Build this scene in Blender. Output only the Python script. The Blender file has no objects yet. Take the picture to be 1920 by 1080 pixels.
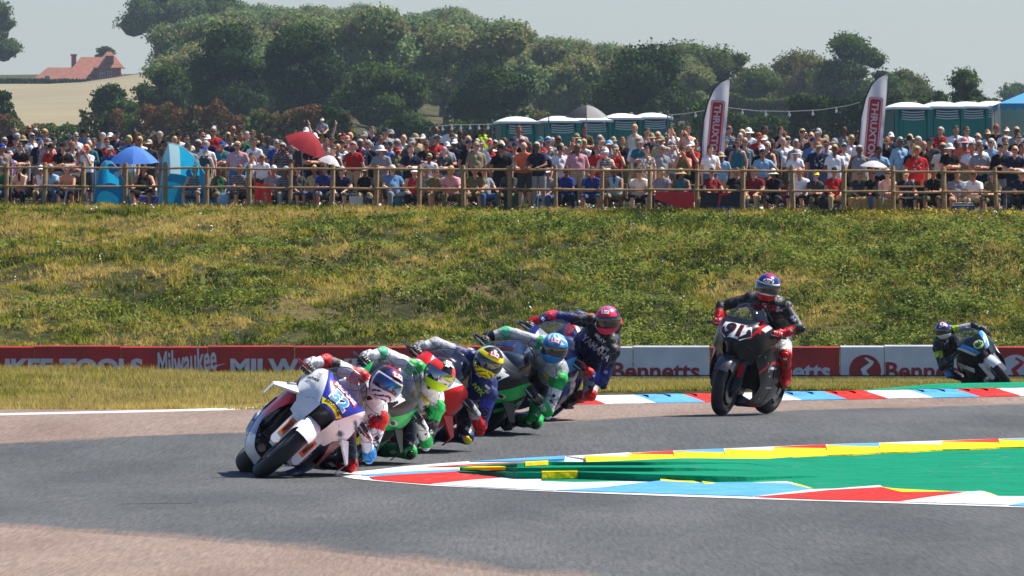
import bpy, bmesh, math, random
import numpy as np
from mathutils import Vector, Matrix, Euler
from mathutils.bvhtree import BVHTree
random.seed(7); RNG = np.random.default_rng(11)
R = math.radians
SC = bpy.context.scene
COL = SC.collection

# ------------------------------------------------------------------ camera, sky, sun, exposure
FPX = 14400.0; CAMZ = 1.5
cam_d = bpy.data.cameras.new('camera'); cam = bpy.data.objects.new('camera', cam_d); COL.objects.link(cam)
cam.location = (0, 0, CAMZ); cam.rotation_euler = (R(90), 0, 0)
cam_d.sensor_width = 36; cam_d.lens = 270; cam_d.clip_start = 0.5; cam_d.clip_end = 9000
cam_d.dof.use_dof = True; cam_d.dof.focus_distance = 66; cam_d.dof.aperture_fstop = 40
SC.camera = cam
SUN_DIR = Vector((0.62, 0.30, 1.0)).normalized()      # towards the sun: right, a little behind the subjects
SUN_EL = math.asin(SUN_DIR.z); SUN_AZ = math.atan2(SUN_DIR.x, SUN_DIR.y)
w = bpy.data.worlds.new('World'); SC.world = w; w.use_nodes = True
nt = w.node_tree; bg = nt.nodes['Background']
sky = nt.nodes.new('ShaderNodeTexSky'); sky.sky_type = 'NISHITA'; sky.sun_disc = False
sky.sun_elevation = SUN_EL; sky.sun_rotation = SUN_AZ
sky.air_density = 1.3; sky.dust_density = 0.6; sky.ozone_density = 4.5; sky.altitude = 80
tint = nt.nodes.new('ShaderNodeMix'); tint.data_type = 'RGBA'; tint.blend_type = 'MULTIPLY'; tint.inputs[0].default_value = 1.; tint.inputs[7].default_value = (.90, .95, 1.15, 1)   # camera white balance of the hazy sky
nt.links.new(sky.outputs[0], tint.inputs[6]); nt.links.new(tint.outputs[2], bg.inputs[0]); bg.inputs[1].default_value = 0.060
sl = bpy.data.lights.new('sun', 'SUN'); sl.energy = 5.0; sl.angle = R(0.53); sl.color = (1, 0.94, 0.83)
sun = bpy.data.objects.new('sun', sl); COL.objects.link(sun)
sun.rotation_euler = SUN_DIR.to_track_quat('Z', 'Y').to_euler()
SC.view_settings.view_transform = 'Standard'; SC.view_settings.look = 'None'
SC.view_settings.exposure = 0.8; SC.view_settings.gamma = 1.0; SC.view_settings.use_curve_mapping = False
SC.render.engine = 'CYCLES'
SC.cycles.use_denoising = True; SC.cycles.max_bounces = 6; SC.cycles.transparent_max_bounces = 12
SC.cycles.volume_bounces = 1; SC.cycles.volume_step_rate = 4

# ------------------------------------------------------------------ helpers
def P(x, y, Y):
    """photo pixel (1920 wide) at distance Y -> world point"""
    return Vector(((x - 960) / FPX * Y, Y, CAMZ - (y - 540) / FPX * Y))

def srgb(r, g, b):
    f = lambda c: (c / 255 / 12.92) if c / 255 <= 0.04045 else ((c / 255 + 0.055) / 1.055) ** 2.4
    return (f(r), f(g), f(b))

MATS = {}
def M(name, col=(.5, .5, .5), rough=.5, metal=0., spec=.5, var=0., vscale=8., bump=0., bscale=60., coat=0., col2=None, trans=0.):
    if name in MATS: return MATS[name]
    m = bpy.data.materials.new(name); m.use_nodes = True; n = m.node_tree; b = n.nodes['Principled BSDF']
    b.inputs['Base Color'].default_value = (*col, 1); b.inputs['Roughness'].default_value = rough
    b.inputs['Metallic'].default_value = metal; b.inputs['Specular IOR Level'].default_value = spec
    if coat: b.inputs['Coat Weight'].default_value = coat; b.inputs['Coat Roughness'].default_value = .08
    tc = n.nodes.new('ShaderNodeTexCoord')
    if var or col2:
        t = n.nodes.new('ShaderNodeTexNoise'); t.inputs['Scale'].default_value = vscale; t.inputs['Detail'].default_value = 5
        n.links.new(tc.outputs['Object'], t.inputs['Vector'])
        r = n.nodes.new('ShaderNodeValToRGB'); r.color_ramp.elements[0].position = .3; r.color_ramp.elements[1].position = .7
        c2 = col2 if col2 else tuple(min(1, c * (1 + var)) for c in col)
        c1 = col if col2 else tuple(c * (1 - var) for c in col)
        r.color_ramp.elements[0].color = (*c1, 1); r.color_ramp.elements[1].color = (*c2, 1)
        n.links.new(t.outputs[0], r.inputs[0]); n.links.new(r.outputs[0], b.inputs['Base Color'])
    if bump:
        t = n.nodes.new('ShaderNodeTexNoise'); t.inputs['Scale'].default_value = bscale; t.inputs['Detail'].default_value = 4
        n.links.new(tc.outputs['Object'], t.inputs['Vector'])
        bp = n.nodes.new('ShaderNodeBump'); bp.inputs['Strength'].default_value = bump; bp.inputs['Distance'].default_value = .02
        n.links.new(t.outputs[0], bp.inputs['Height']); n.links.new(bp.outputs[0], b.inputs['Normal'])
    if trans:
        tr = n.nodes.new('ShaderNodeBsdfTranslucent'); mx = n.nodes.new('ShaderNodeMixShader'); mx.inputs[0].default_value = trans
        src = b.inputs['Base Color'].links[0].from_socket if b.inputs['Base Color'].links else None
        if src: n.links.new(src, tr.inputs[0])
        else: tr.inputs[0].default_value = (*col, 1)
        out = n.nodes['Material Output']
        n.links.new(b.outputs[0], mx.inputs[1]); n.links.new(tr.outputs[0], mx.inputs[2]); n.links.new(mx.outputs[0], out.inputs[0])
    MATS[name] = m; return m

def M_objcol(name, rough=.8, var=.12, vscale=9., spec=.3):
    """colour comes from each object's own colour, with cloth-like unevenness"""
    if name in MATS: return MATS[name]
    m = bpy.data.materials.new(name); m.use_nodes = True; n = m.node_tree; b = n.nodes['Principled BSDF']
    oi = n.nodes.new('ShaderNodeObjectInfo'); tc = n.nodes.new('ShaderNodeTexCoord')
    t = n.nodes.new('ShaderNodeTexNoise'); t.inputs['Scale'].default_value = vscale; t.inputs['Detail'].default_value = 4
    n.links.new(tc.outputs['Object'], t.inputs['Vector'])
    mr = n.nodes.new('ShaderNodeMapRange'); mr.inputs['From Min'].default_value = .3; mr.inputs['From Max'].default_value = .7
    mr.inputs['To Min'].default_value = 1 - var; mr.inputs['To Max'].default_value = 1 + var
    n.links.new(t.outputs[0], mr.inputs['Value'])
    mx = n.nodes.new('ShaderNodeVectorMath'); mx.operation = 'SCALE'
    n.links.new(oi.outputs['Color'], mx.inputs[0]); n.links.new(mr.outputs[0], mx.inputs['Scale'])
    n.links.new(mx.outputs[0], b.inputs['Base Color'])
    bp = n.nodes.new('ShaderNodeBump'); bp.inputs['Strength'].default_value = .5; bp.inputs['Distance'].default_value = .03
    n.links.new(t.outputs[0], bp.inputs['Height']); n.links.new(bp.outputs[0], b.inputs['Normal'])
    b.inputs['Roughness'].default_value = rough; b.inputs['Specular IOR Level'].default_value = spec
    MATS[name] = m; return m

def tag(o, label=None, cat=None, group=None, kind=None):
    if label: o['label'] = label
    if cat: o['category'] = cat
    if group: o['group'] = group
    if kind: o['kind'] = kind
    return o

def empty(name, loc=(0, 0, 0)):
    o = bpy.data.objects.new(name, None); COL.objects.link(o); o.location = loc; o.empty_display_size = .2; return o

def link(name, me, parent=None):
    o = bpy.data.objects.new(name, me); COL.objects.link(o)
    if parent: o.parent = parent
    return o

def np_mesh(name, v, f, mats, mi=None, smooth=False):
    """fast mesh from arrays; f is (n,3) or (n,4)"""
    me = bpy.data.meshes.new(name); v = np.asarray(v, np.float32); f = np.asarray(f, np.int32)
    k = f.shape[1]
    me.vertices.add(len(v)); me.vertices.foreach_set('co', v.ravel())
    me.loops.add(f.size); me.loops.foreach_set('vertex_index', f.ravel())
    me.polygons.add(len(f)); me.polygons.foreach_set('loop_start', np.arange(0, f.size, k, dtype=np.int32))
    for m in mats: me.materials.append(m)
    if mi is not None: me.polygons.foreach_set('material_index', np.asarray(mi, np.int32))
    if smooth: me.polygons.foreach_set('use_smooth', np.ones(len(f), bool))
    me.update(calc_edges=True); return me

def frame_from(d):
    d = Vector(d).normalized(); a = Vector((0, 0, 1)) if abs(d.z) < .9 else Vector((1, 0, 0))
    u = d.cross(a).normalized(); v = d.cross(u).normalized(); return u, v

class MB:
    def __init__(s): s.v = []; s.f = []; s.m = []
    def add(s, vs, fs, mi=0):
        b = len(s.v); s.v += [tuple(p) for p in vs]
        for k, f in enumerate(fs):
            s.f.append(tuple(i + b for i in f)); s.m.append(mi if isinstance(mi, int) else mi[k])
        return s
    def box(s, c, size, rot=None, mi=0, taper=1.0):
        x, y, z = size[0] / 2, size[1] / 2, size[2] / 2
        vs = [Vector((i * x * (taper if k > 0 else 1), j * y * (taper if k > 0 else 1), k * z)) for k in (-1, 1) for j in (-1, 1) for i in (-1, 1)]
        if rot is not None: vs = [rot @ p for p in vs]
        vs = [p + Vector(c) for p in vs]
        return s.add(vs, [(0, 2, 3, 1), (4, 5, 7, 6), (0, 1, 5, 4), (2, 6, 7, 3), (0, 4, 6, 2), (1, 3, 7, 5)], mi)
    def tube(s, pts, r, n=8, mi=0, cap=True, flat=1.0):
        pts = [Vector(p) for p in pts]; k = len(pts)
        rs = r if isinstance(r, (list, tuple)) else [r] * k
        vs = []; u0 = None
        for i, p in enumerate(pts):
            d = (pts[min(i + 1, k - 1)] - pts[max(i - 1, 0)])
            if d.length < 1e-9: d = Vector((0, 0, 1))
            d.normalize()
            if u0 is None: u, v = frame_from(d)
            else:
                u = (u0 - d * u0.dot(d)); u = u.normalized() if u.length > 1e-6 else frame_from(d)[0]; v = d.cross(u).normalized()
            u0 = u
            for j in range(n):
                a = 2 * math.pi * j / n; vs.append(p + u * (math.cos(a) * rs[i]) + v * (math.sin(a) * rs[i] * flat))
        fs = [(i * n + j, i * n + (j + 1) % n, (i + 1) * n + (j + 1) % n, (i + 1) * n + j) for i in range(k - 1) for j in range(n)]
        if cap: fs += [tuple(range(n))[::-1], tuple((k - 1) * n + j for j in range(n))]
        return s.add(vs, fs, mi)
    def sphere(s, c, r, nu=12, nv=8, rot=None, mi=0):
        r = r if isinstance(r, (list, tuple)) else (r, r, r); vs = []
        for i in range(nv + 1):
            t = math.pi * i / nv
            for j in range(nu):
                a = 2 * math.pi * j / nu
                p = Vector((r[0] * math.sin(t) * math.cos(a), r[1] * math.sin(t) * math.sin(a), r[2] * math.cos(t)))
                if rot is not None: p = rot @ p
                vs.append(p + Vector(c))
        fs = [(i * nu + j, (i + 1) * nu + j, (i + 1) * nu + (j + 1) % nu, i * nu + (j + 1) % nu) for i in range(nv) for j in range(nu)]
        return s.add(vs, fs, mi)
    def lathe(s, prof, c, n=32, mi=0, a0=0., a1=2 * math.pi, closed=False):
        """profile (radius, y); axis = local y through c; angle from +x to +z"""
        full = abs(a1 - a0 - 2 * math.pi) < 1e-6; k = n if full else n + 1; L = len(prof); vs = []
        for i in range(k):
            a = a0 + (a1 - a0) * i / n
            for (r, y) in prof: vs.append((c[0] + r * math.cos(a), c[1] + y, c[2] + r * math.sin(a)))
        fs = []
        for i in range(n):
            i2 = (i + 1) % k
            for j in range(L if closed else L - 1): j2 = (j + 1) % L; fs.append((i * L + j, i * L + j2, i2 * L + j2, i2 * L + j))
        return s.add(vs, fs, mi)
    def grid(s, g, mi=0, mfun=None, closed=False):
        nu, nv = len(g), len(g[0]); vs = [p for row in g for p in row]; fs = []; ms = []
        for i in range(nu - 1):
            for j in range(nv if closed else nv - 1):
                j2 = (j + 1) % nv
                fs.append((i * nv + j, i * nv + j2, (i + 1) * nv + j2, (i + 1) * nv + j))
                ms.append(mfun((i + .5) / (nu - 1), (j + .5) / (nv - (0 if closed else 1))) if mfun else mi)
        return s.add(vs, fs, ms)
    def prism(s, poly, org, u, v, th, mi=0):
        """flat outline poly[(a,b)] in plane (u,v) at org, thickness th along u x v"""
        org, u, v = Vector(org), Vector(u), Vector(v); n = u.cross(v).normalized() * th; k = len(poly)
        a = [org + u * p[0] + v * p[1] for p in poly]; vs = a + [p + n for p in a]
        return s.add(vs, [tuple(range(k))[::-1], tuple(range(k, 2 * k))] + [(i, (i + 1) % k, (i + 1) % k + k, i + k) for i in range(k)], mi)
    def mesh(s, name, mats, smooth=True):
        me = bpy.data.meshes.new(name); me.from_pydata(s.v, [], s.f)
        for m in (mats if isinstance(mats, (list, tuple)) else [mats]): me.materials.append(m)
        me.polygons.foreach_set('material_index', s.m)
        if smooth: me.shade_smooth(); me.set_sharp_from_angle(angle=R(38))
        me.update(); return me
    def build(s, name, mats, parent=None, smooth=True):
        return link(name, s.mesh(name, mats, smooth), parent)

def cr(p, t):
    """Catmull-Rom through list p, t in 0..1"""
    n = len(p) - 1; x = min(max(t, 0), 1) * n; i = min(int(x), n - 1); f = x - i
    a, b = p[i], p[i + 1]; z = p[i - 1] if i > 0 else a * 2 - b; c = p[i + 2] if i + 2 <= n else b * 2 - a
    return .5 * ((2 * a) + (b - z) * f + (2 * z - 5 * a + 4 * b - c) * f * f + (3 * a - z - 3 * b + c) * f ** 3)

def dense(g, nu, nv):
    g = [[Vector(p) for p in row] for row in g]; out = []
    for i in range(nu + 1):
        col = [cr([g[k][j] for k in range(len(g))], i / nu) for j in range(len(g[0]))]
        out.append([cr(col, j / nv) for j in range(nv + 1)])
    return out

def mirror_grid(g): return [[Vector((p[0], -p[1], p[2])) for p in row][::-1] for row in g]

def text_mesh(txt, size=1., bold=.0, shear=0., depth=0.):
    cu = bpy.data.curves.new('t', 'FONT'); cu.body = txt; cu.size = size; cu.offset = bold; cu.shear = shear; cu.extrude = depth
    cu.align_x = 'CENTER'; cu.align_y = 'CENTER'; cu.resolution_u = 3
    o = bpy.data.objects.new('t', cu); COL.objects.link(o)
    dg = bpy.context.evaluated_depsgraph_get(); me = bpy.data.meshes.new_from_object(o.evaluated_get(dg))
    v = [x.co.copy() for x in me.vertices]; f = [tuple(p.vertices) for p in me.polygons]
    bpy.data.objects.remove(o); bpy.data.curves.remove(cu); bpy.data.meshes.remove(me)
    return v, f

def decal(txt, mat, name, parent, tree, org, right, up, width=None, size=.1, bold=0., shear=0., off=.003, stretch=1., poly=None):
    """lettering (or an outline) laid on a curved panel: each vertex is dropped on the panel's surface"""
    right = Vector(right).normalized(); up = Vector(up); up = (up - right * up.dot(right)).normalized(); nrm = right.cross(up)
    if poly is None: v, f = text_mesh(txt, size, bold, shear)
    else: v, f = [Vector((a, b, 0)) for a, b in poly], [tuple(range(len(poly)))]
    if True:      # split long faces so the lettering follows the curve of the panel
        bm = bmesh.new(); bv = [bm.verts.new(q) for q in v]
        for q in f:
            try: bm.faces.new([bv[i] for i in q])
            except ValueError: pass
        bmesh.ops.triangulate(bm, faces=bm.faces[:])
        for _ in range(3):
            le = [e for e in bm.edges if e.calc_length() > .022]
            if not le or len(bm.faces) > 2500: break
            bmesh.ops.subdivide_edges(bm, edges=le, cuts=1); bmesh.ops.triangulate(bm, faces=bm.faces[:])
        bm.verts.index_update(); v = [q.co.copy() for q in bm.verts]; f = [tuple(q.index for q in c.verts) for c in bm.faces]; bm.free()
    if width:
        xs = [p.x for p in v]; k = width / (max(xs) - min(xs)); v = [Vector((p.x * k, p.y * (k if not size else 1), 0)) for p in v]
    vs = []
    for p in v:
        q = Vector(org) + right * p.x + up * p.y * stretch
        if tree is not None:
            h = tree.ray_cast(q + nrm * .35, -nrm, .8)
            if h[0] is not None: q = h[0] + nrm * off
            else: q = q + nrm * off
        else: q = q + nrm * off
        vs.append(q)
    mb = MB(); mb.add(vs, f); o = mb.build(name, mat, parent, smooth=False); return o

def bvh(mb): return BVHTree.FromPolygons([Vector(p) for p in mb.v], mb.f)

def copy_tree(o, parent=None):
    c = o.copy(); COL.objects.link(c); c.parent = parent
    if parent is not None: c.matrix_parent_inverse = o.matrix_parent_inverse.copy()
    for ch in CH.get(o.name, list(o.children)): copy_tree(ch, c)
    return c
CH = {}

def remesh(mb, voxel, smooth=4):
    me = bpy.data.meshes.new('r'); me.from_pydata(mb.v, [], mb.f); o = link('r', me)
    m = o.modifiers.new('r', 'REMESH'); m.mode = 'VOXEL'; m.voxel_size = voxel
    if smooth: sm = o.modifiers.new('s', 'SMOOTH'); sm.factor = .5; sm.iterations = smooth
    dg = bpy.context.evaluated_depsgraph_get(); e = bpy.data.meshes.new_from_object(o.evaluated_get(dg))
    v = np.empty(len(e.vertices) * 3, np.float32); e.vertices.foreach_get('co', v)
    nn = np.empty(len(e.vertices) * 3, np.float32); e.vertices.foreach_get('normal', nn)
    f = np.array([tuple(p.vertices) for p in e.polygons], np.int32)
    bpy.data.objects.remove(o); bpy.data.meshes.remove(me); bpy.data.meshes.remove(e)
    return v.reshape(-1, 3), f, nn.reshape(-1, 3)

def bones_mb(bones):
    mb = MB()
    for (nm, a, ra, b, rb) in bones:
        a, b = Vector(a), Vector(b)
        mb.tube([a, b], [ra, rb], n=12); mb.sphere(a, ra * 1.0, 10, 7); mb.sphere(b, rb * 1.0, 10, 7)
    return mb

def nearest_bone(pts, bones):
    best = np.full(len(pts), 1e9); idx = np.zeros(len(pts), int); tt = np.zeros(len(pts))
    for k, (nm, a, ra, b, rb) in enumerate(bones):
        a = np.array(a, float); b = np.array(b, float); d = b - a; L = max(d @ d, 1e-9)
        t = np.clip((pts - a) @ d / L, 0, 1); q = a + t[:, None] * d
        dist = np.linalg.norm(pts - q, axis=1) - (ra + (rb - ra) * t)
        w_ = dist < best; best[w_] = dist[w_]; idx[w_] = k; tt[w_] = t[w_]
    return idx, tt

def submesh(v, f, n, mask, inflate, mats, name, mi=None):
    fs = f[mask]
    if len(fs) == 0: return None
    used, inv = np.unique(fs, return_inverse=True)
    return np_mesh(name, v[used] + n[used] * inflate, inv.reshape(fs.shape), mats, mi[mask] if mi is not None else None, smooth=True)
# ------------------------------------------------------------------ terrain
def sst(a, b, x): t = np.clip((x - a) / (b - a), 0, 1); return t * t * (3 - 2 * t)
_LAT = RNG.random((64, 64))
def vnoise(x, y, sc=1., seed=0):
    x = np.asarray(x, float) * sc + seed * 7.31; y = np.asarray(y, float) * sc + seed * 3.77
    xi = np.floor(x).astype(int); yi = np.floor(y).astype(int); fx = x - xi; fy = y - yi
    fx = fx * fx * (3 - 2 * fx); fy = fy * fy * (3 - 2 * fy); L = lambda a, b: _LAT[a % 64, b % 64]
    return (L(xi, yi) * (1 - fx) + L(xi + 1, yi) * fx) * (1 - fy) + (L(xi, yi + 1) * (1 - fx) + L(xi + 1, yi + 1) * fx) * fy
def fbm(x, y, sc, seed=0): return .55 * vnoise(x, y, sc, seed) + .3 * vnoise(x, y, sc * 2.1, seed + 1) + .15 * vnoise(x, y, sc * 4.3, seed + 2)

WALL_Y = 172.0
def YF(X): return 198.0 - .64 * np.clip(X, -40, 40)          # fence line
def ZF(X): return 3.55 - .0145 * np.clip(X, -40, 40)
CRX = [-400, -98, -80, -64, -30, -12, 0, 16, 33, 62, 130, 400]
CRZ = [44, 47.5, 47.5, 51, 53.5, 53, 48, 44.5, 42, 36, 31, 26]
def H(X, Y):
    X = np.asarray(X, float); Y = np.asarray(Y, float); X, Y = np.broadcast_arrays(X, Y)
    near = .2 * sst(58, 78, Y)
    yy = 734 - (Y - 88) / 84 * 21
    right = np.where(Y < 88, near, np.minimum(1.5 - (yy - 540) * Y / FPX, near + .04 * (Y - 88)))
    right = right - .05 * np.exp(-((Y - 124) / 14) ** 2) * sst(4, 6.5, X)
    hump = .05 * (1 - sst(-6.6, -4.8, X))
    left = np.where(Y < 82, near, .2 + (.045 + hump) * sst(84, 108, Y) - .85 * sst(110, 150, Y))
    z = left + (right - left) * sst(-1.5, 2.0, X)
    z = np.where(Y > 171, -.55 + .2 * sst(171, 173, Y), z)
    yf, zf = YF(X), ZF(X); t = np.clip((Y - 173) / (yf - 173), 0, 1)
    bank = -.35 + (zf + .35) * (.55 * t + .45 * np.sin(t * math.pi / 2)) + (fbm(X, Y, .45, 3) - .5) * .95 * np.sin(math.pi * t)
    z = np.where(Y > 173, bank, z)
    d = Y - yf
    back = zf - .1 * sst(0, 1.2, d) + .06 * np.clip(d - 1.5, 0, 14) + .02 * np.clip(d - 15.5, 0, 45)
    z = np.where(d > 0, back, z)
    far = np.interp(Y, [260, 650, 800], [5.2, 9.5, 17])
    crest = np.interp(X, CRX, CRZ)
    far = far + (crest - 17) * np.clip((Y - 800) / 850, 0, 1) * (1 - .0) 
    far = np.where(Y > 1700, crest - (Y - 1700) * .012, far)
    wgt = sst(235, 275, Y)
    return z * (1 - wgt) + far * wgt
def HZ(X, Y): return float(H(X, Y))

def G(x, y, y0=36., y1=171.):
    """where the sight line through a photo pixel meets the ground"""
    Ys = np.linspace(y0, y1, 3000); Xs = (x - 960) / FPX * Ys; Zs = CAMZ - (y - 540) / FPX * Ys
    k = np.argmax(Zs <= H(Xs, Ys)); return Vector((Xs[k], Ys[k], HZ(Xs[k], Ys[k])))

def mat_ground():
    m = bpy.data.materials.new('grassy_soil'); m.use_nodes = True; n = m.node_tree; b = n.nodes['Principled BSDF']
    ge = n.nodes.new('ShaderNodeNewGeometry')
    def noise(sc, det=6):
        t = n.nodes.new('ShaderNodeTexNoise'); t.inputs['Scale'].default_value = sc; t.inputs['Detail'].default_value = det
        n.links.new(ge.outputs['Position'], t.inputs['Vector']); return t
    a = noise(.5); c = noise(6, 8)
    r = n.nodes.new('ShaderNodeValToRGB'); e = r.color_ramp.elements
    e[0].position = .3; e[0].color = (.02, .022, .008, 1); e[1].position = .72; e[1].color = (.13, .10, .045, 1)
    q = e.new(.5); q.color = (.04, .042, .014, 1)
    mx = n.nodes.new('ShaderNodeMath'); mx.operation = 'ADD'; mx.inputs[1].default_value = 0
    ms = n.nodes.new('ShaderNodeMath'); ms.operation = 'MULTIPLY_ADD'; ms.inputs[1].default_value = .6; ms.inputs[2].default_value = -.3
    n.links.new(c.outputs[0], ms.inputs[0]); n.links.new(a.outputs[0], mx.inputs[0]); n.links.new(ms.outputs[0], mx.inputs[1])
    n.links.new(mx.outputs[0], r.inputs[0]); n.links.new(r.outputs[0], b.inputs['Base Color']); b.inputs['Roughness'].default_value = .95
    b.inputs['Specular IOR Level'].default_value = .1
    bp = n.nodes.new('ShaderNodeBump'); bp.inputs['Strength'].default_value = .8; bp.inputs['Distance'].default_value = .1
    n.links.new(c.outputs[0], bp.inputs['Height']); n.links.new(bp.outputs[0], b.inputs['Normal'])
    return m
def mat_tarmac(name, c0, c1, grain, rough=.75, edge=None):
    m = bpy.data.materials.new(name); m.use_nodes = True; n = m.node_tree; b = n.nodes['Principled BSDF']
    ge = n.nodes.new('ShaderNodeNewGeometry'); mp = n.nodes.new('ShaderNodeMapping')
    n.links.new(ge.outputs['Position'], mp.inputs['Vector'])
    mp.inputs['Scale'].default_value = (.8, .14, 1); mp.inputs['Rotation'].default_value = (0, 0, R(4))
    big = n.nodes.new('ShaderNodeTexNoise'); big.inputs['Scale'].default_value = 1.1; big.inputs['Detail'].default_value = 6
    n.links.new(mp.outputs[0], big.inputs['Vector'])
    fine = n.nodes.new('ShaderNodeTexNoise'); fine.inputs['Scale'].default_value = 55; fine.inputs['Detail'].default_value = 3
    n.links.new(ge.outputs['Position'], fine.inputs['Vector'])
    mp2 = n.nodes.new('ShaderNodeMapping'); mp2.inputs['Scale'].default_value = (13, .42, 1); n.links.new(ge.outputs['Position'], mp2.inputs['Vector'])
    gr = n.nodes.new('ShaderNodeTexNoise'); gr.inputs['Scale'].default_value = 3.0; gr.inputs['Detail'].default_value = 5; gr.inputs['Roughness'].default_value = .75
    n.links.new(mp2.outputs[0], gr.inputs['Vector'])
    mix = n.nodes.new('ShaderNodeMix'); mix.data_type = 'RGBA'; mix.inputs[6].default_value = (*c0, 1); mix.inputs[7].default_value = (*c1, 1)
    rr = n.nodes.new('ShaderNodeMapRange'); rr.inputs['From Min'].default_value = .35; rr.inputs['From Max'].default_value = .68
    n.links.new(big.outputs[0], rr.inputs[0]); n.links.new(rr.outputs[0], mix.inputs[0])
    sc = n.nodes.new('ShaderNodeVectorMath'); sc.operation = 'SCALE'
    ad = n.nodes.new('ShaderNodeMath'); ad.operation = 'ADD'; n.links.new(fine.outputs[0], ad.inputs[0]); n.links.new(gr.outputs[0], ad.inputs[1])
    r2 = n.nodes.new('ShaderNodeMapRange'); r2.inputs['From Min'].default_value = .7; r2.inputs['From Max'].default_value = 1.3
    r2.inputs['To Min'].default_value = 1 - grain; r2.inputs['To Max'].default_value = 1 + grain; n.links.new(ad.outputs[0], r2.inputs[0])
    colout = mix.outputs[2]
    if edge:     # the new surface is worn ragged along its edges, older stone shows through
        at = n.nodes.new('ShaderNodeAttribute'); at.attribute_name = 'edge'; er = n.nodes.new('ShaderNodeTexNoise'); er.inputs['Scale'].default_value = 1.6; er.inputs['Detail'].default_value = 8; er.inputs['Roughness'].default_value = .7
        n.links.new(mp.outputs[0], er.inputs['Vector']); sm = n.nodes.new('ShaderNodeMath'); sm.operation = 'ADD'; n.links.new(at.outputs['Fac'], sm.inputs[0]); n.links.new(er.outputs[0], sm.inputs[1])
        mr = n.nodes.new('ShaderNodeMapRange'); mr.inputs['From Min'].default_value = .48; mr.inputs['From Max'].default_value = .80; n.links.new(sm.outputs[0], mr.inputs[0])
        m2 = n.nodes.new('ShaderNodeMix'); m2.data_type = 'RGBA'; m2.inputs[6].default_value = (*edge[0], 1); n.links.new(mr.outputs[0], m2.inputs[0]); n.links.new(colout, m2.inputs[7]); colout = m2.outputs[2]
    n.links.new(colout, sc.inputs[0]); n.links.new(r2.outputs[0], sc.inputs['Scale']); n.links.new(sc.outputs[0], b.inputs['Base Color'])
    b.inputs['Roughness'].default_value = rough; b.inputs['Specular IOR Level'].default_value = .1
    bp = n.nodes.new('ShaderNodeBump'); bp.inputs['Strength'].default_value = .35; bp.inputs['Distance'].default_value = .01
    n.links.new(fine.outputs[0], bp.inputs['Height']); n.links.new(bp.outputs[0], b.inputs['Normal'])
    return m

gx = np.concatenate([-np.geomspace(1600, 24, 22), np.arange(-22, 22.1, .6), np.geomspace(24, 1600, 22)])
gy = np.concatenate([np.arange(-30, 58, 4), np.arange(58, 96, .6), np.arange(96, 171, 2.5), np.arange(171, 174, .5), np.arange(174, 226, 1.), np.arange(226, 300, 6), np.arange(300, 1000, 50), np.arange(1000, 1800, 40), np.geomspace(1850, 8000, 12)])
GX, GY = np.meshgrid(gx, gy); GZ = H(GX, GY)
GZ = np.where(GY < 90, GZ - .05, GZ)                         # the road sheets lie over this
nv_ = np.stack([GX, GY, GZ], -1).reshape(-1, 3); ny_, nx_ = GX.shape
ii = np.arange(ny_ - 1)[:, None] * nx_ + np.arange(nx_ - 1)[None]
ground = link('ground', np_mesh('ground', nv_, np.stack([ii, ii + 1, ii + nx_ + 1, ii + nx_], -1).reshape(-1, 4), [mat_ground()], smooth=True))
tag(ground, 'dry grassy ground rising from the track to wooded hills', kind='structure')

def world_line(px): return [G(x, y) for x, y in px]
def resample(pts, n):
    pts = [Vector(p) for p in pts]; d = [0]
    for a, b in zip(pts, pts[1:]): d.append(d[-1] + (b - a).length)
    out = []
    for i in range(n + 1):
        s = d[-1] * i / n; k = max(j for j in range(len(d)) if d[j] <= s + 1e-9); k = min(k, len(pts) - 2)
        t = (s - d[k]) / max(d[k + 1] - d[k], 1e-9); out.append(pts[k].lerp(pts[k + 1], t))
    return out
def drape(name, A, B, n, m, off, mat, label=None, parent=None):
    A, B = resample(A, n), resample(B, n); rows = []
    for a, b in zip(A, B):
        row = []
        for j in range(m + 1):
            p = a.lerp(b, j / m); row.append(Vector((p.x, p.y, HZ(p.x, p.y) + (off if 0 < j < m or off < .006 else -.004))))
        rows.append(row)
    mb = MB(); mb.grid(rows); o = mb.build(name, mat, parent)
    if not parent: tag(o, label, kind='structure')
    return o

OLD = mat_tarmac('old_pink_tarmac', srgb(118, 101, 91), srgb(134, 118, 108), .5)
NEW = mat_tarmac('dark_racing_tarmac', srgb(72, 74, 75), srgb(88, 89, 90), .5, edge=(srgb(122, 105, 95), srgb(150, 134, 124)))
xs_ = np.linspace(-14, 14, 30)
back_edge = [Vector((x, 82.6 + (.4 + .62 * max(0, x - 2.0) * .25) * (1 if x > 0 else 0) + (5.9 * float(sst(-1.2, 1.2, x))), 0)) for x in xs_]
drape('old_track_surface', [Vector((x, 30, 0)) for x in xs_], back_edge, 60, 130, .0, OLD, 'pinkish worn tarmac along the edges of the race track')
top_px = [(-160, 842), (0, 831), (180, 819), (360, 813), (520, 808), (760, 803), (1000, 793), (1100, 786), (1300, 777), (1500, 768), (1920, 756), (2150, 751)]
bot_px = [(-160, 978), (0, 990), (330, 1012), (640, 1040), (980, 1082), (1250, 1130), (1700, 1200), (2150, 1240)]
drape('racing_line_tarmac', world_line(top_px), [Vector((G(x, min(y, 1200), 30).x, G(x, min(y, 1200), 30).y, 0)) for x, y in bot_px], 60, 60, .008, NEW, 'dark newer tarmac sweeping round the bend')
rt_ = bpy.data.objects['racing_line_tarmac'].data; ed_ = rt_.attributes.new('edge', 'FLOAT', 'POINT'); ed_.data.foreach_set('value', [min(1., min(j, 60 - j) / 8) for i in range(61) for j in range(61)])
WHITE_LINE = M('white_road_paint', (.6, .6, .58), .7, var=.15, vscale=5)
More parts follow.
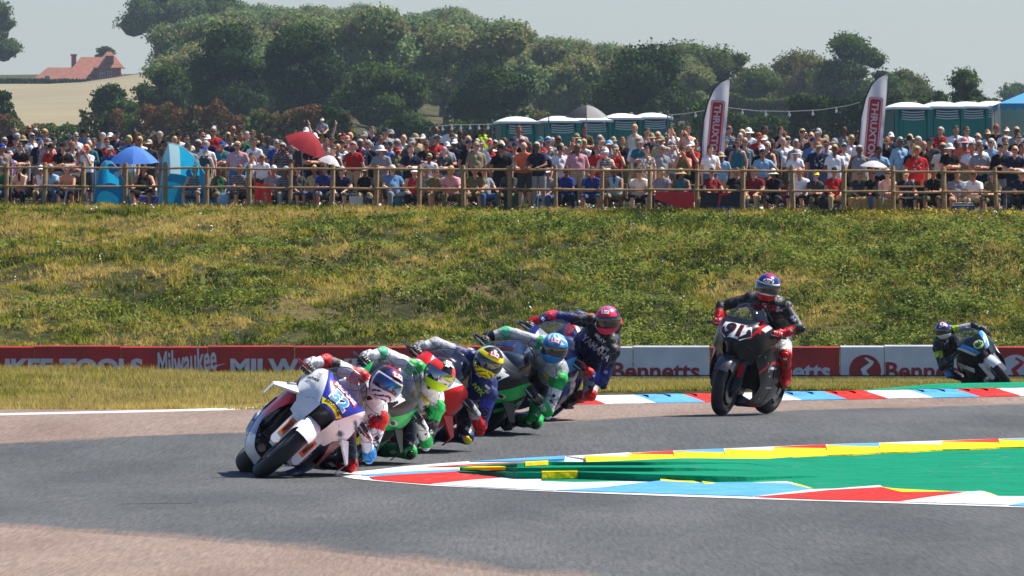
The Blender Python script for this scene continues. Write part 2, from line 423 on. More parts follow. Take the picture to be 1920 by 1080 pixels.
def ribbon(name, px, wid, off, mat, parent=None, label=None):
    L = [G(x, y) for x, y in px]; A, B = [], []
    for i, p in enumerate(L):
        d = (L[min(i + 1, len(L) - 1)] - L[max(i - 1, 0)]); d.z = 0; d.normalize(); q = Vector((-d.y, d.x, 0)) * wid / 2
        A.append(p + q); B.append(p - q)
    return drape(name, A, B, max(20, len(px) * 6), 2, off, mat, label, parent)
ribbon('edge_line', [(-100, 780), (0, 777), (200, 773), (360, 769), (500, 764), (640, 760)], .75, .012, WHITE_LINE, None, 'white painted line along the outer edge of the track')
# scattered rubber marks on the dark tarmac
RUB = mat_tarmac('rubbered_tarmac', srgb(62, 63, 65), srgb(80, 80, 81), .3)
for k, px in enumerate([[(230, 948), (300, 947), (360, 946.5)]]):
    ribbon('rubber_mark', px, .06, .013, RUB, None, 'thin dark rubber mark laid on the tarmac')

# ------------------------------------------------------------------ paint
def paint(name, c, rough=.45):
    """road paint: uneven coats, scuffs along the direction of travel, chips down to grey concrete"""
    if name in MATS: return MATS[name]
    c = tuple(q * .85 for q in c); m = M(name, c, .7, spec=.06, var=.14, vscale=3.2, bump=.9, bscale=14); n = m.node_tree; b = n.nodes['Principled BSDF']; src = b.inputs['Base Color'].links[0].from_socket
    ge = n.nodes.new('ShaderNodeNewGeometry')
    def nz(scale, sc3, det):
        mp = n.nodes.new('ShaderNodeMapping'); mp.inputs['Scale'].default_value = sc3; n.links.new(ge.outputs['Position'], mp.inputs[0]); t = n.nodes.new('ShaderNodeTexNoise'); t.inputs['Scale'].default_value = scale; t.inputs['Detail'].default_value = det; t.inputs['Roughness'].default_value = .7; n.links.new(mp.outputs[0], t.inputs[0]); return t
    def over(src, fac_t, lo, hi, amt, col):
        r = n.nodes.new('ShaderNodeMapRange'); r.inputs['From Min'].default_value = lo; r.inputs['From Max'].default_value = hi; r.inputs['To Max'].default_value = amt; n.links.new(fac_t.outputs[0], r.inputs[0])
        x = n.nodes.new('ShaderNodeMix'); x.data_type = 'RGBA'; x.inputs[7].default_value = (*col, 1); n.links.new(r.outputs[0], x.inputs[0]); n.links.new(src, x.inputs[6]); return x.outputs[2]
    s1 = over(src, nz(1.3, (1., .55, 1), 8), .52, .72, .38, tuple(q * .42 for q in c)); s2 = over(s1, nz(5., (1.4, .35, 1), 6), .62, .69, .6, (.16, .155, .15)); s3 = over(s2, nz(2.2, (.5, 1.2, 1), 7), .60, .75, .22, (.5, .48, .44))
    n.links.new(s3, b.inputs['Base Color']); return m
K_RED = paint('kerb_red', srgb(220, 52, 46)); K_WHITE = paint('kerb_white', (.66, .67, .68)); K_BLUE = paint('kerb_blue', srgb(92, 164, 222))
K_YEL = paint('kerb_yellow', srgb(250, 212, 30)); K_GRN = paint('kerb_green', srgb(8, 140, 102)); K_CON = M('kerb_concrete', (.3, .29, .27), .9, var=.2)
KC = {'r': K_RED, 'w': K_WHITE, 'b': K_BLUE, 'y': K_YEL, 'g': K_GRN}

# ------------------------------------------------------------------ kerb island at the apex
isl = empty('apex_kerb', G(1280, 890)); tag(isl, 'painted apex kerb island with sawtooth edges round a green centre', kind='structure')
def kid(mb, name, mats, smooth=False):
    o = mb.build(name, mats, None, smooth); o.parent = isl; o.matrix_parent_inverse = Matrix.Translation(-isl.location); return o
def Gz(x, y, dz):
    """where the sight line meets a surface dz above the ground"""
    Ys = np.linspace(44, 100, 2600); Xs = (x - 960) / FPX * Ys; Zs = CAMZ - (y - 540) / FPX * Ys
    D = Zs - H(Xs, Ys) - dz; k = max(1, int(np.argmax(D <= 0))); t = D[k - 1] / (D[k - 1] - D[k]); Y = Ys[k - 1] + (Ys[k] - Ys[k - 1]) * t; X = (x - 960) / FPX * Y
    return Vector((X, Y, HZ(X, Y) + dz))
IP = lambda tab: (lambda x: float(np.interp(x, [q[0] for q in tab], [q[1] for q in tab])))
yt = IP([(628, 889.5), (660, 885), (700, 881), (760, 874), (860, 866), (1000, 858), (1100, 853), (1280, 844), (1500, 835), (1700, 828), (1920, 821), (2200, 813)])
yb = IP([(628, 890), (660, 897), (700, 901), (806, 910), (1000, 920), (1280, 931), (1500, 938), (1700, 944), (1920, 951), (2200, 959)])
yU = IP([(860, 874), (950, 868), (1030, 864.5), (1100, 866), (1280, 859), (1440, 860), (1530, 853), (1640, 848), (1760, 842), (1920, 836), (2200, 827)])
y1 = IP([(860, 875), (1030, 866.5), (1280, 866), (1400, 868), (1455, 875), (2200, 850)]); y2 = IP([(860, 878), (950, 877), (1100, 876), (1280, 877), (1400, 881), (1455, 885), (2200, 872)])
y3 = IP([(860, 884), (1015, 886), (1083, 885), (1280, 891), (1400, 894), (1583, 892), (2200, 902)])
yL = IP([(860, 888), (950, 898), (1015, 903), (1083, 904), (1235, 902), (1315, 906), (1478, 907), (1520, 917), (1650, 914), (1690, 923), (1835, 921), (1870, 931), (2200, 936)])
rows = [[Gz(x, yt(x), .012), Gz(x, (yt(x) + yb(x)) / 2, .012), Gz(x, yb(x), .012)] for x in np.linspace(629, 2180, 90)]
mb = MB(); mb.grid(rows); kid(mb, 'rim_paint', WHITE_LINE, True)
def green_col(x):
    k1 = 1 - float(sst(1200, 1470, x)); k3 = 1 - float(sst(1250, 1600, x)); ln = min(1, max(.55, (x - 850) / 120)); nz_ = 1.
    d1, d2, d3 = .026 * k1 * nz_ * ln, .032 * k1 * nz_ * ln, .054 * k3 * nz_ * ln; base = .022; z3 = base + d3; z2 = z3 + d2; z1 = z2 + d1
    U = Gz(x, yU(x), z1); A = Gz(x, y1(x), z1); B = Gz(x, y2(x), z2); C = Gz(x, y3(x), z3); D = Gz(x, yL(x), base - .004)
    dn = lambda p, d: p + Vector((0, -.004, -d))
    return [U, A, dn(A, d1), B, dn(B, d2), C, dn(C, d3), D]
xs2 = np.concatenate([np.linspace(862, 1600, 90), np.linspace(1615, 2180, 34)])
cols = [green_col(x) for x in xs2]; GC_ = paint('kerb_green_centre', srgb(2, 132, 98))
mb = MB(); mb.grid(cols); kid(mb, 'green_centre', GC_, False)
def yblock(xa, xb, i):
    a, b = green_col(xa), green_col(xb); e = Vector((0, -.012, .006)); mb = MB()
    mb.add([a[i] + e, b[i] + e, b[i + 1] + e, a[i + 1] + e, a[i] + Vector((0, .35, .006)), b[i] + Vector((0, .35, .006))], [(0, 1, 2, 3), (4, 5, 1, 0)]); kid(mb, 'yellow_block', K_YEL)
yblock(985, 1028, 1); yblock(866, 948, 3); yblock(1016, 1083, 5)
def slab(pts, mat, name='kerb_tooth'):
    mb = MB(); P3 = [Gz(*p) for p in pts]; k = len(P3); c = sum(P3, Vector()) / k; vs = P3 + [c] + [p - Vector((0, 0, .10)) for p in P3]
    mb.add(vs, [(i, (i + 1) % k, k) for i in range(k)] + [((i + 1) % k, i, k + 1 + i, k + 1 + (i + 1) % k) for i in range(k)]); kid(mb, name, mat)
slab([(677, 890, .018), (760, 884, .02), (860, 879, .024), (862, 882, .024), (760, 888, .02), (695, 892, .018)], K_BLUE)
slab([(693, 894, .02), (740, 890, .022), (815, 886, .03), (884, 882, .05), (886, 890, .03), (1010, 888, .024), (960, 893, .022), (880, 899, .02), (806, 907, .018), (740, 902, .018), (700, 898, .018)], K_RED)
slab([(810, 907, .017), (890, 899, .02), (960, 894, .024), (1014, 889, .03), (1015, 902, .024), (1083, 904, .022), (1232, 903, .022), (1130, 913, .02), (1040, 919, .018), (900, 913, .018)], K_WHITE)
slab([(1043, 919, .018), (1130, 913.5, .022), (1200, 905, .03), (1236, 901, .04), (1314, 905, .032), (1400, 904, .036), (1478, 906, .045), (1522, 916, .022), (1412, 930, .018), (1280, 926, .018), (1150, 922, .018)], K_BLUE)
slab([(1415, 931, .018), (1500, 924, .022), (1560, 918, .03), (1652, 913, .046), (1690, 922, .03), (1812, 922, .022), (1760, 928, .02), (1685, 939, .018), (1540, 936, .018)], K_RED)
slab([(1688, 940, .018), (1765, 929, .022), (1815, 922, .034), (1838, 920, .045), (1870, 930, .024), (1990, 931, .02), (1950, 936, .02), (1888, 946, .018), (1780, 943, .018)], K_WHITE)
slab([(1891, 947, .018), (1950, 937, .022), (2010, 928, .045), (2090, 936, .02), (2160, 950, .018), (2000, 951, .018)], K_BLUE)
for q in ([(1238, 898, .045), (1285, 898, .035), (1314, 905, .03), (1240, 903, .03)], [(1480, 905, .045), (1500, 908, .035), (1526, 916, .022), (1486, 911, .028)], [(1654, 913, .045), (1680, 916, .03), (1780, 921, .024), (1692, 923, .024)], [(1840, 920, .045), (1856, 924, .03), (1872, 930, .022), (1848, 926, .03)], [(1316, 902, .04), (1340, 905, .034), (1352, 911, .024), (1322, 908, .03)]): slab(q, K_YEL, 'yellow_end')
slab([(800, 875, .02), (900, 869, .022), (990, 865, .03), (985, 868, .03), (860, 874, .022)], K_RED); slab([(880, 865, .02), (980, 858.5, .022), (1060, 854, .03), (1058, 860, .035), (960, 864, .024)], K_BLUE)
slab([(1062, 855, .02), (1180, 848, .03), (1176, 856, .05), (1100, 860, .03)], K_WHITE)
ub = [1100, 1180, 1262, 1357, 1448, 1548, 1648, 1764, 1872, 1990, 2110]
for i, (a, b) in enumerate(zip(ub, ub[1:])):
    c = 'rbw'[i % 3] if i else 'r'
    ca = ['w', 'r', 'b', 'w', 'r', 'b', 'w', 'r', 'b', 'w'][i]
    slab([(a + 4, yt(a) + .6, .02), ((a + b) / 2, yt((a + b) / 2) + .3, .022), (b, yt(b), .025), (b + 2, yt(b) + 7, .055), ((a + b) / 2, yt((a + b) / 2) + 4.5, .04)], KC[ca])
    slab([(a - 3, yt(a) + 1.5, .03), ((a + b) / 2, yt((a + b) / 2) + 4.3, .045), (b, yt(b) + 7, .06), (b + 3, yU(b) + .5, .10 if b < 1330 else .035), ((a + b) / 2, yU((a + b) / 2) + 1.5, .10 if b < 1330 else .035), (a, yU(a) + .5, .10 if b < 1330 else .035)], K_YEL, 'yellow_end')

# ------------------------------------------------------------------ far kerb
fk = empty('outer_kerb', G(1500, 752)); tag(fk, 'long ramped kerb in red white and light blue blocks beside the grass', kind='structure')
kb = [(1050, 1135, 'r'), (1135, 1230, 'w'), (1230, 1322, 'b'), (1322, 1410, 'r'), (1410, 1503, 'w'), (1503, 1588, 'b'), (1588, 1665, 'r'), (1665, 1750, 'w'), (1750, 1838, 'b'), (1838, 1915, 'r'), (1915, 2000, 'w'), (2000, 2090, 'b'), (2090, 2180, 'r')]
def ybase(x): return 758.5 - (x - 1100) * .0185
def kp(x, u):
    """u 0..1 across the kerb, front to back"""
    p = G(x, ybase(x)); Y = p.y + u * 1.0; return Vector((p.x - u * .24, Y, p.z + .006 + .078 * u ** .9))
for (a, b, c) in kb:
    mb = MB(); mb.grid([[kp(a + (b - a) * i / 6, j / 5) for j in range(6)] for i in range(7)])
    mb.add([kp(a, 0), kp(b, 0), kp(b, 0) - Vector((0, 0, .12)), kp(a, 0) - Vector((0, 0, .12))], [(3, 2, 1, 0)])
    mb.add([kp(a, 1), kp(b, 1), kp(b, 1) - Vector((0, 0, .3)), kp(a, 1) - Vector((0, 0, .3))], [(0, 1, 2, 3)])
    for s in (.15, .6):
        x0, x1 = a + (b - a) * s, a + (b - a) * (s + .3); e = Vector((0, 0, .022))
        if c != 'w': mb.add([kp(x0, .62), kp(x1, .62), kp(x1, .66) + e, kp(x0, .66) + e, kp(x1, .98) + e * .2, kp(x0, .98) + e * .2], [(0, 1, 2, 3), (3, 2, 4, 5)])
    o = mb.build('kerb_block', KC[c], None, False); o.parent = fk; o.matrix_parent_inverse = Matrix.Translation(-fk.location)
gs = [[kp(x, 1) + Vector((-.02 * j, .05 + j * .5, .005 - .03 * j + .105 * min(1, max(0, (x - 1580) / 240)) * math.sin(j / 4 * math.pi))) for j in range(5)] for x in range(1110, 2190, 30)]
mb = MB(); mb.grid(gs); o = mb.build('green_verge', K_GRN, None, True); o.parent = fk; o.matrix_parent_inverse = Matrix.Translation(-fk.location)

# ------------------------------------------------------------------ trackside barrier with sponsor lettering
bar = empty('trackside_barrier', (0, WALL_Y, -.55)); tag(bar, 'low concrete barrier painted red and white with large lettering', 'barrier')
W_RED = M('barrier_red', srgb(170, 24, 18), .6, var=.2, vscale=1.6, bump=.2, bscale=30); W_WHT = M('barrier_white', (.60, .62, .64), .6, var=.13, vscale=1.6)
T_WHT = M('lettering_pale', (.55, .57, .6), .7, var=.1, vscale=6); T_RED = M('lettering_red', srgb(150, 34, 30), .7, var=.1, vscale=6)
sW = FPX / WALL_Y
def wx(px): return (px - 960) / sW
def wz(py): return CAMZ - (py - 540) / sW
def wall_block(x0, x1, mat):
    mb = MB(); a, b = wx(x0) + .012, wx(x1) - .012; zt = wz(648) + random.uniform(-.02, .02); zb = -.75
    prof = [(0, zb), (0, zt - .03), (.03, zt), (.3, zt), (.33, zt - .03), (.33, zb)]
    vs = [(a, y, z) for y, z in prof] + [(b, y, z) for y, z in prof]; k = len(prof)
    mb.add(vs, [(i, i + 1, i + 1 + k, i + k) for i in range(k - 1)] + [tuple(range(k))[::-1], tuple(range(k, 2 * k))])
    o = mb.build('barrier_block', mat, bar, False); o.location = (0, 0, .55); return o
edges = [-330] + list(range(-100, 1000, 163)) + [1044, 1187, 1331, 1453, 1575, 1658, 1862, 1985, 2110, 2300]
blocks = []
for a, b in zip(edges, edges[1:]):
    blocks.append((a, b, wall_block(a, b, W_WHT if (1044 <= a < 1331 or 1575 <= a < 1862) else W_RED)))
def wall_text(txt, x0, x1, y0, y1, mat, rot=0, bold=.02, shear=0, name='lettering'):
    v, f = text_mesh(txt, 1, bold, shear); xs = [p.x for p in v]; ys = [p.y for p in v]
    c, s = math.cos(R(rot)), math.sin(R(rot)); W_, H_ = (x1 - x0) / sW, (y1 - y0) / sW; vs = []
    for p in v:
        a = ((p.x - min(xs)) / (max(xs) - min(xs)) - .5) * W_; b = ((p.y - min(ys)) / (max(ys) - min(ys)) - .5) * H_
        vs.append((wx((x0 + x1) / 2) + a * c - b * s, -.004, wz((y0 + y1) / 2) + a * s + b * c + .55))
    mb = MB(); mb.add(vs, f); blk = min(blocks, key=lambda q: abs((q[0] + q[1]) / 2 - (x0 + x1) / 2))[2]
    o = mb.build(name, mat, bar, False); return o
wall_text('MILWAUKEE TOOLS', -170, 268, 672, 706, T_WHT, bold=.045)
wall_text('Milwaukee', 292, 406, 653, 703, T_WHT, rot=9, bold=.02, shear=.35)
mb = MB(); mb.prism([(0, 0), (.55, .16), (.42, .17), (.95, .36), (.5, .27), (.6, .25)], (wx(345), -.004, wz(711) + .55), (1, 0, 0), (0, 0, 1), .002); mb.build('lightning_stroke', T_WHT, bar, False)
wall_text('MILWAUKEE TOOLS', 432, 880, 672, 706, T_WHT, bold=.045)
def bennetts(x0, tx0, tx1, mt, mc):
    wall_text('Bennetts', tx0, tx1, 679, 712, mt, bold=.03)
    c = ((x0 + 32) - 960) / sW; zc = wz(695) + .55; n = 26; r = .36
    mb = MB(); mb.prism([(r * math.cos(2 * math.pi * i / n), r * math.sin(2 * math.pi * i / n)) for i in range(n)], (c, -.002, zc), (1, 0, 0), (0, 0, 1), .002)
    mb.build('round_logo', mt, bar, False)
    sn = [(-.20, -.36), (.02, -.36), (.12, -.14), (.02, .0), (.16, .12), (.2, .2), (.02, .3), (-.02, .28), (.1, .18), (-.1, .04), (-.04, -.12), (-.12, -.26)]
    mb = MB(); mb.prism(sn, (c, -.0055, zc), (1, 0, 0), (0, 0, 1), .002); mb.build('winding_road_logo', mc, bar, False)
bennetts(1060, 1147, 1312, T_RED, W_WHT); bennetts(1338, 1392, 1557, T_WHT, W_RED); bennetts(1590, 1660, 1826, T_RED, W_WHT); bennetts(1872, 1930, 2095, T_WHT, W_RED)

# ------------------------------------------------------------------ grass, weeds
def leafmat(name, c, tr=.4):
    return M(name, c, .8, spec=.05, var=.3, vscale=1.5, trans=tr)
G_DRY = leafmat('dry_grass', (.52, .40, .12)); G_OLV = leafmat('olive_grass', (.36, .31, .038)); G_GRN = leafmat('green_grass', (.20, .24, .018)); G_DRK = leafmat('dark_weed', (.05, .085, .012))
G_LEAF = leafmat('weed_leaf', (.16, .205, .026)); G_PALE = leafmat('pale_weed_leaf', (.28, .32, .07)); G_YEL = M('ragwort_flower', srgb(226, 190, 20), .8); G_WHT = M('white_flower', (.7, .7, .66), .8)
def blades(X, Y, h, wd, mi, name, mats, lean=.5, tip=.15):
    n = len(X); Z = H(X, Y) - .01; a = RNG.uniform(0, 2 * math.pi, n); ca, sa = np.cos(a), np.sin(a)
    ld = RNG.uniform(0, 2 * math.pi, n); ll = RNG.uniform(.1, lean, n) * h
    b0 = np.stack([X - ca * wd, Y - sa * wd, Z], -1); b1 = np.stack([X + ca * wd, Y + sa * wd, Z], -1)
    mx, my = X + np.cos(ld) * ll * .4, Y + np.sin(ld) * ll * .4
    t0 = np.stack([X + np.cos(ld) * ll + ca * wd * tip, Y + np.sin(ld) * ll + sa * wd * tip, Z + h], -1)
    t1 = np.stack([X + np.cos(ld) * ll - ca * wd * tip, Y + np.sin(ld) * ll - sa * wd * tip, Z + h], -1)
    v = np.stack([b0, b1, t0], 1).reshape(-1, 3); f = np.arange(n * 3).reshape(n, 3)
    return np_mesh(name, v, f, mats, mi)
def leaves(C, n_per, rad, hgt, size, mi_fn, name, mats):
    m = len(C); n = m * n_per; ci = np.repeat(np.arange(m), n_per)
    rr = rad[ci] * np.sqrt(RNG.random(n)); a = RNG.uniform(0, 6.283, n)
    X = C[ci, 0] + rr * np.cos(a); Y = C[ci, 1] + rr * np.sin(a); Z = H(X, Y) + hgt[ci] * RNG.random(n) * (1 - .6 * rr / rad[ci]) + .02
    c = np.stack([X, Y, Z], -1); nr = RNG.normal(size=(n, 3)); nr[:, 2] = np.abs(nr[:, 2]) + .7; nr[:, 1] -= .4; nr /= np.linalg.norm(nr, axis=1)[:, None]
    u = np.cross(nr, RNG.normal(size=(n, 3))); u /= np.linalg.norm(u, axis=1)[:, None]; w_ = np.cross(nr, u); s = RNG.uniform(*size, n)[:, None]
    v = np.stack([c - u * s, c + w_ * s * .55, c + u * s, c - w_ * s * .55], 1).reshape(-1, 3)
    return np_mesh(name, v, np.arange(n * 4).reshape(n, 4), mats, mi_fn(ci, n))
def bank_xy(n):
    X = RNG.uniform(-17, 16, n); t = RNG.random(n) ** .9; Y = 173.2 + (YF(X) + .9 - 173.2) * t; return X, Y, t
# tussocks: domed clumps of blades with bare thatch between them
cx_, cy_, ct_ = bank_xy(17000); per = 20; ci = np.repeat(np.arange(len(cx_)), per); cr_ = RNG.uniform(.07, .24, len(cx_)); ch_ = RNG.uniform(.05, .21, len(cx_)) * (.6 + .9 * vnoise(cx_, cy_, .7, 9)) * np.where(ct_ > .85, .75, 1)
rr = cr_[ci] * np.sqrt(RNG.random(len(ci))); aa = RNG.uniform(0, 6.283, len(ci)); X = cx_[ci] + rr * np.cos(aa); Y = cy_[ci] + rr * np.sin(aa); t = ct_[ci]
hh = ch_[ci] * (1 - .75 * (rr / cr_[ci]) ** 2) * RNG.uniform(.6, 1.15, len(ci)) + .02
nzc = (fbm(cx_, cy_, .5, 1) - .5) * 1.8 + .53 + .3 * (ct_ - .6) * (ct_ > .6) + .3 * (vnoise(cx_, cy_, .22, 17) - .5) + RNG.normal(0, .10, len(cx_)); dry = nzc[ci] + RNG.normal(0, .05, len(ci))
mi = np.where(dry > .66, 0, np.where(dry > .50, 1, np.where(dry > .34, 2, 3))); jit = RNG.random(len(X)); mi = np.where(jit < .07, 0, mi)
Y = np.minimum(Y, YF(X) + .9)
g = link('bank_grass', blades(X, Y, hh, RNG.uniform(.011, .027, len(X)), mi, 'bank_grass', [G_DRY, G_OLV, G_GRN, G_DRK], .9)); tag(g, 'rough tufted grass covering the spectator bank', 'grass', kind='stuff')
X, Y, t = bank_xy(110000); dry = fbm(X, Y, .6, 33) + RNG.normal(0, .1, len(X)); mi = np.where(dry > .5, 0, np.where(dry > .38, 1, 2))
g = link('bank_short_grass', blades(X, Y, RNG.uniform(.03, .09, len(X)), RNG.uniform(.006, .014, len(X)), mi, 'bank_short_grass', [G_DRY, G_OLV, G_GRN], .9)); tag(g, 'short thin grass between the tufts on the bank', 'grass', kind='stuff')
X, Y, t = bank_xy(30000); pr = fbm(X, Y, .42, 6) + .019 * X + .25 * (vnoise(X, Y, 1.6, 8) - .5) - .5 * (t > .86) - .35 * np.abs(t - .5) + RNG.normal(0, .10, len(X))
k = np.argsort(-pr)[:10500]; k = k[pr[k] > .385]
C = np.stack([X[k], Y[k]], -1); rd = RNG.uniform(.08, .26, len(C)); hg = RNG.uniform(.08, .40, len(C)); tone = RNG.random(len(C)) + .5 * (vnoise(X[k], Y[k], .8, 12) - .5)
g = link('bank_weeds', leaves(C, 18, rd, hg, (.02, .052), lambda ci, n: np.where(tone[ci] > .72, 1, np.where(tone[ci] > .40, 0, 2)), 'bank_weeds', [G_LEAF, G_PALE, G_DRK])); tag(g, 'leafy green weeds spreading in patches over the bank', 'weeds', kind='stuff')
# infield verge grass: dry on top, greener middle
n = 120000; Y = 82.2 + (130 - 82.2) * RNG.random(n) ** 1.5; X = RNG.uniform(-.085, -.002, n) * Y
nz = fbm(X, Y, .35, 14) + .15 * (vnoise(X, Y, 4, 2) - .5); mi = np.where(nz > .46, 0, np.where(nz > .38, 1, 2)); j = RNG.random(n); mi = np.where(j < .35, 0, mi)
hh = RNG.uniform(.02, .07, n) * (.6 + 1.3 * vnoise(X, Y, 1.2, 5)) * (1 + .5 * (Y > 100) * (X < -4.5))
g = link('verge_grass', blades(X, Y, hh, RNG.uniform(.003, .007, n), mi, 'verge_grass', [G_DRY, G_OLV, G_GRN], .8)); tag(g, 'short sun-dried grass verge beside the white line', 'grass', kind='stuff')
n = 70000; Y = 89.6 + (171.5 - 89.6) * RNG.random(n) ** 1.3; X = RNG.uniform(.004, .088, n) * Y; Y = np.maximum(Y, 90.6 + .35 * np.maximum(0, X - 1))
nz = fbm(X, Y, .35, 24); mi = np.where(nz > .5, 0, np.where(nz > .42, 1, 2)); j = RNG.random(n); mi = np.where(j < .4, 0, mi)
g = link('infield_grass', blades(X, Y, RNG.uniform(.03, .1, n), RNG.uniform(.004, .009, n), mi, 'infield_grass', [G_DRY, G_OLV, G_GRN], .8)); tag(g, 'mown dry grass between the outer kerb and the barrier', 'grass', kind='stuff')
# yellow flowering ragwort along the crest, white specks lower down
fx = np.concatenate([RNG.uniform(8.2, 12.6, 60), RNG.uniform(-11, -9, 8), RNG.uniform(12, 12.9, 20)]); fy = YF(fx) - RNG.uniform(.1, 1.2, len(fx))
g = link('yellow_flowers', leaves(np.stack([fx, fy], -1), 14, np.full(len(fx), .12), np.full(len(fx), .2), (.015, .03), lambda ci, n: RNG.integers(0, 3, n) // 2, 'yellow_flowers', [G_YEL, G_GRN])); tag(g, 'yellow ragwort flowers along the crest below the fence', 'flowers', kind='stuff')
X, Y, t = bank_xy(90); g = link('white_flowers', leaves(np.stack([X, Y], -1), 6, np.full(90, .06), np.full(90, .3), (.02, .035), lambda ci, n: np.zeros(n, int), 'white_flowers', [G_WHT])); tag(g, 'small white flower heads dotted over the bank', 'flowers', kind='stuff')
# ------------------------------------------------------------------ trees
L_DARK = leafmat('oak_leaf_dark', (.022, .05, .012), .2); L_MID = leafmat('oak_leaf', (.07, .12, .022), .3); L_OLIVE = leafmat('olive_leaf', (.125, .135, .034), .3)
L_BROWN = leafmat('dry_leaf', (.17, .13, .05), .3); L_PALE = leafmat('ash_leaf', (.10, .15, .042), .3); L_RUST = leafmat('rust_leaf', (.15, .08, .035), .25)
BARK = M('bark', (.09, .07, .05), .9, var=.3, vscale=2)
def crown_mesh(name, w_, h_, z0, n, leaf, mats, probs, lobes=22, seed=0, open_=0., core=True):
    """leaf clumps over many unequal lobes; every face a leaf spray, plus opaque core blobs added to block light and see-through"""
    g = np.random.default_rng(seed); cs = []; rs = []
    for i in range(lobes):
        a = g.uniform(0, 6.283); u = g.uniform(-.75, 1.0); r = math.sqrt(max(0, 1 - u * u)) * g.uniform(.5, 1.1)
        k = 1 - .25 * max(0, u)
        cs.append((math.cos(a) * r * w_ / 2 * .72 * k, math.sin(a) * r * w_ / 2 * .72 * k, z0 + h_ / 2 + u * h_ / 2 * .74)); rs.append(g.uniform(.10, .27) * min(w_, h_ * 1.1))
    cs = np.array(cs); rs = np.array(rs); p = rs ** 2; p /= p.sum(); ci = g.choice(lobes, n, p=p)
    d = g.normal(size=(n, 3)); d /= np.linalg.norm(d, axis=1)[:, None]; d[:, 2] = np.where(d[:, 2] < -.3, -d[:, 2] * .7, d[:, 2])
    rad = rs[ci] * (g.uniform(.55, 1.08, n) if open_ else g.uniform(.75, 1.06, n))
    # break each lobe into sprays so the outline is ragged
    spr = np.sin(d[:, 0] * 9 + ci) * np.sin(d[:, 1] * 8 + ci * 2.) * np.sin(d[:, 2] * 9 + ci * .7); rad *= 1 + .22 * spr
    c = cs[ci] + d * rad[:, None] * np.array([1, 1, .8])
    keep = g.random(n) > open_ * (spr < .05); c, d, ci = c[keep], d[keep], ci[keep]; n = len(c)
    nr = d + g.normal(size=(n, 3)) * .75; nr /= np.linalg.norm(nr, axis=1)[:, None]
    u = np.cross(nr, g.normal(size=(n, 3))); u /= np.linalg.norm(u, axis=1)[:, None]; v2 = np.cross(nr, u); s = g.uniform(.5, 1.1, n)[:, None] * leaf
    v = np.stack([c - u * s, c - v2 * s * .7 + u * s * .15, c + u * s, c + v2 * s * .7 - u * s * .2], 1).reshape(-1, 3)
    tone = g.random(lobes); mi = np.array([np.searchsorted(np.cumsum(probs), (tone[i] * .75 + g.random() * .25) * .999) for i in ci])
    f = np.arange(n * 4).reshape(n, 4)
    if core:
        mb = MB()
        for q, r in zip(cs, rs): mb.sphere(q, (r * .72, r * .72, r * .6), 7, 5)  # opaque core added to stop light passing through the lobe
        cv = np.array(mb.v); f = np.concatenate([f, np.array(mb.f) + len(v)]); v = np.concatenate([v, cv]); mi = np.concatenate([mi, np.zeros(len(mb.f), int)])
    return np_mesh(name, v, f, mats, mi)
def trunk_mesh(w_, h_, z0, seed=0):
    g = random.Random(seed); mb = MB(); r = max(.12, h_ * .035)
    mb.tube([(0, 0, -.4), (.1, 0, z0 * .6), (0, .1, z0 + h_ * .3), (.1, 0, z0 + h_ * .75)], [r * 1.3, r, r * .7, r * .2], 8)
    for i in range(7):
        a = g.uniform(0, 6.28); z = z0 + h_ * g.uniform(0, .35); q = w_ * g.uniform(.25, .42)
        mb.tube([(0, 0, z), (math.cos(a) * q * .5, math.sin(a) * q * .5, z + h_ * .15), (math.cos(a) * q, math.sin(a) * q, z + h_ * g.uniform(.2, .4))], [r * .5, r * .32, r * .1], 6)
    return mb.mesh('trunk', BARK)
def tree(x, ytop, ybase, Y, wpx, mats, probs, label, name='tree', n=5200, leaf=.34, lobes=32, open_=.12, group=None, low=.04):
    s = FPX / Y; X = (x - 960) / s; z = HZ(X, Y); top = CAMZ + (540 - ytop) / s; h = top - z; w_ = wpx / s
    e = empty(name, (X, Y, z)); tag(e, label, 'tree', group); sd = int(x * 7 + Y)
    z0 = h * low; n = int(n * 1.9); leaf *= .66
    link('trunk', trunk_mesh(w_, h - z0, z0, sd), e)
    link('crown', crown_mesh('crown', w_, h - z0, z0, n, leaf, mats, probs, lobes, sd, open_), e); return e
DK = ([L_DARK, L_MID], [.7, .3]); MD = ([L_DARK, L_MID, L_PALE], [.3, .45, .25]); OL = ([L_MID, L_OLIVE, L_PALE], [.3, .5, .2]); BR = ([L_OLIVE, L_BROWN, L_MID], [.4, .35, .25])
tree(432, 52, 240, 800, 190, *DK, 'broad dark green oak, taller of the pair behind the tent', n=9000, lobes=34)
tree(562, 42, 240, 790, 165, *DK, 'tall dark oak with a pointed shaggy top behind the red parasol', n=9000, lobes=34)
tree(305, 115, 240, 780, 110, *DK, 'small rounded dark tree at the foot of the broad oak', n=5000)
tree(212, 152, 240, 760, 95, *DK, 'thin dark sapling standing against the tan field', n=3200, leaf=.28, open_=.5)
tree(720, 113, 245, 770, 190, *MD, 'wide round dark tree beside the shaggy oak', n=9000, lobes=34)
tree(918, 118, 245, 760, 180, *DK, 'dome shaped dark tree behind the portable toilets with white vents', n=9000, lobes=30)
tree(1210, 93, 240, 750, 205, *DK, 'very dark dense round tree behind the grey umbrella', n=10000, lobes=34)
tree(1375, 88, 240, 960, 175, *OL, 'olive and tan tree with dry foliage behind the first flag', n=8000, lobes=30)
tree(1285, 72, 240, 1080, 150, *OL, 'tall olive tree rising behind the very dark round tree', n=6000)
tree(1500, 95, 240, 1000, 150, *BR, 'brownish gold tree turning early between two green ones', n=6500)
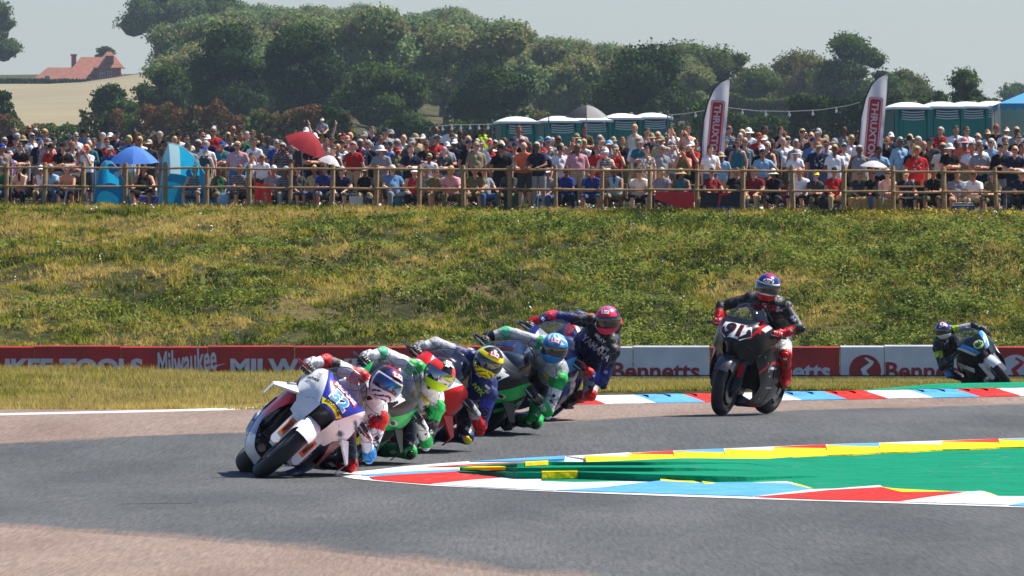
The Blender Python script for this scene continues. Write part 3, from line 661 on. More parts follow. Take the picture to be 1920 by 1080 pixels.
tree(1603, 56, 240, 960, 170, *MD, 'tall spreading green tree behind the second flag', n=8500, lobes=30, open_=.15)
tree(1688, 128, 240, 900, 110, *OL, 'low olive tree leaning against the tall spreading one', n=4500)
tree(1820, 108, 240, 640, 130, *MD, 'feathery young tree with sky showing through its crown', n=4200, leaf=.24, lobes=26, open_=.75)
tree(1762, 150, 240, 660, 70, *MD, 'small feathery sapling beside the toilets', n=1800, leaf=.22, open_=.7)
tree(4, 158, 240, 700, 60, *DK, 'dark bush at the edge of the tan field', 'bush', n=2500)
tree(-12, -10, 150, 1450, 95, *MD, 'tall hazy ash with ragged branches on the skyline', n=5000, leaf=.5, lobes=20, open_=.45)
tree(318, -38, 165, 1380, 185, *MD, 'huge hazy oak overhanging the red roofed farmhouse', n=11000, leaf=.5, lobes=36)
tree(405, -22, 165, 1420, 130, *MD, 'hazy oak close against the huge one', n=6500, leaf=.5)
tree(198, 82, 160, 1480, 42, *MD, 'small tree peeping over the farmhouse roof', n=1500, leaf=.45)
tree(1150, 82, 150, 1750, 60, *MD, 'solitary round tree standing proud of the ridge', n=2000, leaf=.6)
tree(1905, 150, 220, 1500, 110, *MD, 'pale hazy tree far behind the gazebo', n=2500, leaf=.6)
H_G = leafmat('hill_leaf_green_hazed', (.15, .22, .085), .3); H_O = leafmat('hill_leaf_olive_hazed', (.23, .24, .09), .3); H_B = leafmat('hill_leaf_tan_hazed', (.25, .21, .11), .3); H_D = leafmat('hill_leaf_deep_hazed', (.09, .15, .07), .3)  # leaf colours lightened so distance haze is partly painted into the hill trees
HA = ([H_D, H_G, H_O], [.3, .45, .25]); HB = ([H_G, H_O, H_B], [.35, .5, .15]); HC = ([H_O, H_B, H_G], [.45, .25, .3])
# wooded hillside: copies of a few crowns, each tree its own object
var = []
for k in range(6):
    pal = [HA, HB, HA, HB, HC, HA][k]
    w_, h_ = 9.5 + k % 3, 9.5 + (k * 1.7) % 3
    e = empty('hillside_tree', (0, 0, 0)); tag(e, 'hazy broadleaf tree in the wood that covers the hill', 'tree', 'trees of the hillside wood')
    t = link('trunk', trunk_mesh(w_, h_, 1.0, 50 + k), e); c = link('crown', crown_mesh('crown', w_, h_, .6, 6500, .25, *pal, 20, 90 + k), e)
    CH[e.name] = [t, c]; var.append(e)
def HL(k, row): return f"hazy {['deep green', 'olive', 'rounded green', 'pale olive', 'brownish', 'mid green'][k]} tree " + ('on the skyline ridge of the wood' if row == 0 else 'high on the wooded slope' if row < 3 else 'on the middle of the wooded slope' if row < 6 else 'at the foot of the wooded slope')
rg = random.Random(5); cnt = 0; used_v = set()
CTX = [380, 560, 620, 700, 745, 790, 850, 900, 935, 960, 1000, 1100, 1190, 1260]; CTY = [-5, 6, 8, 13, 28, 22, 8, 16, 38, 58, 72, 78, 94, 110]
for row, Y in enumerate([1690, 1590, 1490, 1390, 1290, 1190, 1100, 1010, 930, 860]):
    step = 62 * 1650 / Y; x = 380 - (row % 2) * 30
    while x < (1310 - row * 6 if row < 6 else 1960):
        px = x + rg.uniform(-14, 14); X = (px - 960) / FPX * Y; z = HZ(X, Y); top_y = float(np.interp(px, CTX, CTY))
        hmax = CAMZ + (540 - top_y) / FPX * Y - z; x += step
        if row >= 6 and px > 1310 and 540 - (z + 9 - CAMZ) * FPX / Y < 165: continue
        sc = rg.uniform(.8, 1.15) * (1.0 if row else 1.0)
        sc = min(1.4, max(.55, hmax / 11.2)) if row == 0 else min(sc, max(.35, hmax / 11.5))
        k = rg.randrange(6) if px > 600 else rg.choice([0, 2, 5])
        if row > 5: k = rg.choice([1, 3, 1, 5])
        if k not in used_v: e = var[k]; used_v.add(k)
        else: e = copy_tree(var[k])
        e['label'] = HL(k, row); e.location = (X, Y, z - .3); e.rotation_euler = (0, 0, rg.uniform(0, 6.28)); e.scale = (sc * rg.uniform(.9, 1.15),) * 2 + (sc,)
        cnt += 1
for k in range(6):
    if k not in used_v:
        for ch in list(var[k].children): bpy.data.objects.remove(ch)
        bpy.data.objects.remove(var[k])
# hedges and low scrub in front of the trees
def hedge(x0, x1, ytop, Y, pal, label, n=5000, leaf=.25, name='hedge'):
    n = int(n * 1.35); leaf *= .8
    s = FPX / Y; X0, X1 = (x0 - 960) / s, (x1 - 960) / s; zb = HZ((X0 + X1) / 2, Y); h = CAMZ + (540 - ytop) / s - zb; g = np.random.default_rng(int(x0 + Y))
    X = g.uniform(X0, X1, n); top = h * (.62 + .5 * fbm(X, X * 0 + Y, .35, 7)); zz = zb + top * g.random(n) ** .6; dep = g.uniform(-1.6, 1.6, n) * (1 - .4 * zz / (zb + h))
    c = np.stack([X, Y + dep, zz], -1); nr = g.normal(size=(n, 3)); nr[:, 1] -= .6; nr[:, 2] += .6; nr /= np.linalg.norm(nr, axis=1)[:, None]
    u = np.cross(nr, g.normal(size=(n, 3))); u /= np.linalg.norm(u, axis=1)[:, None]; v2 = np.cross(nr, u); sz = g.uniform(.5, 1.1, n)[:, None] * leaf
    v = np.stack([c - u * sz, c - v2 * sz * .7, c + u * sz, c + v2 * sz * .7], 1).reshape(-1, 3)
    tone = vnoise(X, X * 0, .6, 31); mi = np.array([np.searchsorted(np.cumsum(pal[1]), min(.999, a * .8 + b * .2)) for a, b in zip(tone, g.random(n))])
    o = link(name, np_mesh(name, v - np.array([(X0 + X1) / 2, Y, zb]), np.arange(n * 4).reshape(n, 4), pal[0], mi)); o.location = ((X0 + X1) / 2, Y, zb)
    tag(o, label, 'hedge'); return o
hedge(-60, 165, 196, 640, ([L_MID, L_RUST, L_OLIVE], [.4, .25, .35]), 'low mixed scrub below the tan field', 5000)
hedge(150, 480, 192, 620, ([L_DARK, L_RUST, L_MID], [.35, .35, .3]), 'reddish brown hawthorn hedge behind the blue tent', 7000)
hedge(470, 660, 190, 610, ([L_DARK, L_RUST, L_MID], [.5, .25, .25]), 'dark hawthorn hedge behind the red parasol', 5000)
hedge(640, 960, 205, 630, DK, 'dark low hedge in front of the round tree and the domed one', 7000)
hedge(950, 1330, 196, 640, ([L_DARK, L_MID, L_BROWN], [.5, .3, .2]), 'hedge running behind the toilets with white vents', 7000)
hedge(1300, 1500, 192, 600, MD, 'dark green hedge behind the first flag', 5000)
hedge(1480, 1700, 158, 590, DK, 'tall dark hedge linking the two flags', 7000)
hedge(1290, 1560, 172, 905, OL, 'olive belt of low trees closing the gap between the flags', 9000, .3)
hedge(1540, 1990, 182, 915, MD, 'green belt of low trees far behind the second toilets', 9000, .3)
hedge(1660, 2000, 170, 610, ([L_DARK, L_MID, L_BROWN], [.4, .35, .25]), 'brown and green hedge behind the toilets by the gazebo', 7000)
# tan field and farmhouse
FLD = M('ripe_field', (.205, .17, .095), .95, var=.12, vscale=.05)
A = [Vector((x, 780, 0)) for x in (-120, -90, -60, -38)]; B = [Vector((x, 1392, 0)) for x in (-180, -140, -100, -60)]
rows = [[Vector((a.x + (b.x - a.x) * j / 30, a.y + (b.y - a.y) * j / 30, 0)) for j in range(31)] for a, b in zip(resample(A, 20), resample(B, 20))]
mb = MB(); mb.grid([[Vector((p.x, p.y, HZ(p.x, p.y) + .25)) for p in r] for r in rows]); o = mb.build('field', FLD); tag(o, 'tan stubble field on the slope below the farmhouse', kind='structure')
hedge(-80, 290, 148, 1400, DK, 'dark hedge along the top of the tan field', 4000, .5)
ROOF = M('clay_tile', srgb(150, 96, 78), .85, var=.18, vscale=1.2); BRICK = M('red_brick', srgb(150, 88, 72), .85, var=.12, vscale=2); PANE = M('dark_pane', (.03, .035, .04), .15); FRM = M('white_frame', (.6, .6, .58), .6)
Yh = 1430; sh = FPX / Yh; Xh = (140 - 960) / sh; zh = HZ(Xh, Yh)
fh = empty('farmhouse', (Xh, Yh, zh)); tag(fh, 'red brick farmhouse with hipped clay tile roofs below the huge oak', 'house')
def hip(x0, x1, y0, y1, z0, zt, hx, name, parent, mat=ROOF):
    mb = MB(); ym = (y0 + y1) / 2; e = .25
    mb.add([(x0 - e, y0 - e, z0), (x1 + e, y0 - e, z0), (x1 + e, y1 + e, z0), (x0 - e, y1 + e, z0), (x0 + hx, ym, zt), (x1 - hx, ym, zt)], [(0, 1, 5, 4), (1, 2, 5), (2, 3, 4, 5), (3, 0, 4), (3, 2, 1, 0)])
    return mb.build(name, mat, parent, False)
def hpx(px): return (px - 140) / sh
def hz_(py): return CAMZ + (540 - py) / sh - zh
mb = MB(); mb.box((hpx(175), 3, hz_(140) / 2), (hpx(212) - hpx(132), 6, hz_(140))); mb.build('wall', BRICK, fh, False)
mb = MB(); mb.box((hpx(122), -1.5, hz_(152) / 2 - .3), (hpx(175) - hpx(66), 4.5, hz_(152) + .6)); mb.build('wall', BRICK, fh, False)
r1 = hip(hpx(128), hpx(226), -.5, 6.5, hz_(140), hz_(106), 2.2, 'roof', fh); r2 = hip(hpx(64), hpx(178), -4, 1, hz_(152), hz_(127), 2.6, 'roof', fh)
r3 = hip(hpx(178), hpx(232), -3.5, 2.5, hz_(128), hz_(97), 2.3, 'roof', fh)
mb = MB(); mb.box((hpx(205), -.6, hz_(128) / 2), (hpx(226) - hpx(184), 5, hz_(128))); mb.build('wall', BRICK, fh, False)
mb = MB(); mb.box((hpx(137), 2.6, hz_(116)), (.9, .9, 2.6)); mb.box((hpx(137), 2.6, hz_(116) + 1.35), (1.15, 1.15, .3)); mb.build('chimney', BRICK, fh, False)
for (px, py, yy) in [(91, 148, -3.85), (194, 142, -3.2), (207, 140, -3.2)]:
    mb = MB(); mb.box((hpx(px), yy, hz_(py)), (.9, .2, 1.0)); wdw = mb.build('window', FRM, fh, False)
    mb = MB(); mb.box((hpx(px) - .2, yy - .1, hz_(py)), (.32, .06, .8)); mb.box((hpx(px) + .2, yy - .1, hz_(py)), (.32, .06, .8)); mb.build('pane', PANE, wdw, False)
mb = MB(); mb.box((hpx(207), -2.6, hz_(112)), (1.6, 1.6, 1.3)); d = mb.build('dormer', BRICK, fh, False); mb = MB(); mb.box((hpx(207), -3.42, hz_(112)), (1.1, .06, .8)); mb.build('pane', PANE, d, False)
# ------------------------------------------------------------------ summer haze
hv = bpy.data.materials.new('haze_air'); hv.use_nodes = True; n_ = hv.node_tree; n_.nodes.remove(n_.nodes['Principled BSDF'])
pv = n_.nodes.new('ShaderNodeVolumePrincipled'); pv.inputs['Color'].default_value = (.62, .78, 1, 1); pv.inputs['Density'].default_value = .00007; pv.inputs['Anisotropy'].default_value = .2
n_.links.new(pv.outputs[0], n_.nodes['Material Output'].inputs['Volume'])
mb = MB(); mb.box((0, 3990, 60), (3600, 8100, 132)); haze = mb.build('haze', hv, None, False); tag(haze, 'thin blue summer haze over the whole landscape', 'haze', kind='stuff')
# ------------------------------------------------------------------ race bikes
RUBBER = M('tyre_rubber', (.018, .018, .019), .62, spec=.35, var=.25, vscale=4); BLACK = M('satin_black', (.012, .012, .013), .35, coat=.3); DARKM = M('dark_metal', (.06, .06, .065), .4, metal=.8)
ALU = M('aluminium', (.45, .45, .46), .35, metal=.9); STEEL = M('brake_steel', (.35, .35, .36), .3, metal=1.); GOLD = M('gold_fork', srgb(196, 140, 40), .3, metal=.7); CARBON = M('carbon', (.03, .03, .032), .3, coat=.5, var=.4, vscale=60)
def gloss(name, c): return M('paint_' + name, c, .3, spec=.22, coat=.08, var=.05, vscale=6)
PW = gloss('white', (.76, .77, .79)); PB = gloss('black', (.016, .016, .018)); PR = gloss('red', srgb(205, 28, 34)); PDR = gloss('dark_red', srgb(140, 20, 30)); PBL = gloss('blue', srgb(44, 52, 158)); PNV = gloss('navy', srgb(30, 42, 108))
PGR = gloss('green', srgb(22, 176, 78)); PTL = gloss('teal', srgb(90, 190, 150)); PYE = gloss('yellow', srgb(232, 216, 20)); PLB = gloss('light_blue', srgb(60, 150, 215)); PGY = gloss('grey', (.035, .036, .04)); PLG = gloss('lime', srgb(190, 230, 30)); PPK = gloss('pink', srgb(232, 50, 90)); POR = gloss('orange', srgb(240, 110, 20)); PSI = gloss('silver', (.42, .43, .45))
def mat_glass():
    m = bpy.data.materials.new('screen_plastic'); m.use_nodes = True; n = m.node_tree; n.nodes.remove(n.nodes['Principled BSDF'])
    t = n.nodes.new('ShaderNodeBsdfTransparent'); t.inputs[0].default_value = (.62, .65, .68, 1); g = n.nodes.new('ShaderNodeBsdfGlossy'); g.inputs['Roughness'].default_value = .04
    fr = n.nodes.new('ShaderNodeLayerWeight'); fr.inputs[0].default_value = .12; mx = n.nodes.new('ShaderNodeMixShader')
    ml = n.nodes.new('ShaderNodeMath'); ml.operation = 'MULTIPLY_ADD'; ml.inputs[1].default_value = .5; ml.inputs[2].default_value = .03; n.links.new(fr.outputs['Facing'], ml.inputs[0])
    n.links.new(ml.outputs[0], mx.inputs[0]); n.links.new(t.outputs[0], mx.inputs[1]); n.links.new(g.outputs[0], mx.inputs[2]); n.links.new(mx.outputs[0], n.nodes['Material Output'].inputs[0]); return m
SCREEN = mat_glass()
def leather(m):
    nm = 'leather_' + m.name.replace('paint_', '')
    if nm in MATS: return MATS[nm]
    c = m.node_tree.nodes['Principled BSDF'].inputs['Base Color']
    col = tuple(c.default_value)[:3]
    if c.links: e = c.links[0].from_node.color_ramp.elements; col = tuple((e[0].color[i] + e[1].color[i]) / 2 for i in range(3))
    m = M(nm, col, .5, spec=.3, var=.18, vscale=11, bump=.4, bscale=34); n = m.node_tree; b = n.nodes['Principled BSDF']; src = b.inputs['Base Color'].links[0].from_socket; tc = n.nodes.new('ShaderNodeTexCoord')
    v = n.nodes.new('ShaderNodeTexVoronoi'); v.feature = 'DISTANCE_TO_EDGE'; v.inputs['Scale'].default_value = 6.5; n.links.new(tc.outputs['Object'], v.inputs['Vector'])      # stitched panels
    lt = n.nodes.new('ShaderNodeMath'); lt.operation = 'LESS_THAN'; lt.inputs[1].default_value = .028; n.links.new(v.outputs[0], lt.inputs[0]); hf = n.nodes.new('ShaderNodeMath'); hf.operation = 'MULTIPLY'; hf.inputs[1].default_value = .75; n.links.new(lt.outputs[0], hf.inputs[0])
    x = n.nodes.new('ShaderNodeMix'); x.data_type = 'RGBA'; lum = sum(col) / 3; x.inputs[7].default_value = (*(tuple(q * .25 for q in col) if lum > .06 else (.12, .12, .125)), 1); n.links.new(hf.outputs[0], x.inputs[0]); n.links.new(src, x.inputs[6])
    sc_ = n.nodes.new('ShaderNodeTexNoise'); sc_.inputs['Scale'].default_value = 30; sc_.inputs['Detail'].default_value = 6; n.links.new(tc.outputs['Object'], sc_.inputs['Vector'])      # scuffs
    r = n.nodes.new('ShaderNodeMapRange'); r.inputs['From Min'].default_value = .60; r.inputs['From Max'].default_value = .72; r.inputs['To Max'].default_value = .35; n.links.new(sc_.outputs[0], r.inputs[0]); y = n.nodes.new('ShaderNodeMix'); y.data_type = 'RGBA'; y.inputs[7].default_value = (.2, .2, .2, 1); n.links.new(r.outputs[0], y.inputs[0]); n.links.new(x.outputs[2], y.inputs[6]); n.links.new(y.outputs[2], b.inputs['Base Color'])
    return m
VISOR = M('dark_visor', (.012, .011, .012), .06, spec=.8, coat=1.); VISOR_IR = M('iridescent_visor', srgb(120, 60, 40), .08, metal=.8, col2=srgb(70, 120, 170), vscale=9)
VISOR_SI = M('mirror_visor', (.35, .36, .38), .08, metal=1.)

def tyre_profile(Rr, w_, h_, ri):
    pr = [(ri, -w_ * .36)]
    for k in range(13):
        a = R(-98 + 196 * k / 12); pr.append((Rr - h_ + h_ * math.cos(a), w_ / 2 * math.sin(a)))
    return pr + [(ri, w_ * .36)]
def wheel(name, cx, Rr, w_, h_, rimmat, root, discs):
    e = empty(name); e.parent = root; c = (cx, 0, Rr); ri = Rr - .092
    mb = MB(); mb.lathe(tyre_profile(Rr, w_, h_, ri), c, 48, closed=True); mb.build('tyre', RUBBER, e)
    mb = MB(); mb.lathe([(ri + .006, -w_ * .38), (ri - .02, -w_ * .36), (ri - .03, 0), (ri - .02, w_ * .36), (ri + .006, w_ * .38)], c, 40)
    mb.lathe([(.045, -.06), (.05, -.03), (.05, .03), (.045, .06), (.012, .062), (.012, -.062)], c, 16, closed=True)
    for k in range(7):
        a = 2 * math.pi * k / 7; d = Vector((math.cos(a), 0, math.sin(a))); q = Vector((-math.sin(a), 0, math.cos(a)))
        mb.tube([Vector(c) + d * .04, Vector(c) + d * (ri - .02) + q * .03], [.018, .011], 6)
    mb.build('rim', rimmat, e)
    for y in discs:
        mb = MB(); mb.lathe([(.105, y - .003), (.165, y - .003), (.165, y + .003), (.105, y + .003)], c, 36, closed=True); mb.build('brake_disc', STEEL, e)
    return e
# control rows of the nose cowl, centre line outwards, front to back
A_ = [(.88, 0, .765), (.82, 0, .86), (.72, 0, .945), (.62, 0, 1.0)]; B_ = [(.835, .085, .755), (.78, .125, .85), (.69, .165, .935), (.57, .20, .995)]
C_ = [(.72, .165, .745), (.665, .215, .825), (.57, .25, .905), (.42, .265, .955)]; D_ = [(.63, .215, .64), (.585, .265, .70), (.47, .295, .765), (.31, .305, .825)]
def neg(r): return [(a, -b, c) for a, b, c in r]
NOSE = dense([neg(D_), neg(C_), neg(B_), A_, B_, C_, D_], 48, 24)
SIDE_G = [[(.62, .215, .625), (.47, .295, .75), (.31, .305, .81), (.08, .27, .79), (-.10, .235, .72)], [(.56, .26, .50), (.42, .295, .58), (.25, .30, .62), (.02, .28, .60), (-.16, .245, .56)],
          [(.47, .27, .34), (.36, .285, .36), (.20, .29, .38), (-.02, .28, .37), (-.22, .25, .36)], [(.46, .16, .17), (.34, .18, .15), (.18, .19, .14), (-.02, .19, .14), (-.30, .17, .19)], [(.44, .02, .14), (.33, .02, .10), (.18, .02, .09), (-.02, .02, .09), (-.30, .02, .13)]]
SIDE = dense(SIDE_G, 28, 24)
WS = dense([[(.72, 0, .948), (.60, 0, 1.075), (.47, 0, 1.15), (.37, 0, 1.17)], [(.70, .10, .94), (.585, .105, 1.06), (.45, .10, 1.13), (.35, .095, 1.145)], [(.65, .17, .945), (.545, .175, 1.025), (.42, .17, 1.075), (.32, .16, 1.085)], [(.57, .205, .99), (.48, .225, 1.0), (.38, .23, 1.01), (.29, .215, 1.015)]], 12, 10)
def ell(mb, secs, n=18, p=2.4, mi=0):
    rows = []
    for (x, y, z, ry, rz) in secs:
        row = []
        for j in range(n):
            a = 2 * math.pi * j / n; ca, sa = math.cos(a), math.sin(a)
            row.append(Vector((x, y + ry * math.copysign(abs(ca) ** (2 / p), ca), z + rz * math.copysign(abs(sa) ** (2 / p), sa))))
        rows.append(row)
    mb.grid(rows, mi, closed=True); mb.add(rows[0], [tuple(range(n))], mi); mb.add(rows[-1], [tuple(range(n))[::-1]], mi)

def build_bike(c):
    root = empty('race_motorcycle'); tag(root, c['label'], 'motorcycle', 'race motorcycles on the track')
    fw = wheel('front_wheel', .72, .305, .125, .06, c['rim'], root, (-.062, .062)); rw = wheel('rear_wheel', -.70, .325, .20, .085, c['rim'], root, (.08,))
    # front end
    for s in (-1, 1):
        mb = MB(); mb.tube([(.725, s * .105, .29), (.665, s * .105, .47)], .031, 10); mb.box((.735, s * .105, .30), (.06, .04, .08)); f = mb.build('fork_leg', c.get('fork', BLACK), root)
        mb = MB(); mb.tube([(.665, s * .105, .47), (.545, s * .105, .86)], .026, 10); mb.build('stanchion', GOLD, f)
        mb = MB(); mb.box((.60, s * .075, .335), (.10, .045, .075), Euler((0, R(-20), 0)).to_matrix()); mb.box((.60, s * .098, .335), (.085, .02, .05)); mb.build('brake_caliper', c.get('caliper', DARKM), f)
        # guard wrapping each side of the front tyre
        g = [[Vector((.72 + r * math.cos(a), s * y, .305 + r * math.sin(a))) for (r, y) in ((.30, .070), (.275, .088), (.235, .095), (.20, .096))] for a in [R(t) for t in range(42, 128, 6)]]
        mb = MB(); mb.grid(g); mb.grid([[p + Vector((0, -s * .004, 0)) for p in r] for r in g][::-1]); side = mb.build('mudguard_side', c['fender'], root)
        fd_ = Vector((-.33, 0, .94)).normalized(); nf = Vector((.94, 0, .33)).normalized(); co = Vector((.672, s * .118, .455)) + nf * .03
        mb = MB(); mb.prism([(-.20, -.018), (-.17, -.038), (.13, -.042), (.17, -.02), (.17, .02), (.13, .042), (-.17, .038), (-.20, .018)], co, fd_, Vector((0, -1, 0)) if fd_.cross(Vector((0, -1, 0))).dot(nf) > 0 else Vector((0, 1, 0)), .02)
        fc = mb.build('fork_cover', c['fender'], root, False); vv = Vector((0, 1, 0)) if fd_.cross(Vector((0, 1, 0))).dot(nf) > 0 else Vector((0, -1, 0))
        for t_, off_, mt, wd in c.get('fork_text', []):
            og = co + fd_ * off_ + nf * .021; mb = MB(); mb.prism([(-wd / 2, -.024), (wd / 2, -.024), (wd / 2, .024), (-wd / 2, .024)], og, fd_, vv, .002); st_ = mb.build('sticker', mt, fc, False)
            if t_: decal(t_, PB if mt is not PR else PW, 'sticker_lettering', fc, None, og + nf * .003, fd_, vv, size=.036, bold=.002, off=.001)
    mb = MB(); prof = [(.318 + .002, -.075), (.335, -.055), (.342, 0), (.335, .055), (.320, .075)]
    mb.lathe(prof, (.72, 0, .305), 18, a0=R(30), a1=R(150)); mb.build('mudguard', c['fender'], root)
    # nose cowl
    nose = MB(); nose.grid(NOSE, mfun=c['nose_fn']); no = nose.build('nose_cowl', c['nose_mats'], root); tn = bvh(nose)
    inn = MB(); inn.grid([[p + Vector((-.012, 0, -.004)) * 1 for p in r] for r in NOSE][::-1]); inn.build('cowl_lining', BLACK, root)
    mb = MB()   # air intake mouth and the dark throat under the number panel
    fr = [NOSE[i][0] for i in range(0, 49, 4)]; lo = [Vector((.60 + .06 * (1 - abs(p.y) / .24), p.y * .92, .60 - .06 * (1 - abs(p.y) / .24))) for p in fr]
    mid = [Vector((a.x - .07, a.y * .9, (a.z + b.z) / 2)) for a, b in zip(fr, lo)]; mb.grid([fr, mid, lo]); mb.build('air_intake', BLACK, root)
    for sg in (-1, 1):
        k0 = [i for i, p_ in enumerate(fr) if p_.y * sg > .075]; mb = MB(); mb.grid([[fr[i] + Vector((.004, 0, 0)) for i in k0], [Vector((fr[i].x - .012, fr[i].y, (fr[i].z + lo[i].z) / 2 + .01)) for i in k0], [lo[i] + Vector((.006, 0, -.03)) for i in k0]]); mb.build('chin_panel', c.get('chin', c['nose_mats'][2]), root)
    for s in (-1, 1):   # mock headlamp stickers
        h = tn.ray_cast(Vector((1.2, s * .205, .72)), Vector((-1, 0, 0)))[0]
        if h and c.get('lamps', True):
            decal('', PSI, 'mock_headlamp', no, tn, h, (-.45 * s * s, .85 * s, .1) if s > 0 else (-.45, -.85, .1), (-.2, 0, 1), poly=[(.05 * math.cos(a) * 1.1, .028 * math.sin(a) + .012 * math.cos(a)) for a in np.linspace(0, 6.28, 15)[:-1]][:: (1 if s > 0 else -1)], off=.004)
            decal('', BLACK, 'mock_headlamp_eye', no, tn, h, (-.45, .85 * s, .1), (-.2, 0, 1), poly=[(.032 * math.cos(a), .017 * math.sin(a)) for a in np.linspace(0, 6.28, 13)[:-1]][:: (1 if s > 0 else -1)], off=.006)
    mb = MB(); mb.grid(WS); mb.grid(mirror_grid(WS)); ws_ = mb.build('windscreen', SCREEN, root)
    mb = MB(); edge_ = [WS[i_][10] for i_ in range(13)]; mb.tube([Vector((q_.x, -q_.y, q_.z)) for q_ in edge_[::-1]] + edge_[1:], .005, 5); mb.build('screen_edge', BLACK, ws_)
    # side fairings, belly
    trees = {}
    for s in (1, -1):
        g = SIDE if s > 0 else [[Vector((p.x, -p.y, p.z)) for p in r] for r in SIDE]
        mb = MB(); mb.grid(g, mfun=c['side_fn']); o = mb.build('side_fairing', c['side_mats'], root); trees[s] = (bvh(mb), o)
        tr_ = trees[s][0]; par_ = trees[s][1]
        for (x_, z_) in ((.42, .60), (.30, .46), (.10, .66), (-.04, .40), (.30, .22), (.05, .20), (.50, .66), (-.12, .6)):
            h_ = tr_.ray_cast(Vector((x_, s * .8, z_)), Vector((0, -s, 0)))[0]
            if h_: mb = MB(); mb.sphere(h_, (.011, .005, .011), 8, 5); mb.build('fastener', ALU, par_)
        for k_ in range(3):
            x_ = .16 - .085 * k_; pts_ = []
            for t_ in range(6):
                h_ = tr_.ray_cast(Vector((x_ + .05 * t_ / 5, s * .8, .44 + .13 * t_ / 5)), Vector((0, -s, 0)))[0]
                if h_: pts_.append(h_ + Vector((0, s * .002, 0)))
            if len(pts_) > 2: mb = MB(); mb.tube(pts_, [.006] + [.011] * (len(pts_) - 2) + [.006], 6); mb.build('vent_slot', BLACK, par_)
        seam = [SIDE[i_][14] for i_ in range(0, 24, 2)]
        mb = MB(); mb.tube([Vector((q_.x, s * (q_.y + .001), q_.z)) for q_ in seam], .0035, 5); mb.build('panel_seam', BLACK, par_)
    if c.get('wings'):
        for s in (-1, 1):
            mb = MB(); a = [(.66, s * .25, .70), (.53, s * .31, .74), (.50, s * .32, .72), (.64, s * .262, .675)]; b = [(.60, s * .43, .60), (.50, s * .44, .62), (.49, s * .44, .61), (.59, s * .43, .585)]; d = [(.57, s * .425, .50), (.49, s * .43, .50), (.485, s * .42, .50), (.565, s * .415, .49)]
            mb.grid([a, b, d], closed=True); mb.add(d, [(0, 1, 2, 3)]); mb.add(a, [(3, 2, 1, 0)]); mb.build('winglet', c['wings'], root)
    # tank, seat, tail
    mb = MB(); ell(mb, [(.34, 0, .88, .09, .04), (.26, 0, .885, .14, .07), (.12, 0, .88, .17, .095), (-.04, 0, .87, .155, .09), (-.16, 0, .84, .11, .06), (-.22, 0, .82, .08, .035)]); mb.build('tank', c['tank'], root)
    mb = MB(); ell(mb, [(-.16, 0, .80, .10, .035), (-.30, 0, .81, .15, .04), (-.48, 0, .83, .15, .04), (-.54, 0, .86, .12, .05)]); mb.build('seat', M('seat_foam', (.02, .02, .02), .9), root)
    mb = MB(); ell(mb, [(-.46, 0, .84, .14, .05), (-.58, 0, .90, .13, .065), (-.76, 0, .955, .085, .05), (-.92, 0, 1.0, .03, .02)]); mb.build('tail', c['tail'], root)
    # engine, frame, swingarm, exhaust
    mb = MB(); mb.box((.10, 0, .46), (.34, .36, .34)); mb.box((-.10, 0, .40), (.30, .30, .26)); mb.tube([(.02, -.20, .40), (.02, .20, .40)], .10, 16); mb.build('engine', DARKM, root)
    mb = MB(); mb.box((.40, 0, .48), (.05, .36, .30), Euler((0, R(-16), 0)).to_matrix()); mb.build('radiator', BLACK, root)
    mb = MB()
    for s in (-1, 1): mb.tube([(.50, s * .06, .86), (.30, s * .17, .76), (-.05, s * .18, .62), (-.22, s * .15, .44)], [.04, .045, .04, .045], 8, flat=1.4)
    mb.build('frame', c.get('frame', BLACK), root)
    mb = MB()
    for s in (-1, 1): mb.tube([(-.20, s * .10, .42), (-.45, s * .13, .40), (-.70, s * .125, .325)], [.05, .04, .03], 8)
    mb.tube([(-.36, -.12, .41), (-.36, .12, .41)], .04, 8); mb.build('swingarm', c.get('frame', BLACK), root)
    mb = MB(); mb.tube([(.10, -.08, .22), (-.22, -.14, .20), (-.42, -.19, .28), (-.66, -.21, .40)], [.035, .04, .055, .05], 12); mb.build('exhaust', STEEL, root)
    mb = MB(); mb.lathe([(.10, .105), (.11, .105), (.11, .112), (.10, .112)], (-.70, 0, .325), 24, closed=True); mb.tube([(-.12, .108, .47), (-.70, .108, .432)], .008, 5); mb.tube([(-.12, .108, .37), (-.70, .108, .218)], .008, 5); mb.build('chain', DARKM, root)
    for s in (-1, 1):
        mb = MB(); mb.tube([(.50, s * .11, .885), (.41, s * .21, .895), (.365, s * .37, .885)], .013, 8); hb = mb.build('handlebar', BLACK, root)
        mb = MB(); mb.tube([(.395, s * .255, .893), (.362, s * .375, .884)], .019, 10); mb.build('grip', RUBBER, hb)
        mb = MB(); mb.tube([(.43, s * .23, .895), (.455, s * .27, .89), (.435, s * .38, .88)], [.01, .009, .007], 6); mb.build('lever', ALU, hb)
        mb = MB(); mb.tube([(.362, s * .38, .884), (.43, s * .43, .885), (.50, s * .40, .885), (.525, s * .32, .885)], [.012, .012, .011, .008], 6); mb.build('lever_guard', c.get('guard', BLACK), hb)
        mb = MB(); mb.tube([(-.37, s * .15, .385), (-.37, s * .26, .39)], .013, 8); mb.box((-.30, s * .14, .42), (.18, .015, .09)); mb.build('footpeg', ALU, root)
    for (t_, mt, org, rt, upv, size, bold, where) in c.get('texts', []):
        tr, par = (tn, no) if where == 'n' else trees[1 if where == 'l' else -1]
        decal(t_, mt, 'lettering', par, tr, org, rt, upv, size=size, bold=bold, off=.008 if mt in (PW, PDR) else .012)
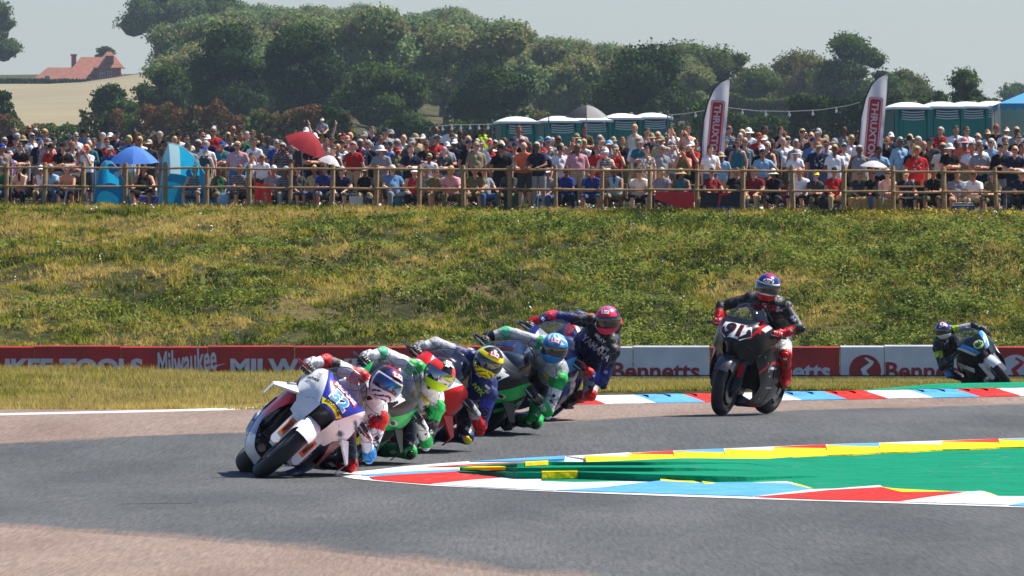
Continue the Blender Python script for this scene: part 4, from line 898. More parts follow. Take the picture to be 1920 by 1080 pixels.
    for (poly, mt, org, rt, upv, where, off_) in c.get('patches', []):
        tr, par = (tn, no) if where == 'n' else trees[1 if where == 'l' else -1]
        pts = []
        for a, b in zip(poly, poly[1:] + poly[:1]): pts += [tuple(Vector(a).lerp(Vector(b), k / 4)) for k in range(4)]
        cx, cy = sum(p[0] for p in pts) / len(pts), sum(p[1] for p in pts) / len(pts)
        mbp = MB(); rtv = Vector(rt).normalized(); upn = Vector(upv); upn = (upn - rtv * upn.dot(rtv)).normalized(); nr = rtv.cross(upn); rings = []
        for k in (1, .66, .33, .02):
            ring = []
            for p in pts:
                q = Vector(org) + rtv * (cx + (p[0] - cx) * k) + upn * (cy + (p[1] - cy) * k); h = tr.ray_cast(q + nr * .35, -nr, .8)
                ring.append((h[0] if h[0] is not None else q) + nr * off_)
            rings.append(ring)
        mbp.grid(rings, closed=True); mbp.build('number_board' if off_ < .0025 else 'sticker', mt, par, True)
    return root

# ------------------------------------------------------------------ riders
def helmet_mesh(fn, mats):
    mb = MB(); nu, nv = 72, 48; rows = []
    for i in range(nv + 1):
        el = math.pi / 2 - (math.pi * .80) * i / nv; row = []
        for j in range(nu):
            az = 2 * math.pi * j / nu - math.pi; d = Vector((math.cos(el) * math.cos(az), math.cos(el) * math.sin(az), math.sin(el)))
            r = Vector((.155 if d.x > 0 else .165, .127, .142)); p = Vector((d.x * r.x, d.y * r.y, d.z * r.z))
            if d.x > 0: p.x += .028 * max(0, -d.z) * d.x * 1.3; p.z -= .02 * max(0, -d.z) * d.x
            if abs(az) < R(80) and R(-20) < el < R(20): p *= .982
            row.append(p)
        rows.append(row)
    mb.grid(rows, mfun=lambda u, v: fn(90 - 144 * u, v * 360 - 180), closed=True)
    mb.add([(-.10, -.05, .10), (-.10, .05, .10), (-.20, .035, .055), (-.20, -.035, .055), (-.12, -.05, .03), (-.12, .05, .03)], [(0, 1, 2, 3), (3, 2, 5, 4), (0, 3, 4), (1, 5, 2)], 0)
    vz = MB(); rows = []
    for i in range(9):
        el = R(21 - 42 * i / 8); row = []
        for j in range(21):
            az = R(-82 + 164 * j / 20); d = Vector((math.cos(el) * math.cos(az), math.cos(el) * math.sin(az), math.sin(el)))
            row.append(Vector((d.x * .158 + (.018 * max(0, -d.z) * d.x), d.y * .130, d.z * .142)))
        rows.append(row)
    vz.grid(rows)
    return mb.mesh('helmet', mats), vz, bvh(mb)
HANG = dict(pel=(-.36, .12, .92), chest=(.06, .20, 1.105), ls=(.12, .38, 1.06), rs=(.10, .03, 1.165), neck=(.23, .195, 1.20), head=(.34, .19, 1.265), le=(.17, .53, .81), lw=(.335, .375, .885), re=(.215, -.255, 1.055), rw=(.33, -.345, .92),
            lh=(-.36, .22, .86), lk=(.03, .49, .655), la=(-.37, .27, .43), lt=(-.24, .28, .375), rh=(-.36, .04, .88), rk=(.04, -.21, .78), ra=(-.38, -.22, .43), rt=(-.25, -.22, .375))
BRAKE = dict(pel=(-.40, .02, .92), chest=(-.08, .05, 1.26), ls=(-.05, .245, 1.285), rs=(-.06, -.15, 1.295), neck=(.03, .05, 1.38), head=(.09, .055, 1.455), le=(.12, .46, 1.07), lw=(.325, .355, .92), re=(.12, -.40, 1.11), rw=(.325, -.35, .92),
             lh=(-.40, .11, .88), lk=(.04, .33, .70), la=(-.38, .26, .43), lt=(-.25, .28, .375), rh=(-.40, -.08, .88), rk=(.04, -.24, .74), ra=(-.38, -.22, .43), rt=(-.25, -.22, .375))
def build_rider(c, side=1):
    p = {k: Vector(v) for k, v in c['pose'].items()}; du = Vector(c.get('shift', (0, 0, 0)))
    for k in ('chest', 'ls', 'rs', 'neck', 'head'): p[k] += du
    for k in ('le', 're'): p[k] += du * .5
    p['head'] += Vector(c.get('head_shift', (0, 0, 0)))
    if side < 0: p = {k: Vector((v.x, -v.y, v.z)) for k, v in p.items()}
    q = (p['ls'] - p['rs']).normalized(); pq = Vector((0, 1 if side > 0 else -1, 0)); bk = (p['chest'] - p['pel']).normalized().cross(q) * (-1 if side > 0 else 1)
    if bk.z < 0 and bk.x > 0: bk = -bk
    bk = Vector((-.35, 0, .94)) if c['pose'] is HANG else Vector((-.8, 0, .6))
    bones = []
    for s in (-1, 1): bones.append(('torso', p['pel'] + pq * .075 * s, .13, p['chest'] + q * .085 * s, .13))
    bones += [('hump', p['chest'] + bk * .10 - (p['chest'] - p['pel']) * .15, .07, p['neck'] + bk * .06, .055), ('neck', p['chest'] + (p['neck'] - p['chest']) * .4, .075, p['head'], .07),
              ('lshoulder', p['chest'] + q * .1, .11, p['ls'], .085), ('rshoulder', p['chest'] - q * .1, .11, p['rs'], .085),
              ('lupper', p['ls'], .070, p['le'], .054), ('lfore', p['le'], .055, p['lw'], .038), ('rupper', p['rs'], .070, p['re'], .054), ('rfore', p['re'], .055, p['rw'], .038),
              ('lthigh', p['lh'], .115, p['lk'], .070), ('lshin', p['lk'], .068, p['la'], .052), ('rthigh', p['rh'], .115, p['rk'], .076), ('rshin', p['rk'], .076, p['ra'], .052),
              ('lboot', p['la'], .055, p['lt'], .04), ('rboot', p['ra'], .055, p['rt'], .04),
              ('lknee', p['lk'] + Vector((.01, .01 * side, 0)), .068, p['lk'] - (p['lk'] - p['la']) * .22, .064), ('lelbow', p['le'], .058, p['le'] + (p['lw'] - p['le']) * .2, .058), ('relbow', p['re'], .058, p['re'] + (p['rw'] - p['re']) * .2, .058)]
    mb = bones_mb(bones); v, f, n = remesh(mb, .0118, 6)
    # leather creases
    jn = np.full(len(v), 1e9)        # folds gather at elbows, knees, shoulders and waist
    for jk in ('le', 're', 'lk', 'rk', 'ls', 'rs', 'pel'): jn = np.minimum(jn, np.linalg.norm(v - np.array(p[jk]), axis=1))
    ph = (np.sin(v[:, 0] * 95 + v[:, 2] * 80 + np.sin(v[:, 1] * 40) * 1.5) * .0034) * np.exp(-(jn / .13) ** 2) + np.sin(v[:, 0] * 31 - v[:, 1] * 44 + np.sin(v[:, 2] * 25) * 2) * .0016; v = v + n * ph[:, None]
    ctr = v[f].mean(1); bi, bt = nearest_bone(ctr, bones); names = [b[0] for b in bones]; mats = []; mi = np.zeros(len(f), int)
    def slot(m):
        m = leather(m)
        if m not in mats: mats.append(m)
        return mats.index(m)
    cm = c['suit']
    base = slot(cm['base']); mi[:] = base
    fw = ctr
    for k in range(len(f)):
        b = names[bi[k]]; t = bt[k]; m = None; g = cm.get(b)
        if callable(g): m = g(t, ctr[k])
        elif isinstance(g, list):
            for (lim, mm) in g:
                if t <= lim: m = mm; break
        elif g: m = g
        if m: mi[k] = slot(m)
    bootmask = np.isin(bi, [names.index('lboot'), names.index('rboot')]) | (np.isin(bi, [names.index('lshin'), names.index('rshin')]) & (bt > .55))
    me = np_mesh('person', v, f, mats, mi, smooth=True); o = link('person', me); tag(o, c['label'], 'person', 'riders on the race motorcycles')
    tree = BVHTree.FromPolygons([Vector(x) for x in v], [tuple(x) for x in f])
    for sd, lab in ((0, 'lboot'), (1, 'rboot')):
        a, b = ('la', 'lt') if sd == 0 else ('ra', 'rt'); near = np.linalg.norm(ctr - np.array(p[a]), axis=1) < np.linalg.norm(ctr - np.array(p['ra' if sd == 0 else 'la']), axis=1)
        sm = submesh(v, f, n, bootmask & near, .008, [leather(cm.get('boot', PB))], 'boot')
        if sm:
            bo = link('boot', sm, o); mb = MB(); mb.box(p[b] * .6 + p[a] * .4 - Vector((0, 0, .055)), (.24, .075, .02)); mb.build('sole', RUBBER, bo)
    # gloves: palm and five fingers closed round the grip
    for s, wr, el in ((1, p['lw'], p['le']), (-1, p['rw'], p['re'])):
        sy = s * side; bc = Vector((.378, sy * .318, .888)); ax = Vector((-.033, sy * .12, -.009)).normalized(); gm = MB()
        bkv = (wr - bc); bkv = (bkv - ax * bkv.dot(ax)).normalized(); upv = ax.cross(bkv); upv = upv if upv.z > 0 else -upv
        gm.sphere(bc + bkv * .035 + upv * .012, (.04, .05, .03), 12, 8, None, 0)
        gm.tube([bc + bkv * .05 + upv * .01, wr, wr + (el - wr) * .34], [.04, .041, .054], 12, 1)
        for k, (o_, L) in enumerate([(-.036, 150), (-.012, 165), (.012, 158), (.035, 138)]):
            pts = []
            for a in range(0, 6):
                t = R(20 + (L + 50) * a / 5); pts.append(bc + ax * o_ + bkv * math.cos(t) * .034 + upv * math.sin(t) * .034)
            gm.tube([bc + ax * o_ * .9 + bkv * .045 + upv * .02] + pts, [.013, .0135, .013, .012, .0115, .011, .009], 7, 0)
            gm.sphere(pts[1] + upv * .004, (.013, .013, .009), 7, 5, None, 2)
        gm.tube([bc + bkv * .04 - ax * .04 * 1, bc - ax * .045 + bkv * .01 - upv * .02, bc - ax * .035 - bkv * .02 - upv * .024], [.014, .0125, .01], 7, 0)
        gm.build('glove', [leather(c['glove'][0]), leather(c['glove'][1]), c['glove'][2]], o)
    # knee and elbow sliders
    kd = (p['lk'] - (p['lh'] + p['la']) / 2).normalized(); mb = MB(); rot = kd.to_track_quat('Z', 'Y').to_matrix()
    mb.sphere(p['lk'] + kd * .062 - Vector((0, 0, .01)), (.044, .036, .026), 12, 8, rot); mb.build('knee_slider', cm.get('slider', PB), o)
    ed = (p['le'] - (p['ls'] + p['lw']) / 2).normalized(); mb = MB(); mb.sphere(p['le'] + ed * .05, (.045, .035, .022), 10, 7, ed.to_track_quat('Z', 'Y').to_matrix()); mb.build('elbow_slider', cm.get('elbow_slider', PB), o)
    # shoulder cups, sponsor patches
    for k in ('ls', 'rs'):
        dn = (p[k] - p['chest']).normalized(); mb = MB(); mb.sphere(p[k] + dn * .045 + bk * .035, (.05, .042, .022), 12, 7, (dn + bk * .8).normalized().to_track_quat('Z', 'Y').to_matrix()); mb.build('shoulder_cup', c.get('cup', PSI), o)
    rgp = random.Random(hash(c['label']) % 9973 if False else len(c['label']) * 31); fwdv = Vector((.85, .4 * side, .1)) if c['pose'] is HANG else Vector((.95, .2, .1))
    spots = [(p['ls'].lerp(p['le'], t), .05) for t in (.5, .66)] + [(p['le'].lerp(p['lw'], t), .05) for t in (.5,)] + [(p['chest'].lerp(p['pel'], t) + q * w2, .07) for t, w2 in ((.05, .1), (.18, .12), (.3, .08), (.12, -.05), (.28, -.06))] + [(p['re'].lerp(p['rw'], .45), .05)] + [(p['lh'].lerp(p['lk'], t), .06) for t in (.6, .8)] + [(p['lk'].lerp(p['la'], t), .05) for t in (.35, .55)]
    for (pt, wd) in spots:
        rr = Vector((-.25, .95 * 1, 0)).normalized(); uu = Vector((-.2, rgp.uniform(-.3, .3), 1)); mt = rgp.choice(c.get('patch', [PW, PW, PSI, PB])); hgt = rgp.uniform(.010, .018); wd = wd * rgp.uniform(.5, .9)
        decal('', leather(mt), 'sponsor_patch', o, tree, pt, rr, uu, poly=[(-wd / 2, -hgt), (0, -hgt), (wd / 2, -hgt), (wd / 2, hgt), (0, hgt), (-wd / 2, hgt)], off=.005)
    # helmet
    h = c['helmet']; up_ = Vector(h['up']); fd = Vector(h['fwd'])
    if side < 0: up_.y *= -1; fd.y *= -1
    fd.normalize(); up_ = (up_ - fd * up_.dot(fd)).normalized(); lf = up_.cross(fd); RM = Matrix((fd, lf, up_)).transposed()
    hm, vz, ht = helmet_mesh(h['fn'], h['mats']); X4 = Matrix.Translation(p['head'] + up_ * .01) @ RM.to_4x4()
    ho = link('helmet', hm, o); ho.matrix_local = X4
    vo = vz.build('visor', h.get('visor', VISOR), ho)
    for (t_, mt, el, az, size, bold, badge) in h.get('texts', []):
        d = Vector((math.cos(R(el)) * math.cos(R(az)), math.cos(R(el)) * math.sin(R(az)), math.sin(R(el)))); rt = Vector((-math.sin(R(az)), math.cos(R(az)), 0)); u2 = d.cross(rt)
        if badge: decal('', badge, 'badge', ho, ht, d * .10, rt, u2, poly=[(x * 1.0, y) for x, y in [(-.052, -.016), (0, -.026), (.052, -.016), (.055, .012), (.03, .026), (-.03, .026), (-.055, .012)]], off=.006)
        decal(t_, mt, 'lettering', ho, ht, d * .10, rt, u2, size=size, bold=bold, off=.011)
    for (t_, mt, org, rt, upv, size, bold) in c.get('texts', []):
        og = Vector(org); rr = Vector(rt)
        decal(t_, leather(mt), 'lettering', o, tree, og, rr, upv, size=size, bold=bold, off=.012)
    return o

def mount(bike, rider, px, py, Y, delta, lean, side=1):
    """front tyre touches the ground where photo pixel (px,py) meets it"""
    fwd = Vector((math.sin(R(delta)), -math.cos(R(delta)), 0)); X = (px - 960) / FPX * Y; gp = Vector((X, Y, HZ(X, Y)))
    mid = gp - fwd * .72; za, zb = HZ(gp.x, gp.y), HZ(*(mid - fwd * .70).xy); mid.z = (za + zb) / 2 + .012 + .02 * (1 - math.cos(R(lean))) * 1.0
    yaw = math.atan2(fwd.y, fwd.x); pitch = -math.atan2(za - zb, 1.42)
    Mw = Matrix.Translation(mid) @ Matrix.Rotation(yaw, 4, 'Z') @ Matrix.Rotation(pitch, 4, 'Y') @ Matrix.Rotation(-R(lean) * side, 4, 'X')
    bike.matrix_world = Mw
    if rider: rider.matrix_world = Mw
# ------------------------------------------------------------------ the eight bikes and riders
def nose_two(mid_hw, cheek_from=.34):
    def fn(u, v):
        a = abs(u - .5)
        if a < mid_hw(v): return 1
        if a > cheek_from: return 2
        return 0
    return fn
FR, FU = (0, 1, 0), (-.55, 0, .84)
LFR, LU = (-1, 0, 0), (0, 0, 1)
def chest_text(*a): return a
# --- 1: white, blue and dark red leader
b1 = build_bike(dict(label='white, blue and dark red race motorcycle numbered 52, leading the group', rim=BLACK, fender=PW, fork=PW, caliper=ALU,
    nose_mats=[PW, PBL, PW], nose_fn=nose_two(lambda v: .1875), side_mats=[PDR, PW, PBL, PDR],
    side_fn=lambda u, v: 1 if u > .64 else (2 if u > .46 else 0), wings=PW, tank=PDR, tail=PW, guard=PDR,
    fork_text=[('PIRELLI', -.02, POR, .17)],
    patches=[([(-.085, -.026), (.085, -.026), (.115, .026), (-.115, .026)], PYE, (.85, 0, .808), FR, FU, 'n', .0022), ([(-.13, -.035), (.13, -.035), (.13, .035), (-.13, .035)], PR, (.70, 0, .972), FR, FU, 'n', .0028)],
    texts=[('52', PW, (.785, .0, .885), FR, FU, .165, .014, 'n'), ('52', PLB, (.785, .0, .885), FR, FU, .165, .004, 'n'), ('McAMS', PW, (.70, 0, .972), FR, FU, .075, .003, 'n'), ('BROSHUIS', PB, (.85, 0, .808), FR, FU, .036, .0015, 'n'),
           ('ashvale', PB, (.60, .25, .86), (-.5, .8, -.1), (-.3, 0, 1), .05, .002, 'n'), ('H&I', PGY, (.58, .23, .92), (-.5, .8, -.1), (-.3, 0, 1), .04, .0, 'n'), ('ashvale', PB, (.60, -.25, .86), (.5, .8, .1), (-.3, 0, 1), .05, .002, 'n'), ('H&I', PGY, (.58, -.23, .92), (.5, .8, .1), (-.3, 0, 1), .04, .0, 'n')]))
def h1(el, az):
    a = abs(az)
    if el > 62: return 2 if a < 100 else 1
    if el > 28: return 3 if 20 < a < 60 else (1 if a < 130 else 0)
    if el < -24 and a < 80: return 0 if (a * .5 + el) % 20 < 12 else 3
    return 1 if a > 95 else 0
r1 = build_rider(dict(pose=HANG, label='rider in white, red and black leathers with a rainbow visor and red knee, leading',
    suit=dict(base=PW, torso=lambda t, c: PW if t > .35 else PB, hump=PW, lshoulder=[(.55, PW), (1, PR)], rshoulder=[(.6, PW), (1, PR)], lupper=[(.3, PR), (.6, PW), (1, PB)], rupper=[(.35, PR), (.7, PW), (1, PB)], lfore=PW, rfore=PW, lelbow=PLB, relbow=PR,
              lthigh=[(.55, PDR), (1, PB)], rthigh=PDR, lshin=PB, rshin=PW, lknee=PDR, slider=PR, boot=PW, elbow_slider=PLB),
    glove=(PB, PW, PSI), helmet=dict(up=(0, -.30, .95), fwd=(1, .42, .06), mats=[PW, PB, PDR, PNV], fn=h1, visor=VISOR_IR, texts=[('LS2', PW, 42, 0, .06, .003, PR)]),
    texts=[('LS2', PB, (.16, .33, 1.02), (-.2, .95, -.1), (0, .1, 1), .06, .001), ('52', PR, (.15, .36, .95), (-.2, .95, -.1), (0, .1, 1), .05, .002)]))
mount(b1, r1, 478, 888, 60.2, 7, 48)
# --- 2: black and green, lime helmet
def kawa(lbl, extra=None, nm='JJL'):
    d = dict(label=lbl, rim=PB, fender=PB, fork=BLACK, nose_mats=[PB, PB, PGR], nose_fn=nose_two(lambda v: .1667), side_mats=[PB, PGR, PW, PB], side_fn=lambda u, v: 1 if (.214 < u < .2858 or .536 < u < .643) else 0, wings=PB, tank=PB, tail=PB, frame=PB,
             fork_text=[('', -.02, PYE, .14)], patches=[([(-.11, -.06), (.11, -.06), (.14, .08), (-.14, .08)], PW, (.78, 0, .868), FR, FU, 'n', .0022)], texts=[])
    d.update(extra or {}); return build_bike(d)
b2 = kawa('black and green race motorcycle directly behind the numbered 52 one', dict(texts=[('AJN', PW, (.30, .33, .70), LFR, LU, .10, .004, 'l'), ('AJN', PW, (.30, -.33, .70), (1, 0, 0), LU, .10, .004, 'r')]))
def h2(el, az):
    a = abs(az)
    if el > 50: return 1 if a < 130 else 2
    if el > 22: return 2 if 25 < a < 120 else 1
    if a < 85: return 0
    return 1
JJ = dict(base=PW, torso=lambda t, c: PW if t > .55 else PB, hump=PW, lshoulder=[(.5, PW), (1, PGR)], rshoulder=[(.5, PW), (1, PGR)], lupper=[(.35, PGR), (1, PB)], rupper=[(.35, PGR), (1, PW)], lfore=PW, rfore=PW, lelbow=PGR, relbow=PTL, lthigh=PB, rthigh=PB, lshin=PGR, rshin=PB, lknee=PGR, slider=PB, boot=PB, elbow_slider=PW)
r2 = build_rider(dict(pose=HANG, label='rider in white and green leathers with a lime and coral helmet marked JJL', suit=JJ, glove=(PB, PW, PSI),
    helmet=dict(up=(0, -.36, .93), fwd=(1, .34, .02), mats=[PLG, PB, gloss('coral', srgb(240, 60, 60))], fn=h2, visor=VISOR_SI, texts=[('JJL', PW, 55, 5, .075, .004, gloss('sage', srgb(90, 160, 110)))]),
    texts=[('ebc', PYE, (.16, .26, 1.05), (-.2, .95, -.1), (0, .1, 1), .07, .002), ('HJC', PB, (.16, .34, 1.0), (-.2, .95, -.1), (0, .1, 1), .05, .002)]))
mount(b2, r2, 584, 866, 63.0, 2, 47)
# --- 3: red white and blue, yellow helmet
b3 = build_bike(dict(label='red, white and blue race motorcycle between the two black and green ones', rim=BLACK, fender=PR, nose_mats=[PR, PW, PR], nose_fn=nose_two(lambda v: .146), side_mats=[PR, PNV, PW, PR],
    side_fn=lambda u, v: 2 if .25 < u < .33 else (1 if .33 < u < .45 else 0), wings=PR, tank=PNV, tail=PR, fork_text=[('PIRELLI', -.02, POR, .14)], texts=[]))
def h3(el, az):
    a = abs(az)
    if el > 40: return 1 if a < 75 or a > 130 else 2
    if el > 24: return 0
    if el < -22 and a < 80: return 1 if (a * .7 + el * 1.3) % 24 < 7 else 0
    return 0 if a < 110 else 1
r3 = build_rider(dict(pose=HANG, label='rider in navy and red leathers with a fluorescent yellow helmet', suit=dict(base=PNV, torso=PNV, hump=PNV, lshoulder=PNV, rshoulder=PNV, lupper=[(.5, PBL), (1, PNV)], rupper=[(.5, PNV), (1, PSI)], lfore=PR, rfore=PSI, lelbow=PR, relbow=PSI, lthigh=PB, rthigh=PB, lshin=PB, rshin=PNV, lknee=PNV, slider=PYE, boot=PNV, elbow_slider=PR),
    glove=(PB, PSI, PSI), helmet=dict(up=(0, -.33, .94), fwd=(1, .30, -.02), mats=[PYE, PB, PSI], fn=h3, visor=VISOR, texts=[('LS2', PW, 40, 0, .055, .003, PR)]),
    texts=[('NYK', PLG, (.16, .28, 1.03), (-.2, .95, -.1), (0, .1, 1), .06, .002)]))
mount(b3, r3, 684, 844, 66.0, -5, 45)
# --- 4: black and green with AJN lettering, pale blue helmet
b4 = kawa('black and green race motorcycle with AJN lettering behind the yellow helmeted rider', dict(texts=[('AJN', PW, (.28, .33, .60), LFR, LU, .12, .005, 'l'), ('AJN', PW, (.30, -.33, .66), (1, 0, 0), LU, .10, .004, 'r')],
    side_fn=lambda u, v: 1 if (.1072 < u < .1786 or .607 < u < .75) else 0))
def h4(el, az):
    a = abs(az)
    if el > 30: return 0 if (az + el * 2) % 60 < 34 else 1
    if el < -22: return 2
    return 0 if (az + el) % 50 < 25 else 2
J4 = dict(JJ); J4.update(lupper=[(.3, PGR), (.75, PW), (1, PW)], lfore=PGR, torso=lambda t, c: PSI if t > .6 else PB, rupper=PSI, rfore=PSI, relbow=PTL, lknee=PGR, slider=PB, lshin=PGR, lthigh=[(.5, PB), (1, PGR)])
r4 = build_rider(dict(pose=HANG, label='rider in black, white and green leathers with a pale blue helmet', suit=J4, glove=(PB, PB, PGY),
    helmet=dict(up=(0, -.52, .86), fwd=(1, .26, .0), mats=[PLB, gloss('ice', srgb(190, 220, 235)), gloss('deep_sky', srgb(40, 120, 190))], fn=h4, visor=VISOR, texts=[('LS2', PW, 40, 0, .055, .003, PR)]),
    texts=[('PSI', PW, (.22, .47, .86), (-.4, .8, -.4), (0, .5, 1), .06, .002), ('ebc', PYE, (.16, .28, 1.06), (-.2, .95, -.1), (0, .1, 1), .06, .002)], shift=(0, .0, .05)))
mount(b4, r4, 806, 812, 70.5, -16, 46)
# --- 5: blue, rider high and wide
b5 = build_bike(dict(label='blue and white race motorcycle of the navy suited rider hanging off wide', rim=PBL, fender=PNV, nose_mats=[PNV, PW, PLB], nose_fn=nose_two(lambda v: .125), side_mats=[PNV, PLB, PW, PNV], side_fn=lambda u, v: 1 if .2 < u < .4 else (2 if .4 < u < .46 else 0), wings=PNV, tank=PNV, tail=PBL,
    fork_text=[('PIRELLI', -.02, POR, .14)], texts=[('YAMAHA', PW, (.25, .33, .70), LFR, LU, .09, .003, 'l')]))
def h5(el, az):
    a = abs(az)
    if el > 48: return 1 if (az * .6 + el) % 50 < 28 else 2
    if el > 24: return 1 if a < 70 else 0
    if el < -22 and a < 80: return 1
    return 0
r5 = build_rider(dict(pose=HANG, cup=POR, label='rider in navy and black leathers with a pink and black helmet, red knee out', suit=dict(base=PB, torso=lambda t, c: PNV if t < .75 else PB, hump=PB, lshoulder=PB, rshoulder=PB, lupper=[(.5, PB), (1, PNV)], rupper=[(.5, PB), (1, PNV)], lfore=PBL, rfore=PNV, lelbow=PNV, relbow=PPK, lthigh=[(.6, PB), (1, PSI)], rthigh=PNV, lshin=PR, rshin=PNV, lknee=PR, slider=PR, boot=PB),
    glove=(PB, PR, PSI), helmet=dict(up=(0, -.55, .84), fwd=(1, .20, -.05), mats=[PB, PPK, gloss('teal_blue', srgb(70, 130, 180))], fn=h5, visor=VISOR_SI if False else M('bronze_visor', (.06, .045, .04), .07, metal=.6, coat=1.), texts=[('LS2', PW, 40, 0, .055, .003, PR)]),
    texts=[('YAMAHA', PW, (.05, .28, 1.06), (-.2, .95, -.15), (-.3, .1, 1), .085, .003), ('RAY', PW, (.14, .30, 1.18), (-.2, .95, -.15), (-.3, .1, 1), .05, .002)], shift=(-.06, .06, .08), head_shift=(-.02, .03, .05)))
mount(b5, r5, 922, 797, 75.5, -20, 36)
# --- 6: black 91 braking upright
b6 = build_bike(dict(chin=PB, label='black race motorcycle with a white number board reading 91, upright', rim=BLACK, fender=CARBON, fork=BLACK, frame=BLACK, nose_mats=[PB, PR, PW], nose_fn=lambda u, v: 1 if (.2083 < abs(u - .5) < .25 and v > .25) else (2 if .25 < abs(u - .5) < .3333 and v > .6667 else 0),
    side_mats=[PB, PR, PW, PB], side_fn=lambda u, v: 1 if (.25 < u < .2858 or .75 < u < .786) else 0, wings=None, tank=PB, tail=PR, guard=PB, lamps=False,
    patches=[([(-.085, -.095), (.085, -.095), (.17, .0), (.145, .10), (-.145, .10), (-.17, 0)], PW, (.775, 0, .87), FR, FU, 'n', .0022), ([(-.02, -.07), (.015, -.07), (.02, .08), (-.02, .08)], PR, (.62, .205, .95), (-.5, .8, -.1), (-.3, 0, 1), 'n', .0028), ([(-.02, -.07), (.015, -.07), (.02, .08), (-.02, .08)], PR, (.62, -.205, .95), (.5, .8, .1), (-.3, 0, 1), 'n', .0028), ([(-.14, -.012), (.12, -.02), (.14, .0), (-.10, .02)], PW, (.26, .33, .55), LFR, (.25, 0, 1), 'l', .0035), ([(-.10, -.008), (.10, -.01), (.09, .01), (-.10, .012)], PSI, (.20, .29, .34), LFR, LU, 'l', .0035), ([(-.03, -.05), (.0, -.06), (.05, .05), (.02, .06)], PSI, (.36, .33, .56), LFR, LU, 'l', .0035)],
    texts=[('91', PDR, (.775, 0, .872), FR, FU, .20, .013, 'n'), ('91', PB, (.775, 0, .872), FR, FU, .20, .006, 'n')],
    fork_text=[('', .02, PR, .14)]))
def h6(el, az):
    a = abs(az)
    if el > 56: return 1 if (az + 30) % 90 < 45 else 2
    if el > 26: return 3 if a < 60 else (2 if a < 120 else 0)
    if el < -22 and a < 60: return 1
    return 3 if a > 80 else 0
r6 = build_rider(dict(pose=BRAKE, cup=POR, shift=(.14, .015, -.125), label='rider in black leathers with red gloves and shins sitting up to brake', suit=dict(base=PB, torso=PB, lshoulder=PB, rshoulder=PB, lupper=PB, rupper=PB, lfore=[(.25, PB), (1, PR)], rfore=[(.4, PB), (1, PR)], lelbow=PB, relbow=PB, lthigh=[(.6, PB), (1, PSI)], rthigh=PB, lshin=PR, rshin=PR, lknee=PR, slider=PR, boot=PR, elbow_slider=PB),
    glove=(PR, PR, PW), helmet=dict(up=(-.12, -.03, 1), fwd=(1, .28, -.12), mats=[PW, PR, PBL, PNV], fn=h6, visor=VISOR, texts=[('Arai', PB, 35, 0, .05, .002, PW)]),
    texts=[('DUCATI', PR, (.05, .06, 1.08), (-.05, 1, 0), (-.4, 0, 1), .07, .003), ('RLG', PW, (.0, .15, 1.24), (-.05, 1, 0), (-.4, 0, 1), .05, .002)]))
mount(b6, r6, 1350, 777, 77.5, -20, 12)
# --- 7: far bike leaning the other way, behind the outer kerb
b7 = build_bike(dict(label='blue and white race motorcycle with a yellow round number disc behind the outer kerb', rim=BLACK, fender=PW, chin=PB, nose_mats=[PB, PLB, PW], nose_fn=lambda u, v: 1 if (.125 < abs(u - .5) < .2292) else (2 if .2292 < abs(u - .5) < .2917 else 0), side_mats=[PB, PW, PBL, PB], side_fn=lambda u, v: 1 if .1 < u < .26 else (2 if u > .55 else 0), tank=PB, tail=PW, wings=None, lamps=False,
    patches=[([(.10 * math.cos(a), .10 * math.sin(a)) for a in np.linspace(0, 6.28, 9)[:-1]], PBL, (.78, 0, .868), FR, FU, 'n', .0022), ([(.085 * math.cos(a), .085 * math.sin(a)) for a in np.linspace(0, 6.28, 9)[:-1]], PLG, (.78, 0, .868), FR, FU, 'n', .0034)], texts=[('86', PNV, (.78, 0, .868), FR, FU, .12, .005, 'n')]))
def h7(el, az):
    a = abs(az)
    if el > 30: return 1 if a < 14 else (2 if a < 40 else 0)
    return 0 if el > -15 else 2
r7 = build_rider(dict(pose=HANG, label='rider in black and grey leathers with a blue union flag helmet behind the kerb', suit=dict(base=PB, torso=lambda t, c: PGY if t < .8 else PB, lupper=[(.45, PLG), (.6, PB), (1, PGY)], rupper=[(.4, PLG), (1, PSI)], lfore=PGY, rfore=PB, lthigh=PGY, rthigh=PB, lshin=PNV, rshin=PB, lknee=PLB, slider=PLB, boot=PB),
    glove=(PB, PB, PGY), helmet=dict(up=(0, -.42, .9), fwd=(1, .15, -.02), mats=[PBL, PR, PW], fn=h7, visor=VISOR, texts=[('LS2', PW, 40, 0, .055, .003, PR)]), shift=(-.04, .04, .04)), side=-1)
mount(b7, r7, 1891, 724, 122, 13, 36, side=-1)
# --- 8: mostly hidden behind the navy rider
b8 = build_bike(dict(label='red and navy race motorcycle half hidden behind the pink helmeted rider', rim=BLACK, fender=PR, nose_mats=[PR, PNV, PNV], nose_fn=nose_two(lambda v: .12), side_mats=[PNV, PR, PW, PNV], side_fn=lambda u, v: 1 if .3 < u < .5 else (2 if .5 < u < .56 else 0), tank=PNV, tail=PR, wings=None, texts=[]))
r8 = build_rider(dict(pose=HANG, label='rider in red and navy leathers half hidden behind the pink helmeted one', suit=dict(base=PNV, torso=PNV, lshoulder=PR, rshoulder=PR, lupper=[(.5, PR), (1, PNV)], rupper=[(.5, PR), (1, PNV)], lfore=PR, rfore=PNV, lthigh=PNV, rthigh=PNV, lshin=PR, lknee=PW, slider=PB, boot=PB), glove=(PB, PR, PSI),
    helmet=dict(up=(0, -.42, .9), fwd=(1, .15, -.02), mats=[PR, PNV, PW], fn=lambda el, az: 0 if el > 0 else 1, visor=VISOR, texts=[])))
mount(b8, r8, 1000, 735, 101, -8, 43)
